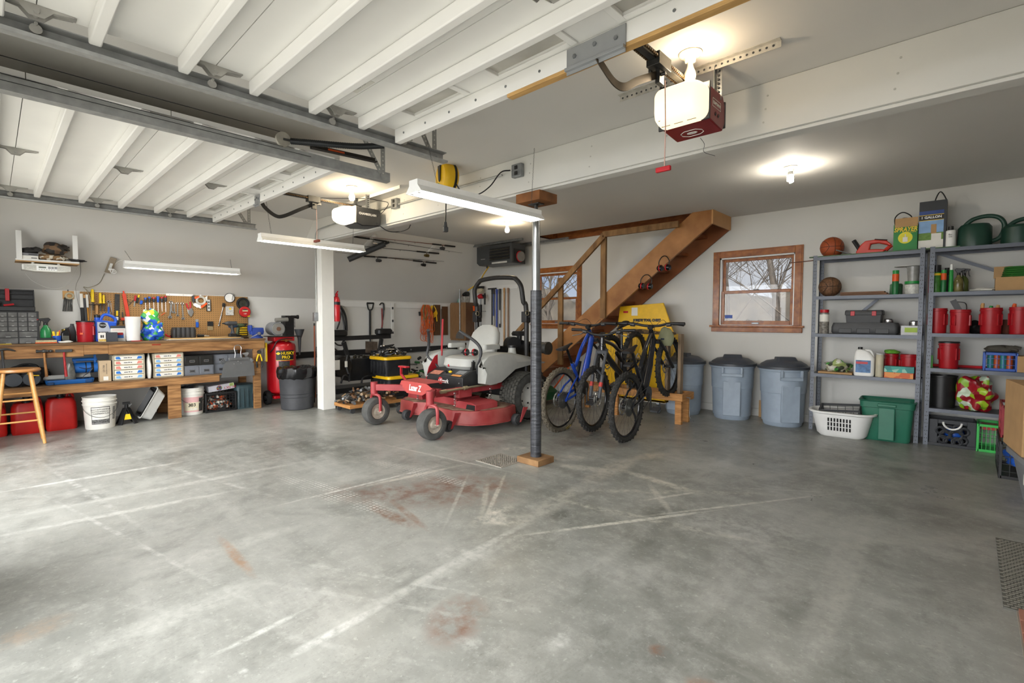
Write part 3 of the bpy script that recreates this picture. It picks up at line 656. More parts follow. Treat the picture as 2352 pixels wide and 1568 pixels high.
# chamberlain
OK=(-5.12,2.85,2.44)
t=opener((OK[0],OK[1],OK[2]),'black garage door opener with glowing rounded lens, farther from the camera',-0.47)
DG=mat('opener_graphite','#2b2c2e',0.35,var=0.1)
MB().prism([(-0.06,0.085),(0.24,0.085),(0.26,0.03),(0.25,-0.10),(0.02,-0.125),(-0.06,-0.10)],-0.14,0.14,'x').build('housing',t,DG,bev=0.01)
MB().box(-0.1415,0.1415,-0.072,-0.055,-0.10,0.086).build('lens_trim',t,LTGREY,bev=0.003)
rings=[]
for(yy,s_)in((-0.07,1.0),(-0.12,0.98),(-0.17,0.9),(-0.21,0.74),(-0.235,0.5),(-0.243,0.2)):
 rings.append([(x,yy,z)for(x,z)in ring(0,-0.01,0.27*s_,0.185*s_,0.05*s_,5)])
MB().loft(rings).build('light_lens',t,mat('opener_lens_lit_soft','#fff3dc',0.4,var=0.01,emit=1.3*LAMP))
top_glow(t,(0.0,-0.15,0.11),3)
txt('CHAMBERLAIN',0.034,mat('silver_ink','#cfcfd0',0.3,0.3),t,(0.1415,0.085,0.01),rot=(90,0,90),sx=0.95,bold=0.0008)
hang(t,0.10,0.10,0.06,0.10,ZC-OK[2]);hang(t,-0.15,0.08,0.06,0.10,ZC-OK[2])
MB().beam((-0.6,0.12,ZC-OK[2]-0.02),(0.72,0.12,ZC-OK[2]-0.02),0.003,0.034).build('ceiling_angle',t,PAPER)
door_arm(t,[(-0.06,-0.975,0.01),(-0.065,-0.94,-0.05),(-0.07,-0.84,-0.115),(-0.06,-0.76,-0.11),(-0.03,-0.60,-0.02),(-0.012,-0.47,0.05)],BLACK)
MB().tube([(0.0,-0.44,0.0),(0.004,-0.44,-0.15),(0.0,-0.44,-0.32)],0.0028,6).build('pull_cord',t,mat('pink_cord','#c9a396',0.8))
MB().box(-0.05,0.05,-0.455,-0.425,-0.345,-0.32).build('pull_handle',t,mat('brown_handle','#7d3a2a',0.6),bev=0.004)
MB().tube(curve([(0.14,0.20,0.0),(0.22,0.24,0.06),(0.22,0.3,0.16),(0.10,0.25,0.2),(0.02,0.1,0.21),(-0.3,-0.3,0.2),(-0.45,-0.5,0.24)],8),0.0035,6).build('power_cord',t,BLACK)
# ==== bulbs in porcelain holders
POR=mat('porcelain','#ddd6c6',0.3,var=0.03)
def bulb(u,v,label,kind,w):
 q=onz(u,v,ZC);t=thing('ceiling_bulb',label,'light bulb',(q.x,q.y,ZC),group='bare bulbs on the ceiling')
 MB().lathe([(0.0,0),(0.058,0),(0.06,-0.006),(0.055,-0.014),(0.034,-0.024),(0.026,-0.045),(0.0,-0.045)],28).build('lamp_holder',t,POR)
 if kind=='cfl':
  MB().lathe([(0.0,-0.045),(0.022,-0.045),(0.024,-0.075),(0.0,-0.075)],18).build('bulb_base',t,WHITE)
  pts=[(0.022*math.cos(k*0.6),0.022*math.sin(k*0.6),-0.078-k*0.0017)for k in range(36)]
  bo=MB().tube(pts,0.0065,8).build('bulb',t,mat('cfl_glow','#fff4e2',0.4,var=0.01,emit=300*LAMP))
 else:
  em={'on':230,'hot':170,'off':0}[kind]*LAMP
  bo=MB().lathe([(0.014,-0.045),(0.014,-0.062),(0.019,-0.08),(0.028,-0.10),(0.031,-0.118),(0.028,-0.134),(0.016,-0.148),(0.0,-0.152)],20).build('bulb',t,mat('bulb_glow_'+kind,'#ffe9c4',0.4,var=0.01,emit=em)if em else mat('bulb_frosted','#e6dfce',0.3,var=0.02))
 return t
bulb(1816,383,'lit spiral bulb in porcelain holder behind the beam, near the shelves','cfl',12)
bulb(1165,510,'lit round bulb in porcelain holder behind the beam, near the heater','on',12)
bulb(1586,122,'unlit white bulb in porcelain holder above the red opener','off',0)
bulb(808,428,'bright lit bulb in porcelain holder above the black opener','hot',14)
# ==== fluorescent shop lights
TUBE=mat('fluorescent_tube','#fdfbf5',0.4,var=0.005,emit=17.0*LAMP)
def shop_light(x,y0,y1,z,label,chains,tilt=0):
 L_=y1-y0;t=thing('shop_light',label,'shop light',(x,(y0+y1)/2,z),group='fluorescent shop lights',rot=(0,tilt,0));h=L_/2
 MB().prism([(-0.085,-0.005),(-0.045,0.04),(-0.045,0.075),(0.045,0.075),(0.045,0.04),(0.085,-0.005),(0.078,-0.005),(0.04,0.034),(-0.04,0.034),(-0.078,-0.005)],-h,h).build('reflector',t,WHITE)
 MB().prism([(-0.085,-0.005),(-0.045,0.04),(-0.045,0.075),(0.045,0.075),(0.045,0.04),(0.085,-0.005)],-h-0.002,-h).build('end_cap',t,WHITE)
 MB().prism([(-0.085,-0.005),(-0.045,0.04),(-0.045,0.075),(0.045,0.075),(0.045,0.04),(0.085,-0.005)],h,h+0.002).build('end_cap',t,WHITE)
 for sx in(-0.035,0.035):
  MB().cyl((sx,-h+0.035,0.008),(sx,h-0.035,0.008),0.017,n=12).build('tube',t,TUBE)
  for sy in(-1,1):MB().box(sx-0.012,sx+0.012,sy*(h-0.018)-0.012,sy*(h-0.018)+0.012,-0.012,0.036).build('tube_socket',t,WHITE,bev=0.003)
 for(a,b_)in chains:
  a,b_=Vector(a),Vector(b_);a=a-Vector((x,(y0+y1)/2,z));b_=b_-Vector((x,(y0+y1)/2,z));e=Euler((0,R(tilt),0)).to_matrix().inverted();a=e@a;b_=e@b_
  n_=int((b_-a).length/0.022);c=MB()
  for k in range(n_):
   p=a+(b_-a)*((k+0.5)/n_);d=(b_-a).normalized()*0.012;o_=Vector((0.004,0,0))if k%2 else Vector((0,0.004,0));c.tube([p-d,p-d*0.4+o_,p+d*0.4+o_,p+d,p+d*0.4-o_,p-d*0.4-o_],0.0012,4,close=True)
  c.build('chain',t,DSTEEL)
 return t
shop_light(-2.66,1.90,3.14,2.10,'lit white fluorescent shop light by the steel pole, nearest the camera',[((-2.66,2.10,2.17),(-2.75,2.02,2.68)),((-2.66,3.06,2.17),(-2.66,3.1,2.68))])
shop_light(-5.53,1.98,3.18,2.11,'lit white fluorescent shop light hanging beside the white post',[((-5.53,2.10,2.18),(-5.5,2.02,2.68)),((-5.53,3.05,2.18),(-5.53,3.08,2.68))])
shop_light(-7.32,1.10,2.34,1.885,'lit white fluorescent shop light above the workbench pegboard',[((-7.34,1.18,1.96),(-7.52,1.14,2.10)),((-7.34,2.26,1.96),(-7.52,2.30,2.10))])
# ==== left wall: bench, pegboard, shelf
XB,ZB=-7.40,1.0
def LW(u0,u1,v0,X=-7.7,zb=ZB):
 """centre Y, width and height above zb of something seen between u0..u1 with its top at v0"""
 a,b_=onx(u0,v0,X),onx(u1,v0,X);return(a.y+b_.y)/2,b_.y-a.y,(a.z+b_.z)/2-zb
t=thing('workbench','long rough timber workbench along the left wall with an open lower shelf','workbench',(0,0,0))
MB().box(-8.09,XB+0.01,YF+0.02,2.70,0.975,ZB).build('worktop',t,mat('bench_top','#6b5136',0.8,var=0.4,scale=4,stretch=(8,1,8)),bev=0.003)
MB().box(XB-0.04,XB,YF+0.02,0.72,0.842,0.974).box(XB-0.04,XB,0.72,0.94,0.862,0.974).box(XB-0.04,XB,0.94,2.69,0.852,0.974).build('front_rail',t,WOODY,bev=0.004)
MB().box(XB-0.04,XB,YF+0.02,2.10,0.43,0.515).box(XB-0.04,XB,2.27,2.54,0.485,0.515).build('shelf_rail',t,WOODY,bev=0.004)
MB().box(-8.08,XB-0.001,YF+0.02,2.60,0.515,0.531).build('lower_shelf',t,mat('bench_shelf','#75583a',0.8,var=0.35,scale=4))
MB().box(XB-0.05,XB-0.005,1.515,1.655,0,0.43).build('leg',t,WOODY,bev=0.004)
MB().box(XB-0.05,XB-0.002,2.535,2.63,0,0.852).build('leg',t,WOODY,bev=0.004)
MB().box(-8.06,-8.0,2.535,2.63,0,0.975).build('leg',t,WOODY,bev=0.004)
MB().box(-8.06,-8.0,1.515,1.655,0,0.515).build('leg',t,WOODY,bev=0.004)
MB().box(XB,XB+0.0015,1.36,1.45,0.945,0.962).build('paint_mark',t,mat('mark_red','#8e3018',0.7))
# pegboard with a grid of holes
pm=mat('pegboard','#9a7444',0.6,var=0.06,scale=3);n=pm.node_tree;p=n.nodes['Principled BSDF']
tcn=n.nodes.new('ShaderNodeTexCoord');vm=n.nodes.new('ShaderNodeVectorMath');vm.operation='SCALE';vm.inputs['Scale'].default_value=1/0.0285
fr=n.nodes.new('ShaderNodeVectorMath');fr.operation='FRACTION';sb_=n.nodes.new('ShaderNodeVectorMath');sb_.operation='SUBTRACT';sb_.inputs[1].default_value=(0,0.5,0.5)
mu=n.nodes.new('ShaderNodeVectorMath');mu.operation='MULTIPLY';mu.inputs[1].default_value=(0,1,1);ln=n.nodes.new('ShaderNodeVectorMath');ln.operation='LENGTH'
lt=n.nodes.new('ShaderNodeMath');lt.operation='LESS_THAN';lt.inputs[1].default_value=0.15;mx=n.nodes.new('ShaderNodeMix');mx.data_type='RGBA';mx.inputs['B'].default_value=(0.03,0.02,0.01,1)
n.links.new(tcn.outputs['Object'],vm.inputs[0]);n.links.new(vm.outputs[0],fr.inputs[0]);n.links.new(fr.outputs[0],sb_.inputs[0]);n.links.new(sb_.outputs[0],mu.inputs[0]);n.links.new(mu.outputs[0],ln.inputs[0]);n.links.new(ln.outputs['Value'],lt.inputs[0])
src=p.inputs['Base Color'].links[0].from_socket;n.links.new(lt.outputs[0],mx.inputs['Factor']);n.links.new(src,mx.inputs['A']);n.links.new(mx.outputs['Result'],p.inputs['Base Color'])
one('pegboard','brown perforated hardboard panel on the wall above the workbench','pegboard',MB().box(XL+0.001,-8.085,0.77,2.70,1.02,1.612),pm)
one('white_lath','short white strip of trim screwed at the top of the pegboard','trim strip',MB().use(WHITE).box(-8.084,-8.074,1.66,1.98,1.595,1.625).use(BLACK).cyl((-8.074,1.70,1.61),(-8.0735,1.70,1.61),0.004,n=8).cyl((-8.074,1.86,1.61),(-8.0735,1.86,1.61),0.004,n=8))
XP=-8.082
def peg(name,label,cat,u,v,group='tools hanging on the pegboard',rot=0):
 q=onx(u,v,XP);return thing(name,label,cat,(XP,q.y,q.z),group=group,rot=(rot,0,90)if rot else(0,0,90))
def strip(name,label,cat,u0,v0,u1,v1,w,parts):
 """long flat tool: parts = [(frac0, frac1, width, thick, mat)] along the line"""
 a,b_=onx(u0,v0,XP),onx(u1,v1,XP);t=thing(name,label,cat,(XP,a.y,a.z),90,'tools hanging on the pegboard')
 d=Vector((b_.y-a.y,0,b_.z-a.z))
 for(nm,f0,f1,w_,th,m_)in parts:
  p0=d*f0+Vector((0,-th/2-0.003,0));p1=d*f1+Vector((0,-th/2-0.003,0))
  MB().beam(p0,p1,w_,th,up=(0,1,0)).build(nm,t,m_,bev=min(w_,th)*0.25)
 return t
BLADE=mat('saw_blade_steel','#b9b9b6',0.35,0.7);WDH=mat('tool_wood','#b88a55',0.5,var=0.2,scale=9)
strip('hand_saw','black handled pull saw in white sleeve at the left end of the pegboard','saw',186,674,190,738,0,[('sleeve',0,0.5,0.03,0.006,PAPER),('handle',0.5,1,0.035,0.02,BLACK)])
strip('putty_stick','long grey tool with wooden tip beside the left saw','hand tool',193,677,198,738,0,[('tip',0,0.12,0.02,0.015,WDH),('blade',0.12,1,0.026,0.008,DKGREY)])
strip('hacksaw_blade_pack','white pack of saw blades above an orange pencil','saw blades',199,676,203,738,0,[('pack',0,0.48,0.026,0.006,PAPER),('pencil',0.5,1,0.012,0.008,mat('amber','#c98a2a',0.5))])
for i,(u,v0,v1,w_,lab)in enumerate(((211,664,694,0.042,'largest yellow handled file, leftmost of the three'),(229,672,697,0.036,'middle yellow handled file of the three'),(237,677,697,0.03,'smallest yellow handled file, rightmost of the three'))):
 a,b_=onx(u,v0,XP),onx(u,v1,XP);hgt=a.z-b_.z;t=thing('file',lab,'file',(XP+0.03,a.y,b_.z),90,'yellow handled files')
 MB().lathe([(w_*0.28,0),(w_*0.48,0.004),(w_*0.36,hgt*0.3),(w_*0.42,hgt*0.6),(w_*0.36,hgt*0.92),(w_*0.15,hgt)],14).build('handle',t,YELLOW)
 MB().box(-0.006,0.006,-0.003,0.003,-0.10,0.0).build('blade',t,DSTEEL)
one('peg_tool_holder','thin black tool holder bar under the yellow file handles','tool rack',MB().box(XP,XP+0.06,onx(203,697,XP).y,onx(244,697,XP).y,onx(220,699,XP).z-0.003,onx(220,699,XP).z+0.002),BLACK)
strip('chisel','chisel with pale wooden handle in the tool holder','chisel',222,700,222,735,0,[('handle',0,0.62,0.026,0.022,WDH),('blade',0.62,1,0.016,0.004,DSTEEL)])
def wrench(name,label,u,v0,v1,w_,adj=False,du=0,jaw=True,grp='combination wrenches on the pegboard',handle=None):
 a,b_=onx(u,v0,XP),onx(u+du,v1,XP);L_=a.z-b_.z;t=thing(name,label,'wrench',(XP+0.006,a.y,a.z),group=grp,rot=(0,0,90))
 dx=b_.y-a.y;b=MB();b.use(CHROME).torus((0,-0.006,-w_*0.5),w_*0.42,w_*0.16,'y',16,6)
 b.beam((0,-0.006,-w_*0.9),(dx,-0.006,-L_+w_*0.9),w_*0.42,0.006,up=(0,1,0))
 jr=w_*0.6;pts=[]
 for k in range(13):
  aa=R(-150+300*k/12+90);pts.append((dx+jr*math.cos(aa),-L_+w_*0.6+jr*math.sin(aa)))
 pts+=[(dx+jr*0.35,-L_+w_*0.65),(dx-jr*0.1,-L_+w_*0.95),(dx-jr*0.45,-L_+w_*0.5)]
 b.prism(pts,-0.010,-0.002);b.build('shaft',t)
 if handle:MB().beam((dx*0.4,-0.006,-L_*0.45),(dx,-0.006,-L_),w_*0.6,0.014,up=(0,1,0)).build('grip',t,handle,bev=0.003)
 return t
wrench('adjustable_wrench','blue gripped adjustable wrench behind the blue oil jug',249,690,722,0.035,handle=BLUE,grp='tools hanging on the pegboard')
strip('hex_hook','thin bent steel hook right of the blue gripped wrench','hook',254,697,257,722,0,[('rod',0,1,0.006,0.006,CHROME),('bend',-0.02,0.06,0.02,0.006,CHROME)])
strip('oil_stone_bar','black flat pry bar with yellow tape hanging behind the jug','pry bar',269,675,268,745,0,[('bar',0,1,0.05,0.012,mat('worn_black','#2b2a28',0.5,var=0.4,scale=40)),('tape',0.55,0.72,0.022,0.016,YELLOW),('sticker',0.75,0.86,0.03,0.0135,PAPER)])
t=strip('bar_clamp','orange red bar clamp leaning down behind the white canister','clamp',283,668,294,728,0,[('bar',0.12,1,0.04,0.012,mat('clamp_red','#cf4128',0.45)),('tip',0,0.14,0.018,0.01,mat('clamp_red','#cf4128',0.45))])
strip('corner_clamp','small orange jaw clamp right of the pry bar near the canister','clamp',281,716,284,745,0,[('jaw',0.45,0.68,0.055,0.02,mat('clamp_red','#cf4128',0.45)),('stem',0,1,0.012,0.01,DSTEEL)])
a=onx(296,688,XP);one('try_square','small wood and steel compass square left of the red pliers','square',MB().use(WDH).beam((XP+0.01,a.y-0.04,a.z+0.02),(XP+0.01,a.y+0.05,a.z),0.008,0.006).use(DSTEEL).beam((XP+0.01,a.y+0.05,a.z),(XP+0.01,a.y-0.01,a.z-0.08),0.008,0.006).beam((XP+0.01,a.y-0.04,a.z+0.02),(XP+0.01,a.y+0.02,a.z-0.05),0.008,0.004))
def driver(u,v,hw,hl,sl,m1,m2,lab,tilt=0):
 a=onx(u,v,XP+0.03);t=thing('screwdriver',lab,'screwdriver',(XP+0.03,a.y,a.z),group='screwdrivers in a row on the pegboard',rot=(0,tilt,90)if False else(0,0,90))
 MB().lathe([(0.004,0),(hw*0.42,-0.002),(hw*0.5,-0.014),(hw*0.5,-0.024)],12).build('cap',t,m2)
 MB().lathe([(hw*0.5,-0.024),(hw*0.46,-hl*0.5),(hw*0.5,-hl*0.75),(hw*0.25,-hl),(0.004,-hl)],12).build('handle',t,m1)
 MB().cyl((0,0,-hl),(0,0,-hl-sl),0.0032,n=8).build('shaft',t,CHROME)
DB=mat('driver_dark','#33373d',0.4)
for(u,v,hw,hl,sl,c2,lab)in((334,683,0.03,0.07,0.13,BLUE,'blue capped screwdriver, first of the row'),(343,681,0.03,0.08,0.15,BLUE,'blue capped screwdriver, second of the row'),(353,682,0.036,0.07,0.09,RED,'red capped stubby screwdriver, third of the row'),(362.5,680,0.032,0.085,0.14,BLUE,'all blue handled screwdriver, fourth of the row'),(371.5,681,0.032,0.08,0.12,RED,'red capped screwdriver, fifth of the row'),(380,679,0.034,0.085,0.14,RED,'dark and red screwdriver at the right end of the row')):
 driver(u,v,hw,hl,sl,BLUE if u==362.5 else DB,c2,lab)
strip('nut_driver','small red handled pliers hanging left of the screwdriver row','pliers',311,678,308,704,0,[('handle',0,0.5,0.022,0.014,RED),('jaw',0.5,1,0.014,0.006,CHROME)])
strip('nut_driver','yellow and black handled pliers crossing behind the red ones','pliers',319,677,314,696,0,[('handle',0,0.35,0.018,0.012,YELLOW),('grip',0.3,1,0.024,0.012,BLACK)])
strip('nut_driver','short blue ended nut driver right of the small pliers','nut driver',325,690,322,702,0,[('handle',0,0.7,0.03,0.02,BLUE),('shaft',0.7,1.2,0.006,0.006,CHROME)])
t=wrench('combination_wrench','long double wrench, leftmost of the hanging wrenches',392,691,732,0.040,du=-2)
wrench('combination_wrench','smallest combination wrench, second from the left',399,695,720,0.026,du=1)
wrench('combination_wrench','wide short wrench, third from the left',407,694,727,0.030,du=0.5)
wrench('combination_wrench','open jawed wrench, rightmost of the four wrenches',418,694,735,0.036,du=2)
wrench('combination_wrench','small wrench partly under the leftmost long one',394,694,719,0.030,du=0)
t=peg('locking_pliers','red handled locking pliers hanging beside the wrenches','pliers',434,700)
MB().tube(curve([(-0.035,-0.01,0.02),(-0.02,-0.01,-0.03),(-0.005,-0.01,-0.07)],4),0.011,8).build('handle',t,RED);MB().tube(curve([(0.012,-0.01,0.045),(0.016,-0.01,0.0),(0.01,-0.01,-0.05)],4),0.011,8).build('handle',t,RED)
MB().prism([(-0.025,-0.05),(0.03,-0.04),(0.055,-0.10),(0.03,-0.165),(0.01,-0.17),(-0.02,-0.12)],-0.018,-0.006).build('jaws',t,CHROME,bev=0.004)
t=peg('saw_guard','grey, orange and white circular hand tool with tape roll hanging near the pegboard centre','tool',460,690)
MB().torus((0,-0.03,0.0),0.052,0.016,'y',24,8).build('tape_roll',t,mat('clear_tape','#b9b6ad',0.25));MB().prism([(-0.03,0.04),(0.0,0.085),(0.02,0.045)],-0.03,-0.01).prism([(0.05,0.04),(0.085,0.07),(0.08,0.0),(0.06,-0.02)],-0.03,-0.01).build('white_guard',t,WHITE,bev=0.003)
MB().prism([(-0.11,0.0),(-0.11,0.06),(-0.08,0.075),(-0.075,0.0),(-0.09,-0.05)],-0.04,-0.015).build('grey_case',t,DKGREY,bev=0.004)
MB().beam((0.0,-0.03,-0.10),(0.075,-0.03,-0.035),0.03,0.024,up=(0,1,0)).beam((-0.08,-0.035,0.03),(-0.02,-0.035,0.05),0.03,0.02,up=(0,1,0)).build('orange_grip',t,ORANGE,bev=0.005)
MB().prism([(-0.10,-0.03),(-0.02,-0.05),(0.02,-0.10),(-0.01,-0.115),(-0.03,-0.10),(-0.05,-0.105),(-0.07,-0.085),(-0.09,-0.075)],-0.028,-0.014).build('toothed_plate',t,WHITE)
t=peg('torpedo_level','short black edged level hanging upright on the pegboard','level',478,689)
MB().box(-0.028,0.028,-0.024,-0.004,-0.16,0.01).build('frame',t,BLACK,bev=0.003);MB().box(-0.018,0.018,-0.0255,-0.0235,-0.155,0.005).build('face',t,LTGREY)
for k in(-0.03,-0.07,-0.115):MB().box(-0.012,0.012,-0.027,-0.025,k-0.009,k+0.009).build('vial',t,DKGREY,bev=0.002)
t=peg('voltage_tester','blue handled caulk tool hanging low on the pegboard','tool',452,733)
MB().box(-0.02,0.02,-0.012,-0.004,-0.03,0.0).box(-0.014,0.014,-0.01,-0.004,-0.12,-0.03).build('sheath',t,mat('sheath_grey','#8f8f8c',0.4));MB().box(-0.018,0.018,-0.02,-0.008,-0.115,-0.04).build('grip',t,BLUE,bev=0.004)
t=peg('scrub_brush','black block brush in clear pack low on the pegboard','brush',482,738)
MB().box(-0.035,0.035,-0.03,-0.004,-0.065,0.0).build('block',t,mat('bristle_black','#1e1e1e',0.9,var=0.4,scale=120),bev=0.002);MB().box(-0.035,0.035,-0.015,-0.004,-0.125,-0.068).build('clear_pack',t,mat('clear_pack','#a08d6a',0.2,var=0.1))
strip('socket_wrench','long steel ratchet wrench hanging at a slant right of the level','ratchet',514,696,502,748,0,[('head',0,0.16,0.04,0.026,BLACK),('shaft',0.14,0.98,0.013,0.012,CHROME),('knob',0.5,0.55,0.02,0.018,CHROME),('end',0.95,1.02,0.026,0.016,CHROME)])
t=peg('grinding_disc','white abrasive disc hanging at the top right of the pegboard','disc',526,684)
MB().lathe([(0.012,-0.022),(0.062,-0.022),(0.062,-0.028),(0.012,-0.028)],28,ax='y').build('disc',t,WHITE);MB().torus((0,-0.024,0),0.066,0.005,'y',28,6).build('rim',t,DKGREY);MB().beam((0.03,-0.03,-0.04),(0.045,-0.03,0.06),0.01,0.01,up=(0,1,0)).build('clip',t,CHROME)
t=peg('clear_parts_bag','clear blister pack with a yellow dot below the white disc','packet',527,712)
MB().box(-0.055,0.05,-0.02,-0.004,-0.075,0.055).build('blister',t,mat('clear_blister','#bdbcb8',0.15,var=0.3,scale=40));MB().lathe([(0.001,-0.021),(0.014,-0.021),(0.014,-0.0225),(0.001,-0.0225)],16,(0.005,0,0.02),'y').build('dot',t,YELLOW)
t=peg('tape_measure_reel','large black wheel shaped cable reel at the pegboard right edge','reel',556,697)
MB().torus((0,-0.035,0),0.075,0.017,'y',36,10).build('tire',t,RUBBER);MB().lathe([(0.001,-0.02),(0.065,-0.02),(0.067,-0.03),(0.06,-0.036),(0.02,-0.03),(0.001,-0.036)],30,ax='y').build('wheel_face',t,mat('reel_dark','#2f3128',0.4,var=0.4,scale=60))
t=peg('tape_measure','round red long tape measure hanging in front of the black reel','tape measure',558,716)
MB().lathe([(0.001,-0.055),(0.076,-0.055),(0.08,-0.062),(0.08,-0.085),(0.074,-0.092),(0.001,-0.094)],36,ax='y').build('case',t,mat('tape_red','#b5201f',0.3,coat=0.3));MB().torus((0,-0.075,0),0.08,0.006,'y',36,6).build('rim',t,BLACK)
MB().prism([(-0.045,0.005),(-0.03,0.035),(0,0.045),(0.03,0.035),(0.045,0.005)],-0.0955,-0.094).build('window',t,DKGREY);MB().box(-0.038,0.038,-0.097,-0.0955,0.006,0.024).build('grip_plate',t,mat('cream','#d8c79a',0.5),bev=0.003)
txt("100'",0.026,WHITE,t,(0,-0.0945,-0.03));MB().box(0.03,0.07,-0.09,-0.06,-0.075,-0.055).build('tab',t,YELLOW,bev=0.003)
# hanging card of cable ties on the white wall
q=onx(156,668,-8.09);t=thing('cable_tie_pack','bundle of black cable ties on a tan card hanging left of the pegboard','cable ties',(-8.098,q.y,q.z),90)
MB().box(-0.05,0.055,-0.006,0,-0.10,0.0).build('card',t,mat('tan_card','#c79a62',0.8),bev=0.004);MB().torus((0.012,-0.014,-0.06),0.034,0.012,'y',20,8).build('coil',t,mat('coil_clear','#b5aa8e',0.25));b=MB()
for k in range(14):
 xx=-0.045+0.09*k/13;b.beam((xx*0.8,-0.008-0.006*(k%3),-0.08),(xx+0.01*math.sin(k*2.3)-0.01,-0.008-0.006*(k%3),-0.25),0.005,0.002,up=(0,1,0))
b.build('ties',t,mat('tie_black','#2a2927',0.35,var=0.4,scale=50));MB().beam((0,-0.006,0.03),(0,-0.006,-0.005),0.008,0.008).build('nail',t,BLACK)
# -- items on the bench
# parts organizer
yc,w_,hh=LW(-40,86,715,-7.55);YO=yc;t=thing('parts_organizer','black small parts organizer with rows of clear drawers at the bench left end','organizer',(-7.62,0.13,ZB),90)
MB().box(-0.24,0.24,-0.03,0.13,0,0.355).build('cabinet',t,mat('organizer_black','#262627',0.5),bev=0.004)
CLR=mat('clear_drawer','#6c6c6b',0.15,var=0.3,scale=14)
for r_ in range(6):
 z0=0.345-(0.052*(r_+1)if r_<4 else 0.208+0.068*(r_-3))
 hz=0.046 if r_<4 else 0.060
 xs=[(-0.23+0.077*k,0.071)for k in range(6)]if r_<4 else[(-0.23,0.148),(-0.076,0.075),(0.005,0.071),(0.08,0.148)]if False else[(-0.23,0.15),(-0.075,0.148),(0.079,0.148)]
 for(x,wd)in xs:
  d_=MB().box(x,x+wd-0.004,-0.036,-0.028,z0,z0+hz).build('drawer',t,CLR,bev=0.002)
  MB().box(x+wd*0.35,x+wd*0.6,-0.044,-0.036,z0+0.004,z0+0.009).build('drawer_pull',d_,LTGREY)
# open tool box standing on the organizer
t=thing('tool_box','open black tool box with raised lid standing on the parts organizer','tool box',(-7.62,0.12,ZB+0.3555),90)
MB().box(-0.23,0.225,-0.03,0.12,0,0.05).build('tray',t,BLACK,bev=0.006);lid=MB();lid.box(-0.23,0.225,0.105,0.12,0.05,0.24).box(-0.23,0.225,0.055,0.105,0.225,0.24).box(-0.23,-0.22,0.05,0.105,0.05,0.24).box(0.215,0.225,0.05,0.105,0.05,0.24)
lid.box(-0.22,0.215,0.06,0.105,0.185,0.195).box(-0.22,0.215,0.07,0.105,0.13,0.137);lid.build('lid',t,mat('toolbox_black','#232324',0.45,var=0.3,scale=30),bev=0.003)
MB().box(-0.005,0.03,0.045,0.062,0.11,0.245).build('latch',t,RED,bev=0.004);MB().lump((-0.12,0.03,0.05),0.07,0.035,0.035,3,0.3).build('tool_clutter',t,DKGREY);MB().beam((-0.02,0.0,0.06),(0.06,0.02,0.075),0.012,0.02).build('red_knife',t,RED,bev=0.003)
def sprayer(t,s_=1.0,body=None,head=None,z=0.0,base=None,noz=None):
 MB().lathe([(0.001,0),(0.033,0.0),(0.037,0.008),(0.037,0.09),(0.032,0.115),(0.016,0.14),(0.014,0.155),(0.001,0.155)],20).build('bottle',t,body)
 MB().cyl((0,0,0.15),(0,0,0.172),0.016,0.014,14).prism([(-0.045,0.19),(-0.045,0.205),(0.02,0.213),(0.034,0.20),(0.02,0.18),(0.012,0.165),(-0.012,0.165),(-0.018,0.185)],-0.010,0.010).build('trigger_head',t,head,bev=0.003)
 MB().prism([(-0.036,0.188),(-0.028,0.188),(-0.032,0.15),(-0.044,0.135),(-0.048,0.14),(-0.040,0.155)],-0.006,0.006).build('trigger',t,head,bev=0.002)
 if noz:MB().cyl((-0.056,0,0.198),(-0.044,0,0.198),0.009,n=10).build('nozzle',t,noz)
yc,w_,hh=LW(89,117,712,-7.62)
t=thing('spray_bottle','green spray bottle with black trigger on the bench left end','spray bottle',(-7.60,yc,ZB),90);t.scale=(1.3,1.3,1.33)
sprayer(t,body=mat('spray_green','#2f8f52',0.25,var=0.1,trans=0.2),head=BLACK,noz=RED);MB().lathe([(0.036,0.008),(0.0378,0.008),(0.0378,0.03),(0.036,0.03)],20).build('blue_liquid',t,BLUE)
yc=onx(106,778,-7.50).y;t=thing('scrub_brush','orange backed bristle brush lying in front of the green spray bottle','brush',(-7.50,yc,ZB),90)
MB().box(-0.09,0.09,-0.03,0.03,0,0.012).build('back',t,ORANGE,bev=0.004);MB().box(-0.085,0.085,-0.025,0.025,0.012,0.035).build('bristles',t,mat('bristle_tan','#b7ad8a',0.9,var=0.3,scale=150));MB().box(-0.075,0.065,-0.01,0.02,0.0355,0.06).build('black_pad',t,BLACK,bev=0.003)
yc=onx(131,778,-7.56).y;t=thing('blue_cup','blue cup holding markers, small tools and a yellow knife on the bench','cup',(-7.58,yc,ZB),90)
MB().lathe([(0.001,0),(0.034,0),(0.038,0.08),(0.034,0.08),(0.031,0.006),(0.001,0.006)],20).build('cup',t,BLUE);MB().beam((-0.01,0,0.02),(-0.03,0,0.13),0.02,0.02).beam((0.0,0,0.05),(0.012,0.0,0.125),0.018,0.018).build('yellow_knife',t,YELLOW,bev=0.003);MB().cyl((0.015,0,0.02),(0.025,0.01,0.14),0.006,n=8).cyl((-0.02,0.01,0.02),(-0.04,0.01,0.09),0.007,n=8).build('markers',t,ORANGE)
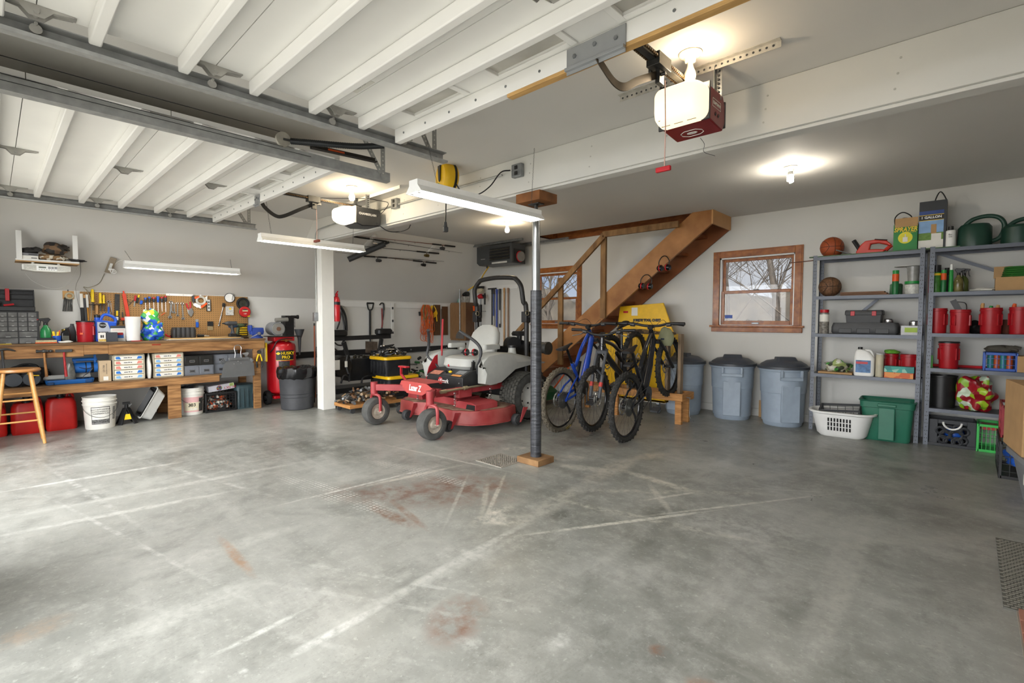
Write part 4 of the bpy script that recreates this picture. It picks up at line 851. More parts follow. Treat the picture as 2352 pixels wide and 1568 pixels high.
def oil_bottle(u,X,label,m_,cap,s_=1.0,lab=None,rz=90):
 yc=onx(u,778,X).y;t=thing('oil_bottle',label,'bottle',(X,yc,ZB),rz);t.scale=(s_,s_,s_)
 MB().vat([(0.10,0.06,0.015,0),(0.105,0.065,0.02,0.01),(0.105,0.065,0.02,0.12),(0.09,0.055,0.02,0.155),(0.045,0.04,0.018,0.185,0.018,0),(0.036,0.034,0.016,0.20,0.018,0)]).build('bottle',t,m_)
 MB().cyl((0.018,0,0.2),(0.018,0,0.218),0.017,n=14).build('cap',t,cap)
 if lab:MB().box(-0.035,0.035,-0.0335,-0.032,0.03,0.10).build('label',t,lab)
 return t
oil_bottle(151,-7.60,'black oil bottle left of the red tub on the bench',BLACK_GLOSS,BLACK,0.78,mat('lab_dark','#4c4c42',0.5))
oil_bottle(162,-7.74,'dark grey motor oil bottle with shiny side just behind the black one',mat('oil_grey','#4a4b4e',0.3),DKGREY,0.98)
t=thing('jar','small clear jar with gold lid behind the black oil bottle','jar',(-7.85,onx(149,750,-7.85).y,ZB),90);MB().lathe([(0.001,0),(0.03,0),(0.03,0.12),(0.001,0.12)],16).build('glass',t,mat('jar_glass','#8f8f86',0.15));MB().lathe([(0.031,0.12),(0.032,0.15),(0.001,0.152)],16).build('lid',t,mat('gold_lid','#b59a4a',0.3,0.7))
q=onx(150,779,-7.48);one('foam_packet','small white bubble wrap packet lying before the oil bottles','packet',MB().lump((0,0,0),0.055,0.025,0.013,9,0.3),PAPER,(-7.48,q.y,ZB),90)
# red tubs ------------------------------------------------------------
TUB=mat('tub_red','#a3141e',0.38,var=0.08)
def red_tub(loc,rz,label,r_=0.085,h_=0.19,lid=False,grp='red plastic tubs',scr=False):
 t=thing('red_tub',label,'tub',loc,rz,grp)
 prof=[(0.001,0),(r_*0.90,0),(r_*0.93,0.008),(r_*0.98,h_*0.88),(r_*1.04,h_*0.89),(r_*1.04,h_*0.93),(r_,h_*0.935),(r_*1.0,h_),(r_*0.95,h_),(r_*0.93,h_*0.9),(r_*0.88,0.01),(r_*0.001,0.01)]
 MB().lathe(prof,36).build('tub',t,TUB)
 for a_ in(-62,62):
  e=Matrix.Rotation(R(a_),4,'Z');b=MB(e);rr_=r_*0.965
  b.box(-0.024,0.024,-rr_-0.006,-rr_+0.01,h_*0.33,h_*0.36).box(-0.024,0.024,-rr_-0.006,-rr_+0.01,h_*0.74,h_*0.77).box(-0.027,-0.022,-rr_-0.006,-rr_+0.012,h_*0.33,h_*0.77).box(0.022,0.027,-rr_-0.006,-rr_+0.012,h_*0.33,h_*0.77)
  b.build('hand_grip',t,TUB,bev=0.002)
 if lid:MB().lathe([(0.001,h_+0.008),(r_*0.98,h_+0.008),(r_*1.05,h_+0.003),(r_*1.05,h_-0.008),(r_*1.0,h_-0.008),(r_*0.96,h_),(0.001,h_)],36).build('lid',t,BLACK)
 return t
yc,w_,hh=LW(174,217,737,-7.62)
RT=red_tub((-7.64,yc,ZB),100,'red plastic tub with black lid standing on the workbench',w_/2*0.97,hh*0.98,True,'red plastic tubs')
b=MB();b.bx((-0.055,-0.068,0.10),(0.03,0.003,0.02),(0,0,-38));b.build('orange_label',RT,ORANGE)
# blue oil jug
yc,w_,hh=LW(216,266,720,-7.68)
t=thing('oil_jug','large blue motor oil jug with grey label on the workbench','jug',(-7.70,yc,ZB),90)
JB=mat('jug_blue','#2050b8',0.35);b=MB();HW=w_/2;HT=hh
outl=[(-HW,0.005),(HW*0.92,0.0),(HW,HT*0.1),(HW,HT*0.72),(HW*0.82,HT*0.92),(HW*0.1,HT),(-HW*0.25,HT*0.88),(-HW*0.45,HT*0.80),(-HW*0.5,HT*0.90),(-HW*0.95,HT*0.90),(-HW,HT*0.75)]
hole=[(HW*0.72,HT*0.78),(HW*0.5,HT*0.86),(HW*0.05,HT*0.90),(-HW*0.1,HT*0.83),(HW*0.1,HT*0.77),(HW*0.5,HT*0.74)]
b.prism([(-HW,0.0),(HW*0.95,0.0),(HW,0.01),(HW,HT*0.70),(-HW*0.3,HT*0.76),(-HW,HT*0.78)],-0.055,0.055)
b.tube(curve([(HW*0.94,0,HT*0.62),(HW*0.95,0,HT*0.80),(HW*0.55,0,HT*0.92),(0,0,HT*0.965),(-HW*0.32,0,HT*0.86),(-HW*0.45,0,HT*0.70)],5),0.017,10)
b.build('jug',t,JB,bev=0.010);MB().cyl((-HW*0.72,0,HT*0.77),(-HW*0.72,0,HT*0.86),0.026,n=16).build('neck',t,JB);MB().cyl((-HW*0.72,0,HT*0.86),(-HW*0.72,0,HT*0.95),0.029,n=16).build('cap',t,BLACK)
MB().prism([(-HW*0.8,HT*0.1),(HW*0.3,HT*0.1),(HW*0.45,HT*0.35),(HW*0.15,HT*0.68),(-HW*0.8,HT*0.70)],-0.0565,-0.055).build('label',t,mat('jug_label','#aab0ba',0.4))
MB().lathe([(0.001,-0.0575),(0.034,-0.0575),(0.034,-0.0565),(0.001,-0.0565)],18,(-HW*0.3,0,HT*0.58),'y').build('brand_oval',t,BLACK);txt('TECH',0.024,WHITE,t,(-HW*0.3,-0.058,HT*0.58));MB().box(-HW*0.72,HW*0.2,-0.0572,-0.0565,HT*0.29,HT*0.35).build('band',t,BLACK);txt('SAE 5W-20',0.014,WHITE,t,(-HW*0.25,-0.058,HT*0.32));
def bench_box(name,label,u0,u1,v0,X,d,m_,zt=None):
 yc,w_,hh=LW(u0,u1,v0,X);t=thing(name,label,'box',(X,yc,ZB),90);MB().box(-w_/2,w_/2,0,d,0,hh).build('box',t,m_,bev=0.002);return t,w_,hh
t,w_,hh=bench_box('small_carton','small white and yellow carton right in front of the blue jug',226,243,764,-7.52,0.05,PAPER);MB().box(-0.016,-0.004,-0.0015,0,hh*0.45,hh*0.75).box(0.002,0.014,-0.0015,0,hh*0.45,hh*0.75).build('print',t,BLACK);MB().box(-w_/2,w_/2,-0.0012,0,0.004,hh*0.3).build('yellow_print',t,mat('carton_yel','#c9a95a',0.7,var=0.4,scale=60))
t,w_,hh=bench_box('dark_box','small dark grey box in front of the white bandage box',244,270,763,-7.51,0.07,mat('box_dark','#3b3f45',0.6));
t,w_,hh=bench_box('white_box','white box with red and blue print and dark lid left of the white canister',254,288,748,-7.62,0.08,PAPER)
MB().box(-w_/2-0.002,w_/2+0.002,-0.003,0.082,hh*0.84,hh).build('lid',t,DKGREY,bev=0.002);MB().box(-w_*0.05,w_*0.36,-0.0012,0,hh*0.2,hh*0.5).build('blue_print',t,mat('print_blue','#3a6fb5',0.6));MB().box(-w_*0.1,w_*0.32,-0.002,-0.0005,hh*0.4,hh*0.56).build('red_print',t,mat('print_red','#b02a2a',0.6));MB().box(-w_*0.4,w_*0.4,-0.0012,0,hh*0.72,hh*0.75).build('pink_line',t,mat('print_pink','#c98a8a',0.6))
yc,w_,hh=LW(287,324,727,-7.52);t=thing('white_canister','plain white open plastic canister on the workbench','canister',(-7.55,yc,ZB),90)
r_=w_/2;MB().lathe([(0.001,0),(r_*0.82,0),(r_*0.85,0.01),(r_,hh-0.004),(r_*1.02,hh),(r_*0.96,hh),(r_*0.8,0.01),(0.001,0.01)],32).build('canister',t,WHITE)
yc=onx(305,780,-7.46).y;t=thing('red_pencil','red carpenter pencil lying at the bench edge before the canister','pencil',(-7.44,yc,ZB),90);MB().beam((-0.02,0,0.005),(0.085,0,0.005),0.012,0.008).build('body',t,RED);MB().beam((-0.07,0,0.004),(-0.02,0,0.005),0.014,0.007).build('tip',t,BLACK)
# bag of ice melt / chips
def patch_mat(name,cols,scale=9,rough=0.35):
 m=bpy.data.materials.new(name);m.use_nodes=True;n=m.node_tree;p=n.nodes['Principled BSDF'];t_=n.nodes.new('ShaderNodeTexCoord')
 nz=n.nodes.new('ShaderNodeTexVoronoi');nz.inputs['Scale'].default_value=scale*1.3;n.links.new(t_.outputs['Object'],nz.inputs['Vector']);sx_=n.nodes.new('ShaderNodeSeparateColor');n.links.new(nz.outputs['Color'],sx_.inputs[0]);cr_=n.nodes.new('ShaderNodeValToRGB');cr_.color_ramp.interpolation='CONSTANT'
 el=cr_.color_ramp.elements;pos=[k/len(cols)for k in range(len(cols))]
 el[0].color=(*lin(cols[0]),1);el[1].position=pos[1];el[1].color=(*lin(cols[1]),1)
 for k in range(2,len(cols)):e=el.new(pos[k]);e.color=(*lin(cols[k]),1)
 n.links.new(sx_.outputs[0],cr_.inputs['Fac']);n.links.new(cr_.outputs[0],p.inputs['Base Color']);p.inputs['Roughness'].default_value=rough;return m
yc,w_,hh=LW(322,378,713,-7.65)
t=thing('product_bag','crumpled blue, green and white plastic product bag on the workbench','bag',(-7.66,yc,ZB),90)
MB().lump((0,0,0),w_*0.48,0.10,hh*0.40,4,0.26,30,20,True,4.5).build('bag',t,patch_mat('bag_print',['#1c4fb5','#e8eef5','#1c4fb5','#1c4fb5','#2f6fc5','#1c4fb5','#2f8f3f'],20),sub=1)
MB().lump((-0.03,0.0,hh*0.50),w_*0.40,0.07,hh*0.30,8,0.3,24,14,True,4.5).build('bag_top',t,patch_mat('bag_print_top',['#1d57bd','#57a845','#e5c83a','#3c9c47','#2f8f3f','#e8eef5'],17),sub=1)
strip('orange_pencil','two orange pencils sticking out behind the blue green bag','pencil',370,724,379,718,0,[('pencil',0,1,0.008,0.008,ORANGE),('tip',-0.2,0,0.006,0.006,WDH)])
# framed panel lying flat, black case and other things on it
y0,y1=onx(383,780,-7.45).y,onx(560,775,-7.45).y
t=thing('framed_board','flat metal framed board lying on the right half of the bench','board',(-7.72,(y0+y1)/2,ZB),90);L_=y1-y0
MB().box(-L_/2,L_/2,-0.27,0.25,0,0.012).build('frame',t,mat('alu_frame','#b5b3ae',0.3,0.7),bev=0.004);MB().box(-L_/2+0.03,L_/2-0.03,-0.25,0.23,0.012,0.022).build('board',t,mat('board_tan','#b8935c',0.7),bev=0.003)
ZT=ZB+0.0225
yc,w_,hh=LW(394,447,752,-7.72,ZT);t=thing('socket_case','black ribbed hard case of sockets lying on the flat panel','case',(-7.72,yc,ZT),90)
b=MB();b.vat([(w_*0.94,0.16,0.02,0),(w_,0.17,0.03,0.01),(w_,0.17,0.03,hh*0.75),(w_*0.9,0.15,0.03,hh)]);b.build('case',t,DKGREY)
for k in range(5):MB().box(-w_*0.4+k*w_*0.2-0.012,-w_*0.4+k*w_*0.2+0.012,-0.09,0.08,0.008,hh+0.003).build('rib',t,BLACK,bev=0.004)
q=onx(385,768,-7.75);one('red_cutter','red handled pipe cutter left of the black socket case','cutter',MB().use(RED).tube(curve([(-0.03,0,0.05),(0.0,0,0.025),(0.03,0,0.02),(0.04,0,0.03)],4),0.011,8).use(BLACK).lump((0.05,0,0),0.028,0.03,0.03,2,0.2),None,(-7.74,q.y,ZT),90)
q=onx(468,768,-7.75);t=thing('angle_grinder','black and silver angle grinder lying flat on the panel','grinder',(-7.74,q.y,ZT),90);MB().cyl((-0.08,0,0.022),(0.0,0,0.02),0.021,0.018,14).build('body',t,BLACK);MB().cyl((0.0,0,0.02),(0.06,0,0.015),0.013,0.008,12).build('tip',t,CHROME)
def drill(u,v0,X,label,m_,s_=1.0,flip=1,zb=ZB):
 yc,w_,hh=LW(u-10,u+10,v0,X,zb);t=thing('cordless_drill',label,'drill',(X,yc,zb),90,'cordless drills on the bench');t.scale=(s_*flip,s_,s_)
 MB().cyl((-0.085,0,0.19),(0.03,0,0.19),0.03,0.032,16).cyl((0.03,0,0.19),(0.065,0,0.19),0.026,0.02,16).build('motor_body',t,m_);MB().cyl((0.065,0,0.19),(0.10,0,0.19),0.014,0.008,12).build('chuck',t,BLACK)
 MB().tube([(-0.02,0,0.17),(-0.03,0,0.10),(-0.04,0,0.05)],[0.02,0.018,0.021],10).build('grip',t,m_);MB().vat([(0.10,0.07,0.012,0,-0.03,0),(0.10,0.07,0.012,0.045,-0.03,0)]).build('battery',t,BLACK,bev=0.004);MB().tube([(0.0,0,0.155),(-0.004,0,0.12)],0.006,6).build('trigger',t,BLACK);return t
drill(528,735,-7.70,'black cordless drill standing on the bench near the pegboard right end',DKGREY,1.0,-1,ZT)
drill(537,745,-7.84,'dark blue cordless driver just behind the black drill',mat('driver_blue','#24405e',0.4),0.8,1,ZT)
drill(550,743,-7.86,'olive green cordless drill left of the yellow bit rack',mat('drill_olive','#4e5c3c',0.45),0.95,1)
q=onx(560,752,-7.95);t=thing('bit_organizer','yellow and black rack of drill bits leaning at the pegboard right end','bit rack',(-7.98,q.y,ZB),90);
for k in range(5):MB().box(-0.05,0.055,-0.01,0.01,0.03+0.034*k,0.052+0.034*k).build('bit_bar',t,YELLOW,bev=0.005)
MB().box(-0.055,0.06,0.0,0.03,0,0.21).build('backing',t,BLACK,bev=0.003)
q=onx(556,771,-7.6);one('steel_dish','shallow round steel dish on the bench between drills and vise','dish',MB().lathe([(0.001,0),(0.06,0),(0.10,0.02),(0.104,0.022),(0.095,0.02),(0.058,0.005),(0.001,0.005)],32),CHROME,(-7.60,q.y,ZB),90)
# vise
q=onx(593,772,-7.55);VB=mat('vise_blue','#26418f',0.4,var=0.15)
t=thing('bench_vise','blue bench vise at the right end of the workbench','vise',(-7.56,q.y-0.02,ZB),90)
MB().lathe([(0.001,0),(0.085,0),(0.085,0.018),(0.06,0.03),(0.055,0.06),(0.001,0.06)],24).build('base',t,VB);MB().vat([(0.16,0.09,0.01,0.05),(0.18,0.10,0.01,0.09),(0.17,0.09,0.01,0.15)]).box(-0.10,-0.07,-0.055,0.055,0.10,0.185).build('body',t,VB,bev=0.006)
MB().box(-0.066,-0.05,-0.055,0.055,0.15,0.178).box(-0.098,-0.07,-0.05,0.05,0.186,0.192).build('jaw',t,STEEL,bev=0.002);MB().beam((-0.13,-0.11,0.01),(0.0,-0.095,0.07),0.012,0.012).cyl((0.0,-0.11,0.07),(0.0,-0.05,0.07),0.022,n=14).cyl((-0.13,-0.12,0.01),(-0.13,-0.098,0.01),0.011,n=10).build('handle',t,CHROME)
# -- hammers and dustpan on the bench front
def hammer(u,v,label,head,hm,L_,kind='ball'):
 q=onx(u,v,XB);t=thing('hammer',label,'hammer',(XB+0.024,q.y,q.z),90,'hammers hanging on the bench front');b=MB()
 if kind=='ball':b.cyl((-0.065,0,0),(-0.045,0,0),0.017,n=14).cyl((-0.045,0,0),(0.035,0,0),0.013,n=14).ball((0.052,0,0),0.017).ball((0,0,0),0.021,(1.2,0.9,1))
 elif kind=='sledge':b.bx((0,0,0),(0.14,0.032,0.032))
 else:b.tube(curve([(-0.03,0,-0.004),(0.02,0,0.006),(0.06,0,0.0),(0.10,0,-0.018)],4),[0.013]*6+[0.010]*5+[0.006]*8,8)
 b.build('head',t,DSTEEL,bev=0.003 if kind=='sledge' else 0)
 MB().tube([(0,0,-0.01),(0.002,0,-L_*0.3),(0.012,0,-L_)],[0.010,0.010,0.014],10).build('handle',t,hm)
hammer(4,803,'claw hammer with dark handle hanging on the bench front at the left edge',0,DKGREY,0.24,'claw')
hammer(101,806,'ball peen hammer with a bare wood handle hanging on the bench front',0,mat('hammer_wood','#9c6b3a',0.55,var=0.3,scale=9),0.28)
hammer(146,805,'sledge hammer with a red handle hanging on the bench front',0,mat('handle_red','#9e2326',0.45,var=0.2),0.29,'sledge')
# dustpan
q0,q1=onx(506,868,XB+0.02),onx(583,862,XB+0.02);wd=q1.y-q0.y;q=onx(545,820,XB+0.02);zt=onx(540,785,XB+0.02).z
t=thing('dustpan','wide grey metal dustpan hanging from the bench front','dustpan',(XB+0.03,(q0.y+q1.y)/2,q0.z),90);h_=onx(545,826,XB).z-q0.z;DP=mat('dustpan_steel','#7d7f80',0.35,0.55,var=0.12,scale=5)
MB().prism([(-wd/2,0.004),(wd/2,0.004),(wd*0.48,h_*0.75),(wd*0.40,h_*0.98),(wd*0.33,h_),(-wd*0.28,h_),(-wd*0.38,h_*0.9),(-wd*0.44,h_*0.6)],-0.022,-0.018).build('pan',t,DP)
b=MB()
for k in range(5):
 a_=R(20+14*k);b.beam((-wd*0.28-0.05*math.cos(a_)-0.02,-0.02,h_*0.72+0.05*math.sin(a_)),(-wd*0.28-0.085*math.cos(a_)-0.03,-0.03,h_*0.78+0.085*math.sin(a_)),0.010,0.02,up=(0,1,0));b.beam((wd*0.32+0.04*math.cos(a_),-0.02,h_*0.8+0.04*math.sin(a_)),(wd*0.34+0.06*math.cos(a_),-0.03,h_*0.85+0.06*math.sin(a_)),0.009,0.02,up=(0,1,0))
b.box(-wd*0.28,wd*0.33,-0.045,-0.015,h_,h_+0.035);b.build('hood',t,DP,bev=0.003)
MB().tube(curve([(-0.042,-0.03,h_+0.02),(-0.034,-0.03,h_+0.10),(-0.045,-0.025,h_+0.16),(-0.03,-0.02,h_+0.195),(0,-0.02,h_+0.205),(0.03,-0.02,h_+0.195),(0.045,-0.025,h_+0.16),(0.034,-0.03,h_+0.10),(0.042,-0.03,h_+0.02)],5),0.006,8).build('wire_handle',t,CHROME)
b=MB()
for(x,z)in((-0.05,h_*0.78),(0.0,h_*0.93),(0.04,h_*0.8)):b.ball((x,-0.023,z),0.006,n=8,m=6)
b.build('rivets',t,CHROME)
# bolt cutters and grooming brush on the end leg
q=onx(594,808,XB);t=thing('lineman_pliers','yellow and black cable cutters hanging on the bench end leg','cable cutter',(XB+0.014,q.y,q.z),90)
MB().lathe([(0.001,-0.014),(0.026,-0.014),(0.028,0.0),(0.001,0.0)],18,(0,0,0),'y').build('head',t,DSTEEL)
for s_ in(-1,1):
 MB().tube(curve([(0.004*s_,-0.008,-0.03),(0.016*s_,-0.008,-0.05),(0.032*s_,-0.008,-0.10),(0.034*s_,-0.008,-0.13)],4),0.010,8).build('yellow_grip',t,YELLOW);MB().tube(curve([(0.034*s_,-0.008,-0.13),(0.038*s_,-0.008,-0.17),(0.028*s_,-0.008,-0.22)],4),0.011,8).build('black_grip',t,BLACK)
q0,q1=onx(611,790,-7.5),onx(611,830,-7.5);t=thing('wire_brush','yellow backed long bristle brush hung on the bench end','brush',(-7.48,2.705,q1.z),0);MB().box(-0.02,0.02,0.015,0.04,0,q0.z-q1.z+0.02).build('back',t,YELLOW,bev=0.004);MB().box(-0.018,0.018,0.0,0.015,0.01,q0.z-q1.z-0.05).build('bristles',t,mat('bristle_tan','#b7ad8a',0.9,var=0.3,scale=150))
# -- things on the lower shelf
ZS=0.5312
def PB(u0,u1,v0,X=-7.45):return LW(u0,u1,v0,X,ZS)
CAB=mat('cabinet_beige','#a9a08c',0.6)
def paper_cabinet(u0,u1,label,cols):
 yc,w_,hh=PB(u0,u1,812 if u0<300 else 808);hh=0.312;t=thing('drawer_cabinet',label,'cabinet',(-7.45,yc,ZS),90,'beige five drawer cabinets under the bench')
 MB().box(-w_/2,w_/2,0.25,0.26,0,hh).box(-w_/2,-w_/2+0.014,0,0.25,0,hh).box(w_/2-0.014,w_/2,0,0.25,0,hh).box(-w_/2,w_/2,0,0.25,hh-0.01,hh).box(-w_/2,w_/2,0,0.25,0,0.01).build('frame',t,CAB,bev=0.002)
 for k in range(5):
  z=0.014+k*(hh-0.022)/5;hz=(hh-0.022)/5-0.006;d_=MB().box(-w_/2+0.016,w_/2-0.016,0.004,0.24,z,z+hz).build('drawer',t,mat('cover_cream','#d5cdb5',0.7))
  x=w_/2-0.03;f=MB();f.prism([(-x,z+0.01),(-x+0.05,z+0.008),(x-0.05,z+0.008),(x,z+0.01),(x,z+hz-0.012),(x-0.05,z+hz-0.008),(-x+0.05,z+hz-0.008),(-x,z+hz-0.012)],0.001,0.004);f.build('front_panel',d_,PAPER)
  for e_ in(-1,1):MB().prism([(e_*x,z+0.012),(e_*(x-0.05),z+0.008),(e_*(x-0.035),z+hz-0.01),(e_*x,z+hz-0.014)],-0.0005,0.001).build('coloured_tip',d_,mat('tip_'+cols[k],{'b':'#2c72c4','r':'#d98477','l':'#7fb0d9'}[cols[k]],0.5))
  txt('● ○ ◎',0.02,BLACK,d_,(0.01,0,z+hz/2))if False else MB().cyl((0.0,0.0,z+hz/2),(0.0,0.001,z+hz/2),0.007,n=12).box(-0.05,-0.012,0.0002,0.001,z+hz*0.4,z+hz*0.55).box(0.012,0.03,0.0002,0.001,z+hz*0.4,z+hz*0.55).build('print',d_,DKGREY)
paper_cabinet(258,332,'beige cabinet of five slim drawers with blue and red tipped fronts, left one','lbrrb')
paper_cabinet(351,421,'beige cabinet of five slim drawers with mostly blue tipped fronts, right one','blblr')
yc,w_,hh=PB(336,350,812);one('rag','white folded cloth wedged between the two beige drawer cabinets','cloth',MB().lump((0,0,0),w_*0.42,0.10,0.175,6,0.08,16,14),mat('cloth_white','#cfccc4',0.95),(-7.52,yc,ZS),90)
yc,w_,hh=PB(228,255,828);t=thing('carton','small kraft carton with printed text standing on the lower shelf','box',(-7.46,yc,ZS),90);KR=mat('kraft','#b8a284',0.85,var=0.06)
MB().box(-w_/2,w_/2,0,0.12,0,hh).build('box',t,KR,bev=0.002);txt('CF170R',0.026,DKGREY,t,(-0.012,-0.0008,hh*0.62),rot=(90,-90,0));txt('DISCARD PACKAGE',0.014,DKGREY,t,(0.012,-0.0008,hh*0.6),rot=(90,-90,0));MB().box(-0.02,0.025,-0.001,0,0.015,0.06).build('sticker',t,PAPER)
# black card drawers and grey card drawers
def card_drawer(u0,u1,z,label,m_,X=-7.46):
 yc,w_,hh=PB(u0,u1,850);h_=0.128;t=thing('card_file',label,'card file',(X,yc,z),90,'metal two drawer card files')
 MB().box(-w_/2,w_/2,0.004,0.3,0,h_).build('case',t,m_,bev=0.003)
 for s_ in(-1,1):
  x0=-w_/2+0.012 if s_<0 else 0.006;x1=-0.006 if s_<0 else w_/2-0.012;d_=MB().box(x0,x1,-0.002,0.01,0.014,h_-0.012).build('drawer',t,m_,bev=0.003);xc=(x0+x1)/2
  MB().box(xc-0.03,xc+0.03,-0.006,-0.002,0.04,0.045).box(xc-0.03,xc+0.03,-0.006,-0.002,0.068,0.073).box(xc-0.03,xc-0.026,-0.006,-0.002,0.04,0.073).box(xc+0.026,xc+0.03,-0.006,-0.002,0.04,0.073).build('label_holder',d_,CHROME)
  if s_>0 or True:MB().box(xc-0.026,xc+0.026,-0.0035,-0.002,0.045,0.068).build('label_slot',d_,DKGREY)
 return t
CB_=mat('file_black','#222220',0.35,var=0.2,scale=20);CG=mat('file_grey','#6d7178',0.45)
card_drawer(424,492,ZS,'grey metal two drawer card file under the black one',CG);card_drawer(424,492,ZS+0.130,'black metal two drawer card file stacked on a grey one',CB_)
card_drawer(494,560,ZS,'grey metal card file behind the dustpan, lower of the pair',CG,-7.50);card_drawer(494,560,ZS+0.130,'grey metal card file behind the dustpan, upper of the pair',CG,-7.50)
q=onx(566,822,-7.6);t=thing('spray_bottle','small red and white trigger spray bottle behind the dustpan','spray bottle',(-7.62,q.y,ZS),90);t.scale=(1.2,1.2,1.25);sprayer(t,body=RED,head=WHITE,noz=RED)
# blue power tool with cord on a blue tray, grey clutter
q=onx(190,880,-7.45);w_=onx(219,880,-7.45).y-onx(105,880,-7.45).y
t=thing('blue_saw_case','blue plastic tray with papers lying on the lower shelf','tray',(-7.62,onx(162,880,-7.5).y,ZS),90);MB().vat([(w_*0.95,0.30,0.03,0),(w_,0.32,0.04,0.035),(w_,0.32,0.04,0.05),(w_*0.9,0.28,0.03,0.05),(w_*0.86,0.26,0.03,0.01)]).build('tray',t,mat('tray_blue','#1c5a9e',0.4),bev=0.003)
MB().bx((0.08,0.02,0.075),(0.22,0.02,0.05),(-35,0,3)).bx((-0.13,0.0,0.07),(0.18,0.02,0.05),(-40,0,-6)).build('papers',t,mat('paper_grey','#b5b5b0',0.8));MB().box(w_*0.30,w_*0.44,-0.168,-0.15,0.01,0.045).box(-w_*0.46,-w_*0.34,-0.168,-0.15,0.0,0.03).build('latch',t,mat('tray_blue_dark','#15406f',0.4),bev=0.003)
q=onx(196,833,-7.55);t=thing('belt_sander','blue corded power tool hanging under the worktop','power tool',(-7.60,q.y,0.70),90);BT=mat('tool_blue','#1f5ea8',0.4)
MB().cyl((-0.10,0,0.0),(0.11,0,0.0),0.062,n=20).build('motor',t,BT);MB().cyl((-0.11,0,0.095),(0.11,0,0.095),0.020,n=14).build('top_handle',t,BT);MB().box(-0.10,-0.08,-0.02,0.02,0.04,0.09).box(0.08,0.10,-0.02,0.02,0.04,0.15).build('strut',t,BT)
MB().cyl((0.05,0,0),(0.075,0,0),0.064,n=20).cyl((0.0,0,0),(0.01,0,0),0.064,n=20).build('bands',t,BLACK);MB().tube(curve([(-0.08,-0.05,0.02),(0.0,-0.075,-0.01),(0.06,-0.075,0.0),(0.03,-0.075,-0.05),(-0.02,-0.08,-0.09),(-0.03,-0.08,-0.12)],5),0.004,6).build('cord',t,BLACK);MB().bx((-0.035,-0.08,-0.135),(0.022,0.02,0.035),(0,15,0)).build('plug',t,BLACK,bev=0.003)
q=onx(160,850,-7.55);t=thing('silver_bag','grey clear plastic pouch standing beside the blue power tool','pouch',(-7.52,q.y,ZS),90);MB().lump((0,0,0),0.05,0.04,0.14,12,0.1,16,12).build('pouch',t,mat('pouch_grey','#6f706c',0.2,var=0.35,scale=20));MB().box(-0.03,0.03,-0.03,0.02,0,0.03).build('base',t,DKGREY,bev=0.004)
# dark tool bags at far left of the shelf
for i,(u,v,sx,sz,lab)in enumerate(((60,850,0.17,0.13,'black power tool bag heap on the lower shelf behind the stool'),(20,845,0.14,0.10,'black cased tool at the far left end of the lower shelf'))):
 q=onx(u,v,-7.65);t=thing('tool_bag',lab,'tool bag',(-7.66,q.y,ZS),90,'black tool bags');MB().lump((0,0,0),sx,0.15,sz,i+20,0.3,24,14).build('bag',t,mat('bag_black','#232325',0.7,var=0.35,scale=14))
 MB().tube(curve([(-sx*0.7,-0.08,sz*0.9),(-sx*0.4,-0.1,sz*1.75),(sx*0.4,-0.1,sz*1.8),(sx*0.8,-0.08,sz*0.9)],6),0.008,6).build('strap',t,BLACK);MB().lathe([(0.001,0),(0.07,0),(0.075,0.02),(0.03,0.03),(0.001,0.03)],20,(sx*0.2,-0.18,0.08),'y').build('wheel',t,mat('slate','#3f454c',0.5))
one('yellow_strap','thin yellow strap over the black bags at the left edge','strap',MB().tube([onx(62,858,-7.45),onx(75,862,-7.45),onx(90,862,-7.45)],0.006,6),YELLOW)
q=onx(8,783,-7.45);one('yellow_marker','flat yellow strip lying on the worktop at the left edge','marker',MB().box(-7.46,-7.44,q.y-0.04,q.y+0.06,ZB+0.0005,ZB+0.006),YELLOW)
# -- under the bench
GAS=mat('gas_can_red','#b51d18',0.4,var=0.1)
def gas_can(X,y,w_,h_,label,rz=90):
 t=thing('gas_can',label,'gas can',(X,y,0),rz,'red plastic gas cans under the bench');b=MB();d=0.24;
 b.vat([(w_*0.94,d*0.9,0.04,0),(w_,d,0.05,0.03),(w_*0.99,d,0.06,h_*0.62),(w_*0.95,d*0.93,0.06,h_*0.84),(w_*0.80,d*0.78,0.06,h_*0.97),(w_*0.6,d*0.6,0.05,h_)],6);b.build('can',t,GAS)
 MB().lathe([(0.001,0),(0.045,0),(0.045,0.02),(0.03,0.028),(0.026,0.06),(0.032,0.064),(0.03,0.08),(0.015,0.09),(0.001,0.09)],18,(-w_*0.02,-d*0.18,h_*0.95)).build('spout',t,BLACK);MB().tube(curve([(0.05,0.0,h_*0.98),(0.06,0.0,h_*1.08),(w_*0.36,0.0,h_*1.07),(w_*0.42,0,h_*0.86)],5),0.014,8).build('handle',t,GAS)
 return t
y0=onx(26,1000,-7.52).y;y1=onx(104,990,-7.52).y;gas_can(-7.66,(y0+y1)/2,y1-y0,0.35,'red gas can directly behind the stool, middle of the three')
y0=onx(106,990,-7.55).y;y1=onx(180,985,-7.55).y;gas_can(-7.66,(y0+y1)/2,y1-y0,0.37,'red gas can next to the white bucket, rightmost of the three')
gas_can(-7.68,-0.03,0.24,0.34,'red gas can at the left edge, mostly out of view')
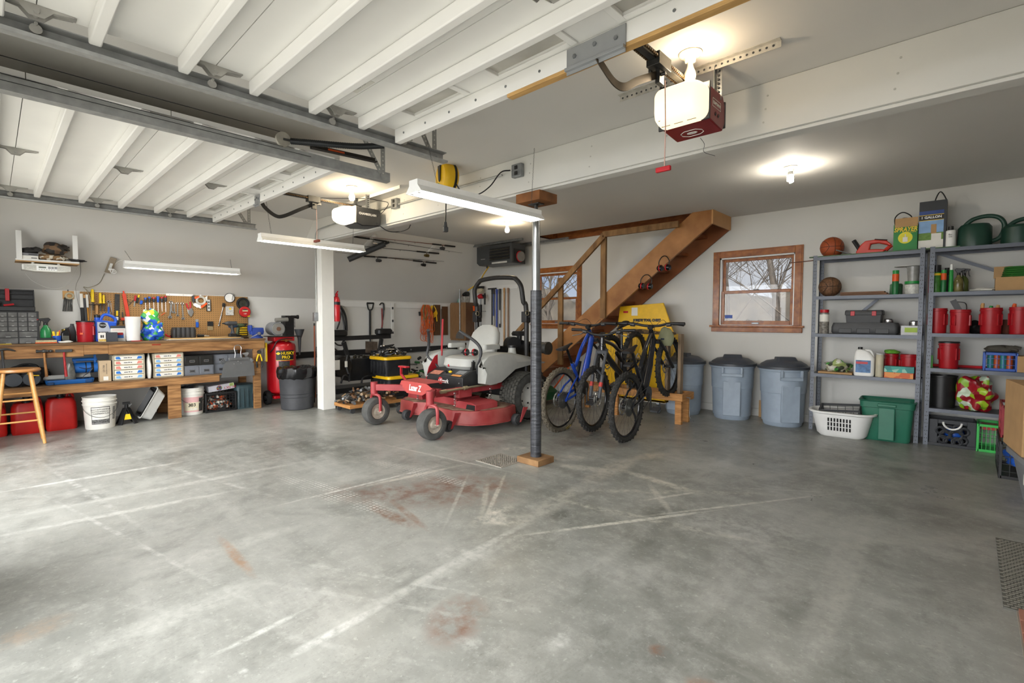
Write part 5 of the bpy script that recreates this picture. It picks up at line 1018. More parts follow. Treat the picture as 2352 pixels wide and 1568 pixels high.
# white buckets
BK=mat('bucket_white','#dcdad2',0.45,var=0.04)
def bucket(X,y,r_,h_,label):
 t=thing('white_bucket',label,'bucket',(X,y,0),90,'white five gallon buckets')
 MB().lathe([(0.001,0),(r_*0.86,0),(r_*0.88,0.01),(r_*0.97,h_*0.74),(r_*1.03,h_*0.745),(r_*1.03,h_*0.775),(r_*0.98,h_*0.78),(r_*0.99,h_*0.86),(r_*1.04,h_*0.865),(r_*1.04,h_*0.885),(r_*0.99,h_*0.89),(r_*1.0,h_*0.98),(r_*1.03,h_),(r_*0.97,h_),(r_*0.94,h_*0.8),(r_*0.84,0.01),(0.001,0.01)],40).build('bucket',t,BK)
 return t
yb=(onx(190,985,-7.4).y+onx(266,980,-7.4).y)/2;r_=0.155
t=bucket(-7.42,0.845,r_,0.37,'white bucket with black printed label beside the red gas cans')
def wrap(r0,r1,a0,a1,z0,z1,n=14):
 b=MB();ps=[]
 for k in range(n+1):
  a_=R(a0+(a1-a0)*k/n);ps.append((math.sin(a_),-math.cos(a_)))
 vs=[(p[0]*r0,p[1]*r0,z0)for p in ps]+[(p[0]*r1,p[1]*r1,z1)for p in ps];m_=len(ps);b.add(vs,[(i,i+1,m_+i+1,m_+i)for i in range(m_-1)]);return b
R1=lambda z:r_*(0.88+0.09*z/(0.37*0.74))+0.0012
wrap(R1(0.06),R1(0.26),-38,30,0.06,0.26).build('label_frame',t,BLACK);wrap(R1(0.065)+0.0006,R1(0.25)+0.0006,-36,28,0.067,0.253).build('label',t,PAPER)
for(s_,z)in(('HEAVY DUTY UNIVERSAL',0.232),('TRACTOR HYDRAULIC &',0.208),('TRANSMISSION FLUID',0.184)):o=txt(s_,0.0215,BLACK,t,(-0.01,-R1(z)-0.004,z),sx=0.72)
wrap(R1(0.07)+0.001,R1(0.11)+0.001,-36,28,0.07,0.115).build('label_band',t,mat('label_dots','#5a5a58',0.7,var=0.8,scale=60));wrap(R1(0.10),R1(0.25),44,62,0.10,0.25).build('side_label',t,mat('label_side','#8d8d8a',0.7,var=0.6,scale=50))
MB().tube([(math.cos(R(a_))*(r_*1.05),-0.03-0.13*math.sin(R(a_)),0.29-0.15*math.sin(R(a_)))for a_ in range(0,181,12)],0.0025,6).build('wire_handle',t,DSTEEL)
t=bucket(-7.62,1.82,0.145,0.36,'white bucket with pink label number 3 between bench leg and milk crate');r_=0.145
wrap(R1(0.04),R1(0.26),-55,52,0.04,0.24).build('label',t,mat('label_pink','#d9a9a8',0.7));wrap(R1(0.06)+0.001,R1(0.19)+0.001,-50,30,0.06,0.17).build('label_cream',t,mat('label_cream','#d9d0b4',0.7));wrap(R1(0.05)+0.0015,R1(0.23)+0.0015,22,50,0.045,0.225).build('black_label',t,mat('label_bw','#3a3a38',0.7,var=0.8,scale=45))
txt('303',0.06,BLACK,t,(-0.03,-R1(0.14)-0.004,0.135),bold=0.001);txt('FLUID',0.03,WHITE,t,(-0.01,-R1(0.08)-0.004,0.08),bold=0.001)
MB().tube([(math.cos(R(a_))*(r_*1.06),-0.02-0.11*math.sin(R(a_)),0.28-0.13*math.sin(R(a_)))for a_ in range(0,181,15)],0.0025,6).build('wire_handle',t,DSTEEL);MB().lump((-0.05,0,0.33),0.08,0.06,0.03,5,0.4).build('gloves',t,DKGREY)
# jack stand
t=thing('jack_stand','black jack stand with yellow label beside the white bucket','jack stand',(-7.47,1.10,0),90);b=MB()
for k in range(4):
 a_=R(45+90*k);b.beam((0.11*math.cos(a_),0.11*math.sin(a_),0),(0.022*math.cos(a_),0.022*math.sin(a_),0.19),0.05,0.012,up=(math.cos(a_),math.sin(a_),0))
b.build('legs',t,BLACK);MB().prism([(-0.035,0.06),(0.035,0.06),(0.02,0.125),(-0.02,0.125)],-0.075,-0.07).build('label',t,YELLOW);MB().cyl((0,0,0.15),(0,0,0.26),0.018,n=12).box(-0.035,0.035,-0.02,0.02,0.235,0.262).build('ratchet_post',t,BLACK);MB().beam((0.02,-0.02,0.21),(0.05,-0.03,0.24),0.01,0.01).build('release_handle',t,DSTEEL)
# litter trays leaning
t=thing('plastic_tray','white rounded tray with a black inner tray tilted on its side under the bench','tray',(-7.52,1.30,0.02),rot=(0,-62,90))
MB().vat([(0.34,0.26,0.04,0.0,0.17,0),(0.40,0.32,0.05,0.11,0.19,0),(0.42,0.34,0.05,0.115,0.19,0),(0.42,0.34,0.05,0.125,0.19,0),(0.385,0.305,0.04,0.12,0.19,0),(0.32,0.24,0.03,0.01,0.17,0)],6).build('white_tray',t,LTGREY)
MB().vat([(0.30,0.22,0.03,0.012,0.17,0),(0.36,0.28,0.04,0.122,0.19,0),(0.375,0.295,0.04,0.128,0.19,0),(0.34,0.26,0.03,0.13,0.19,0),(0.28,0.20,0.03,0.025,0.17,0)],6).build('black_tray',t,BLACK);t.location=(-7.55,1.33,0.012)
# milk crate ----------------------------------------------------------
def milk_crate(name,label,loc,rz,w_,d,h_,m_,group=None,grid=True,ncell=7,hand=True):
 t=thing(name,label,'crate',loc,rz,group);b=MB();e=0.010
 b.box(-w_/2,w_/2,-d/2,d/2,0,0.008)
 for sx in(-1,1):
  for sy in(-1,1):b.box(sx*w_/2-e,sx*w_/2+e,sy*d/2-e,sy*d/2+e,0,h_)
 for z in(0,h_-0.025):b.box(-w_/2,w_/2,-d/2-e,-d/2+0.002,z,z+0.025).box(-w_/2,w_/2,d/2-0.002,d/2+e,z,z+0.025).box(-w_/2-e,-w_/2+0.002,-d/2,d/2,z,z+0.025).box(w_/2-0.002,w_/2+e,-d/2,d/2,z,z+0.025)
 b.build('frame',t,m_,bev=0.002)
 for(ax,s_)in(('y',-1),('y',1),('x',-1),('x',1)):
  g=MB();L2=w_ if ax=='y' else d;o_=s_*(d if ax=='y' else w_)/2
  for k in range(1,ncell+2):
   x=-L2/2+L2*k/(ncell+2);(g.box(x-0.002,x+0.002,o_-0.004,o_+0.004,0.02,h_-0.02)if ax=='y' else g.box(o_-0.004,o_+0.004,x-0.002,x+0.002,0.02,h_-0.02))
  for k in range(1,ncell):
   z=h_*k/ncell;(g.box(-L2/2,L2/2,o_-0.005,o_+0.005,z-0.002,z+0.002)if ax=='y' else g.box(o_-0.005,o_+0.005,-L2/2,L2/2,z-0.002,z+0.002))
  g.build('side_lattice',t,m_)
 if hand:MB().box(-0.05,0.05,-d/2-0.012,-d/2+0.004,h_*0.0+0.02,h_*0.18).build('label_plate',t,m_)
 return t
y0=onx(475,945,-7.5).y;y1=onx(543,940,-7.5).y;t=milk_crate('milk_crate','black milk crate of orange and white rope under the bench',(-7.68,(y0+y1)/2,0),90,y1-y0,0.32,0.265,BLACK,'black milk crates')
MB().lump((0,0,0.012),0.165,0.14,0.10,31,0.2,26,16).build('contents',t,patch_mat('rope_mix',['#2a2a2a','#d8d2c6','#c25a2c','#8c8c88','#e0dcd2','#c8511f','#333333'],26,0.7),sub=1)
q=onx(503,890,-7.6);t=thing('product_box','printed grey product box lying tilted on the milk crate under the bench','box',(-7.70,q.y+0.03,0.268),rot=(0,-6,90));MB().box(-0.16,0.16,-0.13,0.12,0.018,0.098).build('box',t,mat('box_grey_print','#bdbcc2',0.6));txt('HUSKY',0.05,RED,t,(0.10,-0.1306,0.045),rot=(90,180,0));MB().box(0.10,0.155,-0.1312,-0.13,0.055,0.095).build('green_sticker',t,mat('lime','#b9d27a',0.6));txt('20',0.04,BLACK,t,(0.127,-0.1318,0.075),rot=(90,180,0));MB().lathe([(0.001,-0.1308),(0.035,-0.1308),(0.035,-0.1302),(0.001,-0.1302)],18,(-0.03,0,0.055),'y').build('picture',t,patch_mat('pic',['#2a2a2a','#b5342a','#8a8a40','#3a4a8a'],60))
y0=onx(545,940,-7.5).y;y1=onx(590,935,-7.5).y;t=thing('hard_case','dark green ribbed hard case under the right end of the bench','case',(-7.68,(y0+y1)/2+0.02,0),90);w_=y1-y0+0.03;GC=mat('case_green','#2f4247',0.45)
MB().vat([(w_,0.30,0.03,0),(w_,0.32,0.04,0.30),(w_*0.9,0.28,0.04,0.335),(w_*0.5,0.2,0.04,0.345)]).build('case',t,GC);b=MB()
for k in range(5):b.box(-w_*0.4+k*w_*0.2,-w_*0.4+k*w_*0.2+0.008,-0.168,-0.15,0.02,0.29)
b.build('ribs',t,GC,bev=0.002);MB().box(w_*0.2,w_*0.38,-0.171,-0.165,0.10,0.20).build('badge',t,mat('navy','#1d2638',0.4))
# -- stool
OAK=mat('stool_oak','#bf8c50',0.4,var=0.15,scale=6,stretch=(1,1,4),coat=0.3)
t=thing('bar_stool','round topped blond wooden stool in front of the workbench','stool',(-7.02,0.165,0),90)
b=MB();b.lathe([(0.001,0.735),(0.165,0.735),(0.178,0.745),(0.178,0.757),(0.17,0.768),(0.001,0.762)],40);b.build('seat',t,mat('seat_oak','#a87440',0.35,var=0.25,scale=7,coat=0.3))
FT={}
for(sx,sy)in((-1,-1),(1,-1),(1,1),(-1,1)):
 top=Vector((sx*0.095,sy*0.095,0.737));bot=Vector((sx*0.178,sy*0.15,0));FT[(sx,sy)]=(top,bot)
 MB().tube([bot,bot+(top-bot)*0.4,top],[0.014,0.019,0.0165],14).build('leg',t,OAK)
P_=lambda k,f:FT[k][1]+(FT[k][0]-FT[k][1])*f
for(a_,b_,f)in(((-1,-1),(1,-1),0.33),((-1,-1),(1,-1),0.62),((-1,1),(1,1),0.40),((-1,1),(1,1),0.68),((-1,-1),(-1,1),0.25),((1,-1),(1,1),0.25),((-1,-1),(-1,1),0.5),((1,-1),(1,1),0.5)):
 MB().cyl(P_(a_,f),P_(b_,f),0.009,n=10).build('rung',t,OAK)
# -- hanging shelf, radio, power strip on the slope
q0,q1=onx(35,590,-7.3),onx(182,598,-7.3);ys,ye,zs=q0.y,q1.y,q0.z-0.01;XSf=-7.30
t=thing('hanging_shelf','small white shelf hung from the sloped wall, holding gloves','shelf',(XSf,(ys+ye)/2,zs),90);hw=(ye-ys)/2
MB().box(-hw,hw,-0.005,0.24,-0.018,0.0).build('board',t,WHITE_PAINT,bev=0.002);MB().box(-hw,hw,0.0,0.24,-0.03,-0.019).build('underside',t,CARD)
for s_ in(-1,1):MB().box(s_*(hw-0.03)-0.022,s_*(hw-0.03)+0.022,-0.006,0.012,-0.001-0.017,0.29).build('upright',t,WHITE_PAINT,bev=0.002)
MB().lump((hw-0.02,0.0,0.0),0.07,0.03,0.018,44,0.3).build('strap_end',t,BLACK)
q=onx(65,575,-7.3);t=thing('glove_box','small white and grey carton on the hanging shelf','box',(XSf+0.0,q.y,zs+0.001),90);MB().box(-0.075,0.075,0.01,0.10,0,0.035).build('box',t,PAPER);MB().box(-0.076,0.076,0.009,0.101,0.037,0.062).build('lid',t,mat('box_grey2','#77777a',0.6));MB().box(0.02,0.065,0.0085,0.01,0.008,0.016).box(0.0,0.07,0.008,0.009,0.043,0.055).build('print',t,DKGREY)
def gloves(name,label,X,y,z,sx,sy,sz,seed,m_,rz=90):
 t=thing(name,label,'gloves',(X,y,z),rz);MB().lump((0,0,0),sx,sy,sz,seed,0.25,20,12).build('palm',t,m_,sub=1)
 rnd=random.Random(seed)
 for k in range(4):
  a_=-0.5+0.33*k;p0=Vector((sx*0.5*math.cos(a_*2),-sy*0.5,sz*(0.7+0.2*k)));p1=p0+Vector((sx*0.7,-0.01+0.01*k,sz*rnd.uniform(-0.5,0.35)));MB().tube([p0,(p0+p1)/2+Vector((0,0,0.01)),p1],[0.014,0.014,0.010],8).build('finger',t,m_)
 return t
gloves('work_gloves','black leather work gloves lying on the small carton of the hanging shelf',XSf-0.06,onx(68,560,-7.3).y,zs+0.066,0.08,0.04,0.035,5,mat('leather_black','#211f1e',0.7,var=0.4,scale=16))
gloves('work_gloves','brown and black work gloves piled high on the hanging shelf',XSf-0.10,onx(128,560,-7.3).y,zs+0.075,0.10,0.05,0.07,8,patch_mat('leather_mix',['#2a241f','#5c4632','#1f1b18','#6f563c','#2a241f'],18,0.75))
FW=patch_mat('glove_palms',['#8d7355','#6b5238','#c9c2b2','#8a6d4a','#3a3028'],30,0.8)
one('glove_pile','heap of tan gloves lying flat on the hanging shelf board','gloves',MB().lump((0,0.08,0),0.14,0.07,0.042,17,0.2,26,12),FW,(XSf,onx(122,585,-7.3).y,zs+0.0005),90,sub=1)
q0,q1=onx(50,610,XSf+0.03),onx(163,612,XSf+0.03);RDO=t=thing('radio','white under shelf radio with speakers mounted below the hanging shelf','radio',(XSf+0.02,(q0.y+q1.y)/2,zs-0.128),90);w_=(q1.y-q0.y)/2;RD=mat('radio_white','#d4d3cc',0.4,var=0.03)
MB().prism([(-w_,0.012),(-w_*0.5,0.0),(w_*0.5,0.0),(w_,0.012),(w_,0.07),(w_*0.75,0.076),(w_*0.3,0.082),(-w_*0.45,0.082),(-w_*0.75,0.076),(-w_,0.07)],0,0.2).build('body',t,RD,bev=0.005)
MB().box(-w_*0.93,-w_*0.45,-0.004,0.0,0.014,0.066).box(w_*0.45,w_*0.93,-0.004,0.0,0.014,0.066).build('speaker_grille',t,mat('grille','#b9b8b0',0.7,var=0.15,scale=120));MB().box(-w_*0.42,w_*0.42,-0.005,0.0,0.012,0.06).build('control_panel',t,WHITE,bev=0.002);MB().box(-w_*0.34,-w_*0.04,-0.007,-0.004,0.036,0.053).build('display',t,mat('lcd','#6f736a',0.3));b=MB()
for k in range(3):
 for j in range(2):b.box(w_*(0.04+0.13*k),w_*(0.15+0.13*k),-0.007,-0.004,0.034+0.012*j,0.041+0.012*j)
for k in range(7):b.box(-w_*0.34+k*w_*0.1,-w_*0.29+k*w_*0.1,-0.006,-0.004,0.02,0.024)
b.build('buttons',t,DKGREY);MB().cyl((-w_*0.55,0.05,0.078),(-w_*0.55,0.05,0.10),0.013,n=10).cyl((w_*0.5,0.05,0.078),(w_*0.5,0.05,0.10),0.013,n=10).build('mount',t,RD)
def slope_x(z):return XL+(z-ZK)*(XS-XL)/(ZC-ZK)
SL=math.degrees(math.atan2(XS-XL,ZC-ZK))
def onslope(u,v,off=0.01):
 d=ray(u,v);k=(XS-XL)/(ZC-ZK);t=(XL+off+(H-ZK)*k)/(d.x-k*d.z);return Vector((d.x*t,d.y*t,H+d.z*t))
q=onslope(254,608,0.02);t=thing('power_strip','beige power strip hanging on the sloped wall with white cords plugged in','power strip',(q.x,q.y,q.z),rot=(SL,12,90));PS=mat('strip_beige','#9c8f7c',0.5)
MB().box(-0.032,0.032,-0.02,0.0,-0.13,0.13).build('body',t,PS,bev=0.006);MB().box(-0.014,0.014,-0.045,-0.02,0.0,0.05).box(-0.012,0.018,-0.05,-0.02,-0.05,-0.01).build('plug',t,WHITE,bev=0.004);MB().torus((0.03,-0.05,-0.04),0.025,0.004,'y',16,5).torus((0.04,-0.055,-0.05),0.03,0.004,'y',16,5).torus((0.035,-0.045,-0.06),0.022,0.004,'x',16,5).build('cord_bundle',t,WHITE)
cm=mat('cord_beige','#8c8674',0.6)
pp=[onslope(240,628,0.012),onslope(228,650,0.012),onslope(205,660,0.012),onslope(192,659,0.012),onx(200,668,-8.07),onx(208,690,-8.05),onx(210,720,-8.05),onx(208,736,-8.02)]
PC_=one('power_cord','beige cord from the power strip looping down behind the bench','cord',MB().tube(curve(pp,6),0.004,6),cm)
attach(PC_,t)
pp=[onslope(280,598,0.012),onslope(272,600,0.03),onslope(262,608,0.03)];attach(one('plug_lead','','',MB().tube(curve(pp,6),0.003,6),WHITE),t)
pp=[onslope(58,628,0.02),onslope(75,645,0.012),onslope(110,661,0.012),onslope(140,661,0.012),onslope(160,648,0.012),onslope(175,622,0.012),onslope(184,602,0.012)]
attach(one('power_cord','','',MB().tube(curve(pp,6),0.0022,6),WHITE),RDO)
pp=[onslope(184,602,0.012),onslope(185,630,0.012),onslope(174,658,0.012),onx(178,690,-8.07),onx(184,710,-8.07)];attach(one('antenna_wire','','',MB().tube(curve(pp,6),0.0018,6),mat('wire_grey','#77756e',0.6)),RDO)
# ==== compressor, bins, wall things behind the post
def wheel(b,c,r_,w_,ax='x',hub=None,n=32):
 """tyre lathe at centre c with axis ax"""
 h=w_/2;rings=[];c=Vector(c)
 for(q_,p_)in((0.56,-0.8),(0.62,-0.95),(0.80,-1.0),(0.94,-0.85),(1,-0.45),(1,0.45),(0.94,0.85),(0.80,1.0),(0.62,0.95),(0.56,0.8)):rings.append([c+Vector((h*p_,r_*q_*math.cos(2*PI*k/n),r_*q_*math.sin(2*PI*k/n)))for k in range(n)])
 return b.loft(rings,close=True)
CR=mat('compressor_red','#b3111c',0.3,var=0.08,coat=0.4)
t=thing('air_compressor','tall red upright air compressor at the right end of the workbench','compressor',(-7.66,3.02,0),90)
MB().lathe([(0.001,0.13),(0.12,0.14),(0.19,0.18),(0.205,0.22),(0.205,0.86),(0.19,0.90),(0.11,0.94),(0.001,0.945)],36).build('tank',t,CR)
MB().box(-0.17,0.17,-0.16,0.16,0.09,0.13).box(-0.15,0.15,-0.13,0.13,0.945,1.01).build('frame',t,CR,bev=0.006);MB().box(-0.20,0.24,-0.17,0.15,1.01,1.022).build('top_plate',t,BLACK,bev=0.003)
w1=MB().use(RUBBER);wheel(w1,(-0.22,-0.02,0.105),0.105,0.07);w1.use(DKGREY).cyl((-0.26,-0.02,0.105),(-0.16,-0.02,0.105),0.03,n=14);w1.build('wheel',t)
MB().cyl((-0.09,-0.13,1.13),(-0.09,0.10,1.13),0.10,n=28).build('motor',t,GREY);MB().lathe([(0.04,0.0),(0.085,0.0),(0.09,0.012),(0.04,0.012)],24,(-0.09,-0.145,1.13),'y').cyl((-0.12,-0.11,1.26),(0.06,-0.11,1.27),0.032,n=14).build('motor_cover',t,mat('alu_cast','#9b9a95',0.4,0.5));MB().lathe([(0.001,0),(0.03,0),(0.03,0.02),(0.001,0.02)],16,(-0.09,-0.155,1.13),'y').build('motor_hub',t,mat('hub_brown','#6b4b38',0.6))
b=MB().box(0.05,0.17,-0.07,0.07,1.022,1.15)
for k in range(6):b.box(0.035,0.185,-0.085,0.085,1.155+0.022*k,1.165+0.022*k)
b.box(0.05,0.17,-0.07,0.07,1.15,1.30).box(0.04,0.18,-0.075,0.075,1.285,1.33).cyl((0.15,-0.02,1.31),(0.25,-0.02,1.31),0.024,n=14).cyl((0.24,-0.02,1.31),(0.26,-0.02,1.31),0.032,n=14);b.tube(curve([(0.0,-0.05,1.2),(-0.02,-0.07,1.27),(0.03,-0.07,1.31)],4),0.008,6);b.build('pump',t,BLACK)
MB().tube(curve([(0.10,-0.17,0.98),(0.0,-0.19,0.985),(-0.12,-0.17,0.95),(-0.17,-0.14,0.84),(-0.2,-0.1,0.78)],5),0.008,6).build('hose',t,BLACK);MB().cyl((0.0,-0.20,0.955),(0.0,-0.15,0.955),0.018,n=12).tube([(-0.07,-0.18,0.96),(0.08,-0.18,0.955)],0.008,6).build('gauge',t,mat('brass','#a3713c',0.35,0.8))
r_=0.2068;wrap(r_,r_,-42,32,0.66,0.81).build('label',t,mat('label_black','#222220',0.5));wrap(r_+.0008,r_+.0008,-42,32,0.66,0.668).build('label_line',t,mat('label_yellow','#c9b53a',0.5));wrap(r_,r_,-32,12,0.55,0.65).build('spec_plate',t,mat('label_black2','#333333',0.5,var=0.7,scale=60));wrap(r_,r_,-20,-2,0.21,0.33).build('warning_label',t,PAPER)
for(s_,z,a_,m_)in(('HUSKY',0.765,3,YELLOW),('PRO',0.705,-4,YELLOW)):txt(s_,0.062,m_,t,(math.sin(R(a_))*0.2105,-math.cos(R(a_))*0.2105,z),rot=(90,0,a_),bold=0.0015)
MB().prism([(-0.034,0),(0,0.022),(0.034,0),(0,-0.022)],-0.001,0.001).build('diamond',t,YELLOW).matrix_basis=Matrix.Translation((math.sin(R(-33))*0.2085,-math.cos(R(-33))*0.2085,0.765))@Matrix.Rotation(R(-33),4,'Z')
t=thing('funnel','long black funnel hooked over the compressor top plate','funnel',(-7.60,3.275,0.72),90);MB().lathe([(0.006,0),(0.012,0.0),(0.028,0.26),(0.075,0.40),(0.068,0.40),(0.022,0.26),(0.006,0.0)],24).build('cone',t,DKGREY)
one('spray_wand','thin black wand leaning between compressor and trash can','wand',MB().cyl((0,0,0.0),(0,-0.09,0.86),0.009,n=8),BLACK,(-7.30,3.36,0),90)
TC=mat('can_charcoal','#3c3d40',0.5,var=0.12)
t=thing('trash_can','round charcoal plastic trash can lined with a black bag beside the white post','trash can',(-7.04,2.99,0),90)
MB().lathe([(0.001,0),(0.205,0),(0.215,0.01),(0.224,0.17),(0.230,0.175),(0.225,0.18),(0.226,0.215),(0.232,0.22),(0.226,0.225),(0.245,0.56),(0.25,0.57),(0.235,0.57),(0.205,0.02),(0.001,0.02)],44).build('can',t,TC)
from mathutils import noise as NZ
rg=[]
for(rr,z)in((0.248,0.44),(0.262,0.46),(0.266,0.54),(0.26,0.585),(0.24,0.59),(0.2,0.575),(0.12,0.56),(0.001,0.56)):
 rg.append([((rr+(0.016*NZ.noise(Vector((k*0.9,z*30,1)))if rr>0.01 else 0))*math.cos(2*PI*k/56),(rr+(0.012*NZ.noise(Vector((k*0.9,z*30,1)))if rr>0.01 else 0))*math.sin(2*PI*k/56),z+0.03*NZ.noise(Vector((k*0.5,z*9,4))))for k in range(56)])
MB().loft(rg).build('bag',t,mat('bag_film','#101012',0.18,var=0.3))
# wall stuff on the left wall behind the post
t=thing('fire_extinguisher','red fire extinguisher mounted on the far side of the white post','fire extinguisher',(-6.635,3.395,ony(772,738,3.4).z),0)
MB().lathe([(0.001,0),(0.05,0),(0.052,0.01),(0.052,0.30),(0.035,0.35),(0.018,0.36),(0.001,0.36)],24).build('cylinder',t,CR);MB().box(-0.015,0.03,-0.012,0.012,0.36,0.40).beam((0,0,0.40),(0.05,0,0.43),0.016,0.01).build('valve',t,RED,bev=0.002);MB().lathe([(0.053,0.24),(0.054,0.24),(0.054,0.28),(0.053,0.28)],24).box(0.05,0.065,-0.01,0.01,0.235,0.275).build('strap',t,BLACK)
XW=-8.06
def hang_tool(name,label,cat,parts,group=None):
 """parts: (name, [(u, v), ...] seen against the left wall, radius or (w,h), material)"""
 c=onx(*parts[0][1][0],XW);t=thing(name,label,cat,c,0,group)
 for(nm,pts,r_,m_)in parts:
  P_=[onx(p[0],p[1],XW+(p[2]if len(p)>2 else 0))-c for p in pts];b=MB()
  if isinstance(r_,tuple):
   for k in range(len(P_)-1):b.beam(P_[k],P_[k+1],r_[0],r_[1],up=(1,0,0))
  else:b.tube(curve(P_,4)if len(P_)>2 else P_,r_,8)
  b.build(nm,t,m_)
 return t
hang_tool('air_hose','thick black hose coil hanging on the wall right of the post','hose',[('coil',[(776,702),(784,706,.03),(793,725,.03),(796,752,.03),(794,772,.03),(786,790,.04)],0.02,BLACK),('coil',[(777,704),(783,712,.05),(789,735,.05),(791,760,.05),(786,780,.06)],0.016,BLACK),('coil',[(776,706),(782,720,.02),(780,738,.02),(774,756,.02)],0.013,BLACK),('loop',[(768,800),(776,806,.02),(786,806,.02),(793,798,.02)],0.012,BLACK),('loop',[(768,786),(776,792,.02),(786,792,.02),(790,786,.02)],0.012,BLACK),('hook',[(771,703),(778,705)],0.014,mat('brass','#a3713c',0.35,0.8))])
hang_tool('shovel','shovel with black D handle hanging from the ledger board','shovel',[('shaft',[(850,711),(850,770)],0.020,BLACK),('lower_shaft',[(850,765),(851,800)],0.015,DKGREY),('grip',[(843,696),(858,696)],0.016,BLACK),('grip_side',[(843,696),(846,709),(850,712)],0.013,BLACK),('grip_side',[(858,696),(855,709),(850,712)],0.013,BLACK),('blade',[(853,784,.02),(853,810,.04)],(0.24,0.012),mat('shovel_rust','#5d5146',0.7,0.3,var=0.4))])
hang_tool('cane','red and black crook handled tool hanging right of the shovel','hand tool',[('shaft',[(877,708),(878,740),(877,752)],0.014,mat('cane_red','#7c3230',0.5)),('crook',[(872,700),(876,696),(881,698),(882,712)],0.013,BLACK),('grip',[(881,700),(881,720),(879,735)],0.012,DKGREY),('foot',[(877,752),(876,790)],0.018,DKGREY)])
q=onx(900,697,XW);q1=onx(900,770,XW);t=thing('spirit_level','long white spirit level hanging upright from the ledger board','level',(XW+0.005,q.y,q1.z),90);L_=q.z-q1.z;MB().box(-0.03,0.03,-0.02,0.0,0,L_).build('frame',t,WHITE_PAINT,bev=0.002)
for f in(0.42,0.82,0.05):MB().box(-0.018,0.018,-0.024,-0.018,L_*f,L_*f+0.045).build('vial',t,DKGREY,bev=0.003)
# orange cords
q=onx(975,700,XW);t=thing('orange_cable_hank','tangle of orange extension cords hanging in a long hank on the left wall','cords',(XW,q.y,q.z),0,);OC_=mat('cord_orange','#cf5f22',0.5,var=0.2);rnd=random.Random(3)
for j in range(3):
 b=MB()
 for k in range(8):
  y0=rnd.uniform(-0.10,0.12);L_=rnd.uniform(0.35,0.75);w_=rnd.uniform(0.02,0.09);x0=rnd.uniform(0.02,0.10)
  pts=[(x0,y0*0.5,0)]
  for s_ in range(1,5):pts.append((x0+rnd.uniform(-0.015,0.02),y0+w_+rnd.uniform(-0.035,0.035),-L_*s_/4))
  pts.append((x0,y0,-L_-0.02))
  for s_ in range(4,0,-1):pts.append((x0+rnd.uniform(-0.015,0.02),y0-w_*0.6+rnd.uniform(-0.035,0.035),-L_*s_/4.2))
  pts.append((x0,y0*0.5-0.02,0.0));b.tube(curve(pts,4),0.0055,5)
 b.build('cord',t,OC_)
MB().tube(curve([(0.08,-0.05,0.0),(0.09,-0.09,-0.15),(0.09,-0.06,-0.30),(0.09,0.0,-0.15),(0.08,-0.03,0.0)],5),0.008,6).build('green_cord',t,mat('cord_green','#5a6a2c',0.5));MB().beam((0.05,-0.16,-0.14),(0.05,-0.15,-0.22),0.03,0.03).build('outlet_end',t,BLACK)
q=onx(992,702,XW);t=thing('yellow_cable_coil','coil of yellow cord hanging beside the orange cords','cord',(XW,q.y,q.z),0)
b=MB()
for k in range(5):b.tube(curve([(0.03+0.01*k,-0.03,0.0),(0.03+0.01*k,-0.08,-0.08-0.02*k),(0.04,0.0,-0.16-0.02*k),(0.03+0.01*k,0.08,-0.08-0.02*k),(0.03,0.03,0.0)],5),0.008,6)
b.tube([(0.05,0.07,-0.15),(0.05,0.09,-0.32)],0.012,6);b.build('coil',t,YELP)
# cabinet in the corner
XC1=ony(1090,695,YB).x;YC0=onx(1070,700,XC1).y;XC0=ony(1018,700,YC0).x;zc1,zc0=ony(1045,695,YC0).z,ony(1045,781,YC0).z
OAKC=mat('cabinet_oak','#8c6a48',0.5,var=0.12,scale=5,stretch=(6,6,1));t=thing('wall_cabinet','light oak wall cabinet in the far left corner','cabinet',((XC0+XC1)/2,YC0,zc0));w_=(XC1-XC0)/2;hz=zc1-zc0
MB().box(-w_,w_,0.0,YB-YC0-0.003,0,hz).build('carcass',t,mat('cabinet_side','#5c3f28',0.5,var=0.15),bev=0.002);f=MB();f.box(-w_,-w_+0.04,-0.018,0,0,hz).box(w_-0.04,w_,-0.018,0,0,hz).box(-w_+0.04,w_-0.04,-0.018,0,hz-0.04,hz).box(-w_+0.04,w_-0.04,-0.018,0,0,0.04);f.build('face_frame',t,OAKC,bev=0.002)
MB().box(-w_+0.03,w_-0.03,-0.034,-0.019,0.03,hz-0.03).build('door',t,OAKC,bev=0.004);b=MB().box(-w_+0.022,-w_+0.032,-0.036,-0.018,0.06,0.10).box(-w_+0.022,-w_+0.032,-0.036,-0.018,hz-0.12,hz-0.08);b.build('hinges',t,CHROME)
XL0=onx(1004,740,-7.98).y;one('brown_plank','dark brown board standing on the left wall beside the cabinet','board',MB().box(-8.09,-8.05,XL0-0.02,XL0+0.14,0.95,1.58).box(-8.09,-8.05,XL0+0.20,XL0+0.34,0.95,1.55),mat('cabinet_side','#5c3f28',0.5))
def on_cab(x,y,name,label,cat,b,m_):return one(name,label,cat,b,m_,(XC0+x,YC0+y,zc1+0.0005))
on_cab(0.13,0.12,'disc_spindle','low black and clear disc spindles on top of the corner cabinet','container',MB().use(BLACK).cyl((-0.12,0,0.0),(-0.12,0,0.045),0.07,n=20).cyl((-0.12,0,0.055),(-0.12,0,0.10),0.07,n=20).cyl((0.02,0,0),(0.02,0,0.03),0.07,n=20).use(LTGREY).cyl((0.02,0,0.03),(0.02,0,0.09),0.066,n=20),None)
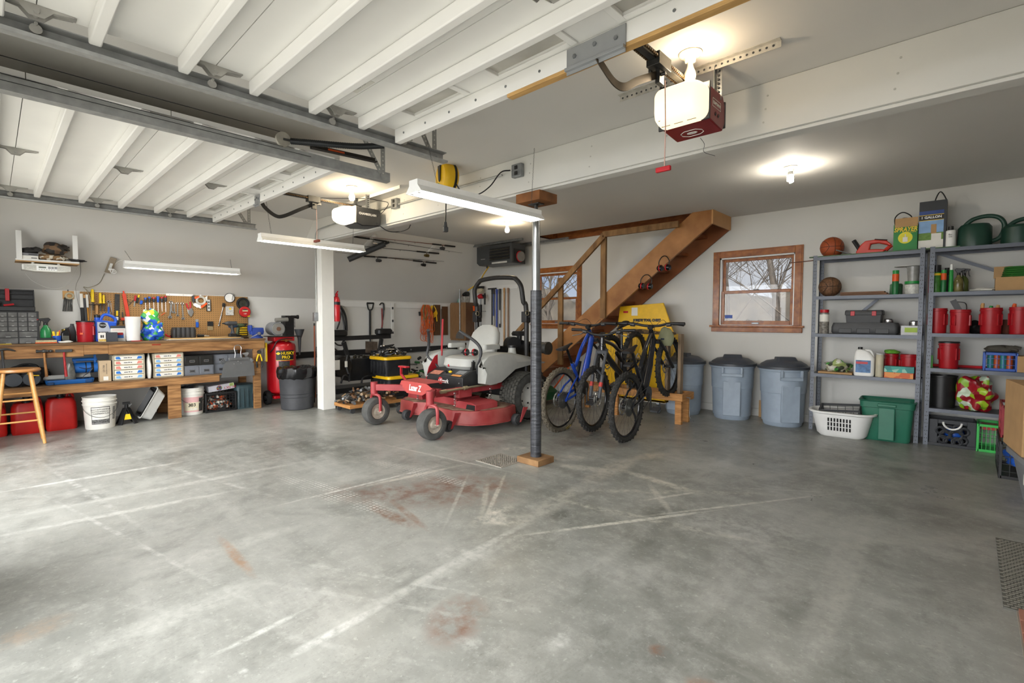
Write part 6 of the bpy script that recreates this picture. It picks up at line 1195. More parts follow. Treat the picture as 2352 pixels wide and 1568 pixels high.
on_cab(0.36,0.16,'jar','squat jar with green contents on top of the corner cabinet','jar',MB().use(mat('jar_green','#6f8f7f',0.2)).cyl((0,0,0),(0,0,0.10),0.06,n=18).use(LTGREY).cyl((0,0,0.10),(0,0,0.12),0.062,n=18),None)
on_cab(0.52,0.16,'plastic_bin','clear plastic bin on top right of the corner cabinet','bin',MB().vat([(0.16,0.16,0.03,0),(0.19,0.18,0.03,0.13)]),mat('bin_clear','#9a978f',0.2,var=0.3,scale=20))
q=ony(1060,683,YC0+0.12);t=thing('leaf_blower','orange and black hand blower lying over the bins on the corner cabinet','blower',(q.x,YC0+0.16,zc1+0.135));MB().cyl((-0.14,0,0.04),(0.03,0,0.04),0.035,0.03,14).build('orange_body',t,ORANGE);MB().lathe([(0.02,0),(0.09,0),(0.05,0.15),(0.02,0.15)],18,(-0.29,0,0.04),'x').cyl((0.03,0,0.045),(0.16,0,0.05),0.05,n=14).build('black_nozzle',t,BLACK)
# dustpan with long handle hanging in front of the cabinet
t=thing('snow_shovel','grey long handled dust pan hanging in front of the corner cabinet','shovel',(ony(1055,760,YC0-0.06).x,YC0-0.045,ony(1055,777,YC0).z));zz=ony(1054,660,YC0).z-ony(1055,777,YC0).z
MB().cyl((0,0,0.14),(0,0,zz),0.014,n=10).build('handle',t,STEEL);MB().prism([(-0.13,0),(0.13,0.0),(0.11,0.09),(0.05,0.15),(-0.05,0.15),(-0.11,0.09)],-0.008,0.006).build('scoop',t,mat('scoop_grey','#6a6763',0.5),bev=0.003)
# rail of long handled tools on the back wall
qa,qb=ony(1108,660,YB),ony(1180,660,YB);one('tool_rail','white board with hooks on the back wall behind the mower','rail',MB().box(qa.x-0.25,qb.x+0.12,YB-0.022,YB-0.001,qa.z-0.06,qa.z+0.02),WHITE_PAINT)
LT=[(1141,664,790,0.018,DKGREY,'black squeegee tool, leftmost of the hanging long handled tools','squeegee',1),(1134,664,775,0.02,mat('handle_navy','#2c3f7a',0.4),'blue and white handled pole hanging beside the squeegee','pole',0),(1141,664,765,0.02,mat('handle_blue','#27409a',0.4),'all blue handled pole in the row of hanging tools','pole',0),(1148,663,752,0.022,BLACK,'black telescoping pole in the row of hanging tools','pole',0),(1158,661,790,0.018,WDH,'brown wooden handle, left of the last two','tool handle',0),(1167,661,790,0.019,mat('handle_brown','#8a6a50',0.5),'brown wooden handle, rightmost of the hanging tools','tool handle',0)]
for i,(u,v0,v1,r_,m_,lab,cat,kind)in enumerate(LT):
 if i==0:u=1130
 a,b_=ony(u,v0,YB-0.05),ony(u+(2 if i==0 else 0),v1,YB-0.05);t=thing('long_handled_tool',lab,cat,(a.x,YB-0.05,b_.z),0,'long handled tools on the back wall');L_=a.z-b_.z
 MB().cyl((0,0,0),(0,0,L_),r_*0.8,n=10).build('handle',t,m_)
 MB().cyl((0,0,L_-0.10),(0,0,L_),r_,n=10).build('grip',t,BLACK if i in(1,3)else m_)
 if kind:MB().cyl((-0.11,0,L_+0.01),(0.12,0,L_+0.01),0.014,n=10).build('cross_head',t,BLACK)
 if i in(1,3):MB().cyl((0,0,L_*0.1),(0,0,L_*0.45),r_*0.82,n=10).build('sleeve',t,LTGREY)
t=thing('string_trimmer','red and black string trimmer hanging behind the mower roll bar','trimmer',(ony(1104,680,YB-0.15).x,YB-0.15,ony(1104,775,YB).z));L_=ony(1104,675,YB).z-ony(1104,775,YB).z
MB().cyl((0,0,0),(0,0,L_*0.95),0.014,n=8).cyl((0,0,L_*0.6),(0,0.149,L_*0.6),0.006,n=6).build('shaft',t,STEEL);MB().lump((0,0,L_*0.88),0.08,0.06,0.05,2,0.2).build('motor',t,RED);MB().lump((-0.02,0,L_*1.0),0.09,0.07,0.06,5,0.15).build('tank',t,mat('tank_cream','#b3aa90',0.4));MB().box(-0.06,0.08,-0.03,0.03,L_*1.11,L_*1.16).tube([(0,0,L_*0.45),(0,0,L_*0.75)],0.03,8).cyl((0.12,0,L_*0.75),(0.12,0,L_*1.0),0.018,n=8).box(0.0,0.13,-0.02,0.02,L_*0.9,L_*0.97).build('grip',t,BLACK)
t=thing('hand_saw','small orange and black saw hanging left of the trimmer','saw',(ony(1092,690,YB-0.1).x,YB-0.08,ony(1092,740,YB).z));MB().beam((0,0,0),(-0.06,0,0.30),0.06,0.012,up=(0,1,0)).build('body',t,DKGREY);MB().beam((-0.05,-0.01,0.24),(-0.065,-0.01,0.34),0.05,0.012,up=(0,1,0)).build('tip',t,ORANGE)
# -- lift table, totes and scrap behind the mower
t=thing('log_splitter_frame','black metal machine with tank and padded bar behind the white post','machine',(-7.25,4.2,0),0)
def W(u,v,X):return onx(u,v,X)-Vector((-7.25,4.2,0))
PK=mat('machine_black','#1d1e20',0.35,var=0.2)
a,b_=W(802,858,-7.15),W(880,820,-7.15);MB().vat([(0.30,b_.y-a.y,0.04,a.z-0.12,a.x-0.15,(a.y+b_.y)/2),(0.34,b_.y-a.y+0.04,0.05,a.z,a.x-0.15,(a.y+b_.y)/2),(0.34,b_.y-a.y,0.05,b_.z,a.x-0.15,(a.y+b_.y)/2)]).build('tank',t,PK)
bar0,bar1=W(762,778,-7.25),W(896,772,-7.25);MB().beam(bar0,bar1,0.06,0.07).build('top_bar',t,PK,bev=0.004)
MB().beam(W(790,785,-7.25),W(805,845,-7.25),0.05,0.05,up=(1,0,0)).build('strut',t,PK);MB().beam(W(876,778,-7.25),W(868,835,-7.25),0.05,0.05,up=(1,0,0)).build('strut',t,PK)
for c in(W(881,768,-7.25),W(776,772,-7.25)):MB().vat([(0.13,0.24,0.05,c.z-0.005,c.x,c.y),(0.17,0.29,0.06,c.z+0.02,c.x,c.y),(0.17,0.29,0.06,c.z+0.075,c.x,c.y),(0.13,0.24,0.05,c.z+0.10,c.x,c.y)]).build('arm_pad',t,BLACK)
c=W(782,838,-7.15);MB().lathe([(0.001,0.08),(0.15,0.08),(0.17,0.0),(0.17,-0.08),(0.001,-0.08)],28,(c.x,c.y,c.z-0.02),'x').build('drum',t,mat('drum_dark','#2d2a27',0.4,0.4,var=0.3));c=W(772,838,-7.05);MB().bx((c.x+0.02,c.y,c.z),(0.004,0.10,0.15)).build('label',t,PAPER)
MB().box(-0.25,0.15,W(765,900,-7.2).y,W(880,900,-7.2).y,0.12,0.20).box(-0.2,-0.1,W(768,900,-7.2).y,W(775,900,-7.2).y,0.0,0.75).box(-0.2,-0.1,W(870,900,-7.2).y,W(878,900,-7.2).y,0.0,0.75).build('base_frame',t,PK,bev=0.004)
for(u0,u1)in((783,800),(830,872)):MB().tube(curve([W(u0,880,-6.95),W(u0+4,868,-6.95),W((u0+u1)/2,862,-6.95),W(u1,866,-6.95),W(u1+2,876,-6.95)],5),0.016,8).build('hose',t,BLACK)
MB().tube(curve([W(798,815,-6.95),W(795,838,-6.95),W(800,858,-6.95)],5),0.014,8).build('cable',t,DKGREY);MB().bx(W(795,836,-6.93),(0.01,0.04,0.09)).build('tag',t,PAPER)
b=MB();rnd=random.Random(9)
for k in range(16):c=W(812+rnd.uniform(0,55),816,-7.2-rnd.uniform(0,0.2));b.bx((c.x,c.y,b_.z+rnd.uniform(0,0.05)),(rnd.uniform(.02,.08),rnd.uniform(.02,.08),rnd.uniform(.02,.07)),(0,0,rnd.uniform(0,90)))
b.build('valves',t,mat('valve_metal','#4a463e',0.4,0.7,var=0.6,scale=30))
TB=mat('tote_black','#232427',0.4,var=0.3,scale=9)
def tote(X,Y,z,w_,d,h_,label,rz=0):
 t=thing('storage_tote',label,'tote',(X,Y,z),rz,'black totes with yellow lids');MB().vat([(w_*0.84,d*0.84,0.05,0),(w_*0.95,d*0.95,0.06,h_-0.05)]).build('tub',t,TB)
 MB().vat([(w_*0.96,d*0.96,0.06,h_-0.05),(w_,d,0.06,h_-0.045),(w_,d,0.06,h_-0.015),(w_*0.96,d*0.96,0.05,h_)]).build('lid',t,YELP)
 b=MB()
 for k in range(5):
  for s_ in(-1,1):b.box(-w_*0.38+k*w_*0.19-0.008,-w_*0.38+k*w_*0.19+0.008,s_*d*0.455-0.01,s_*d*0.455+0.01,0.04,h_-0.08)
 b.build('ribs',t,TB,bev=0.003);return t
c0,c1=onx(886,890,-6.6),onx(965,890,-6.6);cy=(c0.y+c1.y)/2;zt=onx(925,862,-6.6).z;wd_=c1.y-c0.y
tote(-6.82,cy,0,0.52,wd_*0.92,zt,'lower black tote with yellow lid behind the red mower')
c0,c1=onx(880,840,-6.62),onx(948,840,-6.62);z2=onx(925,818,-6.62).z;cy2=(c0.y+c1.y)/2
tote(-6.84,cy2,zt,0.5,(c1.y-c0.y)*0.94,z2-zt,'upper black tote with yellow lid heaped with black fittings')
def scrap(name,label,c,sx,sy,sz,n_,seed,mats_,cat='parts'):
 t=thing(name,label,cat,c);rnd=random.Random(seed);b=MB()
 for k in range(n_):
  b.use(mats_[k%len(mats_)]);x,y=rnd.uniform(-sx,sx),rnd.uniform(-sy,sy);z=max(0.02,sz*(1-(x/sx)**2*0.6-(y/sy)**2*0.6)*rnd.random()+0.02);L_=rnd.uniform(0.05,0.16);a_=rnd.uniform(0,PI)
  d=Vector((math.cos(a_)*L_/2,math.sin(a_)*L_/2,rnd.uniform(-0.01,0.02)*min(1,z*20)))
  if k%3:b.tube([Vector((x,y,z))-d,Vector((x,y,z))+d],rnd.uniform(0.008,0.022),7)
  elif k%2:b.ball((x,y,z+0.01),rnd.uniform(0.015,0.03),n=10,m=8)
  else:b.bx((x,y,z),(L_,rnd.uniform(0.02,0.06),rnd.uniform(0.01,0.03)),(rnd.uniform(-20,20),rnd.uniform(-20,20),math.degrees(a_)))
 o=b.build('parts',t);o['kind']='stuff';return t
scrap('fitting_heap','heap of black metal fittings on the upper yellow lidded tote',(-6.84,cy2-0.02,z2+0.001),0.2,0.21,0.17,70,1,[BLACK,BLACK_GLOSS,DKGREY,CHROME])
q=onz(855,925);t=scrap('engine_parts_dolly','wooden dolly loaded with scattered engine and metal parts behind the front caster',(-6.25,onx(848,900,-6.25).y,0.115),0.20,0.42,0.20,100,5,[mat('part_rust','#7a5a40',0.6,0.3),STEEL,DSTEEL,BLACK,mat('part_tan','#8a7458',0.6)])
MB().box(-0.22,0.22,-0.42,0.42,-0.045,0.0).build('dolly_board',t,WOOD,bev=0.003)
for(sx,sy)in((-1,-1),(1,-1),(1,1),(-1,1)):MB().cyl((sx*0.18-0.012,sy*0.36,-0.08),(sx*0.18+0.012,sy*0.36,-0.08),0.035,n=14).box(sx*0.18-0.016,sx*0.18+0.016,sy*0.36-0.01,sy*0.36+0.01,-0.08,-0.045).build('caster',t,DKGREY)
scrap('junk_pile','dark pile of hoses, green net and tool parts left of the seat behind the mower',(-7.1,onx(985,880,-7.1).y,0.001),0.5,0.45,0.62,130,8,[BLACK,DKGREY,mat('net_green','#2f6f3a',0.6),BLACK,mat('junk_navy','#1f2c4d',0.5),STEEL])
t=thing('black_shelf_rail','long black bar running low along the left wall behind the machines','rail',(-8.06,5.1,onx(990,800,-8.06).z));MB().box(-0.03,0.03,-1.9,1.75,-0.05,0.05).build('bar',t,BLACK)
for k in range(8):MB().cyl((0.03,-1.7+k*0.45,0.0),(0.036,-1.7+k*0.45,0.0),0.015,n=8).build('bolt',t,STEEL)
t=thing('broom_stick','thin orange stick standing upright between trash can and post','stick',(-7.75,onx(722,760,-7.75).y,0.0));zz=onx(728,742,-7.75).z;MB().tube([(0,0,0.0),(0,0.0,zz-0.04)],0.011,8).build('stick',t,mat('stick_orange','#a8542f',0.5));MB().cyl((0,0,zz-0.04),(0,0,zz),0.013,n=8).build('tip',t,BLACK)
# fishing rods on the slope
def rod(label,u0,v0,u1,v1,reel,m_,flip=False,group='fishing rods on the sloped wall'):
 a,b_=onslope(u0,v0,0.06),onslope(u1,v1,0.06);t=thing('fishing_rod',label,'fishing rod',a,0,group);d=b_-a
 MB().tube([(0,0,0),d*0.3,d],[0.007,0.006,0.002],6).build('blank',t,m_);MB().tube([d*0.0,d*0.12],0.014,8).tube([d*0.16,d*0.26],0.013,8).build('grip',t,BLACK)
 e=d.normalized();c=d*0.15+Vector((0.02,0,-0.06));MB().tube([d*0.15,c],0.006,6).cyl(c-e*0.03,c+e*0.03,0.026,n=14).ball(c+e*0.045,0.022,n=10,m=8).beam(c,c+Vector((0.04,0,-0.03)),0.008,0.008).build('reel',t,reel)
 for f in(0.45,0.65,0.85):MB().torus(d*f+Vector((0.01,0,-0.014)),0.010,0.0015,'y',12,4).build('guide',t,DSTEEL)
rod('red brown fishing rod, topmost on the sloped wall',1045,566,818,541,DKGREY,mat('rod_red','#6d2f1c',0.4));rod('black fishing rod with silver reel, second from the top',813,543,1062,581,CHROME,BLACK);rod('black fishing rod, third from the top, butt towards the heater',1008,582,790,561,mat('reel_gold','#6a5a30',0.35,0.6),BLACK)
rod('thin fishing rod, fourth from the top',836,588,1020,600,DKGREY,BLACK);rod('brown butted fishing rod, lowest on the sloped wall',1002,604,770,579,BLACK,mat('rod_brown','#5a4030',0.5))
a,b_=onslope(800,596,0.12),onslope(884,560,0.12);t=thing('rod_tube','thick black tube hung diagonally below the fishing rods','tube',a);MB().tube([(0,0,0),b_-a],0.045,16).build('tube',t,DKGREY);MB().tube([b_-a,(b_-a)*1.12],0.02,8).build('cap',t,BLACK)
for(u0,v0,u1,v1)in((862,538,838,565),(1001,560,985,578)):a,b_=onslope(u0,v0,0.02),onslope(u1,v1,0.02);one('rod_rack','white wooden rod holder strip on the sloped wall, %s'%('nearer the post' if u0<900 else 'nearer the heater'),'rod holder',MB().beam(a,b_,0.05,0.03,up=(0.76,0,-0.65)),WHITE_PAINT)
# unit heater and strut channels
HE=mat('heater_grey','#3d3f41',0.45,var=0.06);YH=6.25;q0,q1=ony(1090,551,YH),ony(1181,602,YH);w_k=0.88;t=thing('unit_heater','dark grey gas unit heater with louvres hung under the ceiling','heater',((q0.x+q1.x)/2,YH,q1.z));w_=(q1.x-q0.x)/2*w_k;hz=min(q0.z,2.64)-q1.z-0.02
MB().prism([(-w_,0.05),(-w_*0.85,0),(w_,0),(w_,hz),(-w_,hz)],0,0.36).build('housing',t,HE,bev=0.004);MB().box(-w_*0.22,w_*0.9,-0.004,0.0,0.07,hz-0.06).build('outlet',t,BLACK)
for k in range(4):MB().bx((w_*0.34,-0.01,0.10+k*(hz-0.17)/3.4),(w_*1.1,0.05,0.006),(35,0,0)).build('louvre',t,mat('louvre_metal','#6d6a5f',0.3,0.7))
MB().box(-w_*0.1,w_*0.75,-0.003,0.0,0.01,0.04).build('plate',t,LTGREY);MB().cyl((-w_*0.5,0.05,-0.05),(-w_*0.5,0.05,0),0.012,n=8).build('drip_leg',t,BLACK);MB().box(w_+0.001,w_+0.012,0.05,0.34,0.02,hz*0.72).build('side_plate',t,BLACK);MB().cyl((w_+0.012,0.2,hz*0.35),(w_+0.06,0.2,hz*0.35),0.085,n=20).build('exhaust_blower',t,mat('blower_grey','#8a8783',0.4,0.5));MB().torus((w_+0.02,0.2,hz*0.35),0.09,0.008,'x',24,6).build('gasket',t,RED);txt('Reznor',0.03,LTGREY,t,(-w_*0.6,-0.001,hz*0.33))if False else MB().box(-w_*0.75,-w_*0.5,-0.002,0,hz*0.32,hz*0.34).build('badge',t,LTGREY)
for(y,x0,x1,lab)in((YH+0.04,-w_-0.95,w_+0.22,'front steel strut channel carrying the heater'),(YH+0.5,-w_-0.1,w_+0.85,'rear steel strut channel behind the heater')):one('strut_channel',lab,'strut channel',MB().box(x0,x1,-0.02,0.02,0,0.041),STEEL,((q0.x+q1.x)/2,y,ZC-0.042))
pp=[ony(1128,604,YH+0.15),ony(1112,628,6.6),ony(1098,650,6.85),ony(1072,668,6.93)];one('gas_line','yellow flexible gas line running from the heater down the back wall','gas line',MB().use(YELP).tube(curve(pp,6),0.012,8),None)
# yellow cord reel and black cords at the beam
q=ony(1027,408,2.93);t=thing('cord_reel','yellow retractable cord reel hanging from the ceiling by the beam','cord reel',(q.x,2.93,q.z),75)
MB().lathe([(0.001,-0.07),(0.11,-0.068),(0.128,-0.05),(0.132,-0.02),(0.132,0.03),(0.126,0.055),(0.11,0.07),(0.001,0.072)],36,ax='x').build('housing',t,YELP);MB().lathe([(0.125,0.022),(0.1335,0.022),(0.1335,0.045),(0.125,0.045)],36,ax='x').build('black_band',t,BLACK)
MB().prism([(-0.035,0.17),(0.035,0.17),(0.018,-0.03),(0.0,-0.05),(-0.018,-0.03)],-0.082,-0.075,'x').box(-0.082,0.08,-0.035,0.035,0.165,0.175).build('bracket',t,BLACK);MB().torus((0,0,0.20),0.022,0.005,'x',16,6).cyl((0,0,0.22),(0,0,ZC-q.z),0.004,n=6).build('hook',t,BLACK);MB().prism([(-0.04,-0.10),(0.03,-0.05),(0.045,-0.09),(0.0,-0.12)],-0.0765,-0.0725,'x').build('green_sticker',t,GREEN)
MB().tube(curve([(0.0,0.02,-0.13),(-0.005,0.02,-0.28),(-0.01,0.02,-0.42)],4),0.006,6).build('cord',t,BLACK);zz=ony(1013,535,2.93).z-q.z;MB().cyl((-0.01,0.02,-0.40),(-0.01,0.02,-0.45),0.012,0.02,10).box(-0.032,0.012,0.0,0.04,zz+0.0,-0.45).build('outlet_end',t,DKGREY,bev=0.005)
pp=[ony(1048,423,2.95),ony(1062,441,3.0),ony(1095,447,3.05),ony(1125,428,3.08),ony(1150,396,3.1),ony(1172,391,3.13)];MB().tube([p-Vector((q.x,2.93,q.z))for p in curve(pp,6)],0.006,6).build('supply_cord',t,BLACK).rotation_euler=(0,0,R(-75))
pp=[ony(864,512,2.9),ony(890,530,3.0),ony(915,532,3.15),ony(936,526,3.18),ony(943,516,3.18)];one('black_cable','black cable from the black opener swagging under the beam','cable',MB().tube(curve(pp,6),0.006,6),BLACK)
# ==== zero turn mower
MR=mat('mower_red','#98262b',0.45,var=0.18,scale=5,col2='#a8484a');MG=mat('mower_grey','#a3a49f',0.4,var=0.05);SEAT=mat('seat_vinyl','#aaaba6',0.45,var=0.08,scale=4);TURF=mat('turf_tire','#3a3a37',0.85,var=0.3,scale=20)
t=thing('riding_mower','red and light grey zero turn riding mower facing the garage doors','lawn mower',(-4.69,3.15,0))
RIM=mat('rim_cream','#a89e90',0.5,var=0.25,scale=20)
for x in(-0.55,0.55):
 f=MB();f.cyl((x,0.0,0.38),(x,0.0,0.52),0.042,n=20);f.tube(curve([(x-0.10,0.02,0.17),(x-0.10,0.02,0.30),(x-0.075,0.02,0.355),(x,0.0,0.37),(x+0.075,0.02,0.355),(x+0.10,0.02,0.30),(x+0.10,0.02,0.17)],4),0.018,8);fo=f.build('caster_fork',t,MR)
 w1=MB();wheel(w1,(x,0.02,0.165),0.165,0.15,n=36);w1.build('caster_wheel',t,mat('caster_tire','#4a4a48',0.85,var=0.25,scale=14));h_=MB();h_.lathe([(0.001,-0.06),(0.04,-0.06),(0.05,-0.04),(0.095,-0.055),(0.098,0),(0.095,0.055),(0.05,0.04),(0.04,0.06),(0.001,0.06)],24,(x,0.02,0.165),'x').cyl((x-0.115,0.02,0.165),(x+0.125,0.02,0.165),0.012,n=8);h_.build('caster_rim',t,RIM)
b=MB();b.beam((-0.55,0.0,0.455),(-0.22,0.26,0.455),0.055,0.075).beam((0.55,0.0,0.455),(0.28,0.26,0.455),0.055,0.075).beam((-0.32,0.28,0.455),(0.36,0.28,0.455),0.06,0.075).beam((-0.30,0.28,0.43),(-0.30,1.6,0.43),0.055,0.07).beam((0.34,0.22,0.44),(0.34,1.6,0.44),0.055,0.075);b.box(0.30,0.38,0.55,0.75,0.36,0.48);b.build('front_frame',t,MR,bev=0.004)
MB().prism([(-0.27,0.545),(0.22,0.545),(0.33,0.50),(0.14,0.405),(-0.16,0.405),(-0.30,0.50)],0.20,0.206).add([(-0.27,0.20,0.545),(0.22,0.20,0.545),(0.32,0.42,0.56),(-0.27,0.42,0.56)],[(0,1,2,3)]).build('nose_plate',t,mat('mower_plate','#b04a46',0.45,var=0.1));txt('Lazer Z',0.10,WHITE,t,(0.0,0.197,0.475),bold=0.003,shear=0.3,sx=0.72)
# deck
def deck(z0,z1,s0=1.0,s1=1.0):
 P0=[(-0.80,0.60),(-0.66,0.44),(-0.36,0.42),(-0.22,0.50),(-0.02,0.52),(0.12,0.40),(0.46,0.38),(0.66,0.50),(0.76,0.68),(0.78,0.95),(0.70,1.18),(0.3,1.25),(-0.7,1.25),(-0.80,1.1)]
 return[[(x*s,0.85+(y-0.85)*s,z)for(x,y)in P0]for z,s in((z0,s0),(z1,s1))]
MB().loft(deck(0.085,0.10,1.01,1.01)+deck(0.101,0.235,1.0,0.985)+deck(0.245,0.245,0.975,0.975)[:1]).build('deck',t,mat('deck_red','#982c2e',0.5,var=0.25,scale=4,col2='#a65650'),ang=30)
MB().loft(deck(0.2455,0.249,0.93,0.92)).build('grass_dust',t,mat('deck_dust','#7c4a3c',0.9,var=0.35,scale=14,col2='#96806a'))
b=MB();b.prism([(0.30,0.246),(0.66,0.246),(0.66,0.31),(0.60,0.33),(0.36,0.33),(0.30,0.30)],0.55,0.9).prism([(-0.25,0.246),(0.28,0.246),(0.24,0.33),(-0.2,0.33)],0.62,1.0).prism([(-0.72,0.246),(-0.4,0.246),(-0.42,0.31),(-0.70,0.31)],0.6,0.95);b.build('belt_covers',t,MR,bev=0.004)
MB().prism([(0.50,0.25),(0.65,0.25),(0.65,0.305),(0.52,0.305)],0.545,0.551).build('cover_opening',t,BLACK)
for(x,y,r_)in((-0.72,0.50,0.06),(-0.36,0.34,0.065),(0.0,0.40,0.06),(0.50,0.28,0.065),(0.80,1.08,0.07),(-0.80,1.1,0.07)):
 w1=MB();wheel(w1,(x,y,0.095),r_,0.075,n=22);w1.cyl((x-0.045,y,0.095),(x+0.045,y,0.095),r_*0.6,n=14);w1.build('deck_roller',t,mat('roller_black','#2f3031',0.5,var=0.25));MB().prism([(y,0.07),(y+0.02,0.07),(y+0.14,0.23),(y+0.06,0.24)],x+0.05,x+0.056,'x').build('roller_bracket',t,MR)
# console box
b=MB();b.prism([(0.62,0.40),(1.05,0.40),(1.05,0.66),(0.78,0.66),(0.62,0.585)],-0.33,0.36,'x');b.build('battery_box',t,mat('box_black','#232324',0.5,var=0.15),bev=0.006)
pv=lambda x,f,h:(x,0.62+0.16*f-0.425*h,0.585+0.075*f+0.905*h)
def plate(nm,x0,x1,f0,f1,m_,h=0.003):MB().add([pv(x0,f0,h),pv(x1,f0,h),pv(x1,f1,h),pv(x0,f1,h)],[(0,1,2,3)]).build(nm,t,m_)
plate('warning_decal',-0.29,-0.10,0.08,0.6,mat('decal_salmon','#b87a66',0.5,var=0.3,scale=50));plate('control_panel',-0.05,0.34,0.05,0.95,DKGREY);plate('orange_decal',0.13,0.30,0.08,0.3,mat('decal_orange','#c98a4a',0.5),0.005);plate('info_decal',0.15,0.30,0.4,0.85,mat('decal_grey','#7d7f80',0.5,var=0.3,scale=60),0.005)
MB().ball((0.09,0.66,0.64),0.024,(1,1,0.6)).build('yellow_knob',t,YELLOW);MB().ball((-0.07,0.77,0.70),0.018).build('red_knob',t,RED);MB().cyl((0.0,0.68,0.62),(0.0,0.66,0.65),0.014,n=8).cyl((0.04,0.72,0.64),(0.04,0.71,0.67),0.01,n=8).build('keys',t,BLACK)
MB().lathe([(0.001,0.616),(0.045,0.616),(0.045,0.618),(0.001,0.618)],24,(-0.05,0,0.525),'y').build('badge',t,RED);txt('eXmark',0.07,WHITE,t,(0.01,0.613,0.525),bold=0.0022,sx=0.85);b=MB()
for(x,z)in((-0.31,0.56),(0.30,0.52),(0.33,0.43),(0.10,0.42)):b.ball((x,0.617,z),0.010,n=8,m=6)
b.build('bolts',t,STEEL)
# height lever quadrant, pedal, turnbuckle, chains
MB().prism([(0.66,0.42),(0.94,0.42),(0.95,0.80),(0.90,0.84),(0.80,0.80),(0.70,0.66),(0.66,0.52)],-0.40,-0.392,'x').build('height_quadrant',t,REDP,bev=0.002);MB().tube(curve([(-0.405,0.76,0.50),(-0.405,0.78,0.62),(-0.405,0.84,0.74)],4),0.008,5).build('scale_decal',t,PAPER);MB().tube([(-0.38,0.90,0.80),(-0.375,0.92,1.28)],0.014,8).build('height_lever',t,REDP)
MB().tube([(-0.32,0.36,0.46),(-0.42,0.30,0.60),(-0.36,0.26,0.70)],0.018,6).box(-0.40,-0.24,0.24,0.30,0.69,0.71).build('foot_pedal',t,REDP,bev=0.003)
b=MB();b.cyl((0.40,0.28,0.465),(0.42,1.1,0.49),0.013,n=10).cyl((0.405,0.6,0.475),(0.405,0.65,0.476),0.024,n=12).cyl((0.40,0.26,0.465),(0.40,0.34,0.465),0.022,n=10).cyl((0.42,1.02,0.49),(0.42,1.12,0.49),0.022,n=10);b.build('turnbuckle',t,mat('rod_zinc','#a69c80',0.35,0.7,var=0.2))
for(x,y)in((0.41,0.46),(0.44,1.0),(-0.3,0.46)):
 b=MB()
 for k in range(5):b.torus((x,y,0.43-k*0.035),0.012,0.004,'y' if k%2 else 'x',10,5)
 b.build('deck_chain',t,CHROME)
# tanks, seat and engine
for s_ in(-1,1):
 rs=[]
 for(y,zt_,zb,w_)in((0.74,0.72,0.70,0.03),(0.78,0.80,0.52,0.16),(0.86,0.86,0.50,0.23),(1.05,0.88,0.52,0.26),(1.30,0.86,0.66,0.26),(1.62,0.80,0.70,0.24),(1.85,0.74,0.70,0.22)):
  xo,xi=0.61,0.61-w_;rs.append([(s_*x,y,z)for(x,z)in((xi,zb),(xo-0.03,zb),(xo,zb+(zt_-zb)*0.45),(xo-0.05,zt_-0.02),(xo-0.10,zt_),(xi,zt_))])
 MB().loft(rs).build('fuel_tank_fender',t,MG,bev=0.012);MB().lathe([(0.07,0.80),(0.05,0.88),(0.046,0.92),(0.001,0.92)],18,(s_*0.47,1.35,0)).build('filler_neck',t,MG);MB().cyl((s_*0.47,1.35,0.92),(s_*0.47,1.35,0.95),0.05,n=18).build('fuel_cap',t,BLACK)
 w1=MB();wheel(w1,(s_*0.53,1.5,0.305),0.298,0.27,n=44);tw=w1.build('rear_wheel',t,TURF);lg=MB()
 for k in range(34):
  for j in range(6):
   a_=2*PI*(k+0.5*(j%2))/34;x=s_*0.53+(-0.11+0.044*j);c=Vector((x,1.5+0.302*math.cos(a_),0.305+0.302*math.sin(a_)));lg.bx(c,(0.036,0.042,0.012),(math.degrees(a_)-90,0,0))
 lg.build('tread_blocks',tw,mat('tread','#4b4a44',0.85,var=0.25,scale=20));h_=MB();xx=s_*0.53;h_.lathe([(0.001,s_*0.03),(0.09,s_*0.03),(0.12,s_*0.05),(0.15,s_*0.04),(0.172,s_*0.12),(0.175,s_*0.12),(0.175,-s_*0.12),(0.001,-s_*0.12)],32,(xx,1.5,0.305),'x');h_.use(BLACK)
 rim=MB().use(mat('rim_white','#b9b8b2',0.4));rim.lathe([(0.001,s_*0.03),(0.09,s_*0.03),(0.12,s_*0.05),(0.15,s_*0.04),(0.172,s_*0.12),(0.175,s_*0.12),(0.175,-s_*0.12),(0.001,-s_*0.12)],32,(xx,1.5,0.305),'x');rim.use(BLACK)
 for k in range(5):a_=2*PI*k/5;rim.cyl((xx+s_*0.045,1.5+0.10*math.cos(a_),0.305+0.10*math.sin(a_)),(xx+s_*0.056,1.5+0.10*math.cos(a_),0.305+0.10*math.sin(a_)),0.012,n=10)
 rim.build('wheel_rim',tw)
MB().vat([(0.46,0.44,0.10,0.66,0.02,1.02),(0.54,0.52,0.13,0.70,0.02,1.02),(0.54,0.50,0.14,0.79,0.02,1.03),(0.46,0.42,0.13,0.815,0.02,1.04)],6).build('seat_cushion',t,SEAT);rs=[]
for(z,w_,y)in((0.78,0.40,1.24),(0.86,0.50,1.25),(0.98,0.52,1.29),(1.10,0.46,1.33),(1.17,0.34,1.355),(1.205,0.18,1.37)):rs.append([(x+0.02,yy,z)for(x,yy)in ring(0,y,w_,0.11 if z<1.15 else 0.07,0.05,4)])
MB().loft(rs).build('seat_back',t,SEAT);
for s_ in(-1,1):MB().vat([(0.07,0.27,0.03,0.905,s_*0.33+0.02,1.10),(0.08,0.28,0.035,0.93,s_*0.33+0.02,1.10),(0.07,0.26,0.03,0.965,s_*0.33+0.02,1.10)]).build('armrest',t,SEAT)
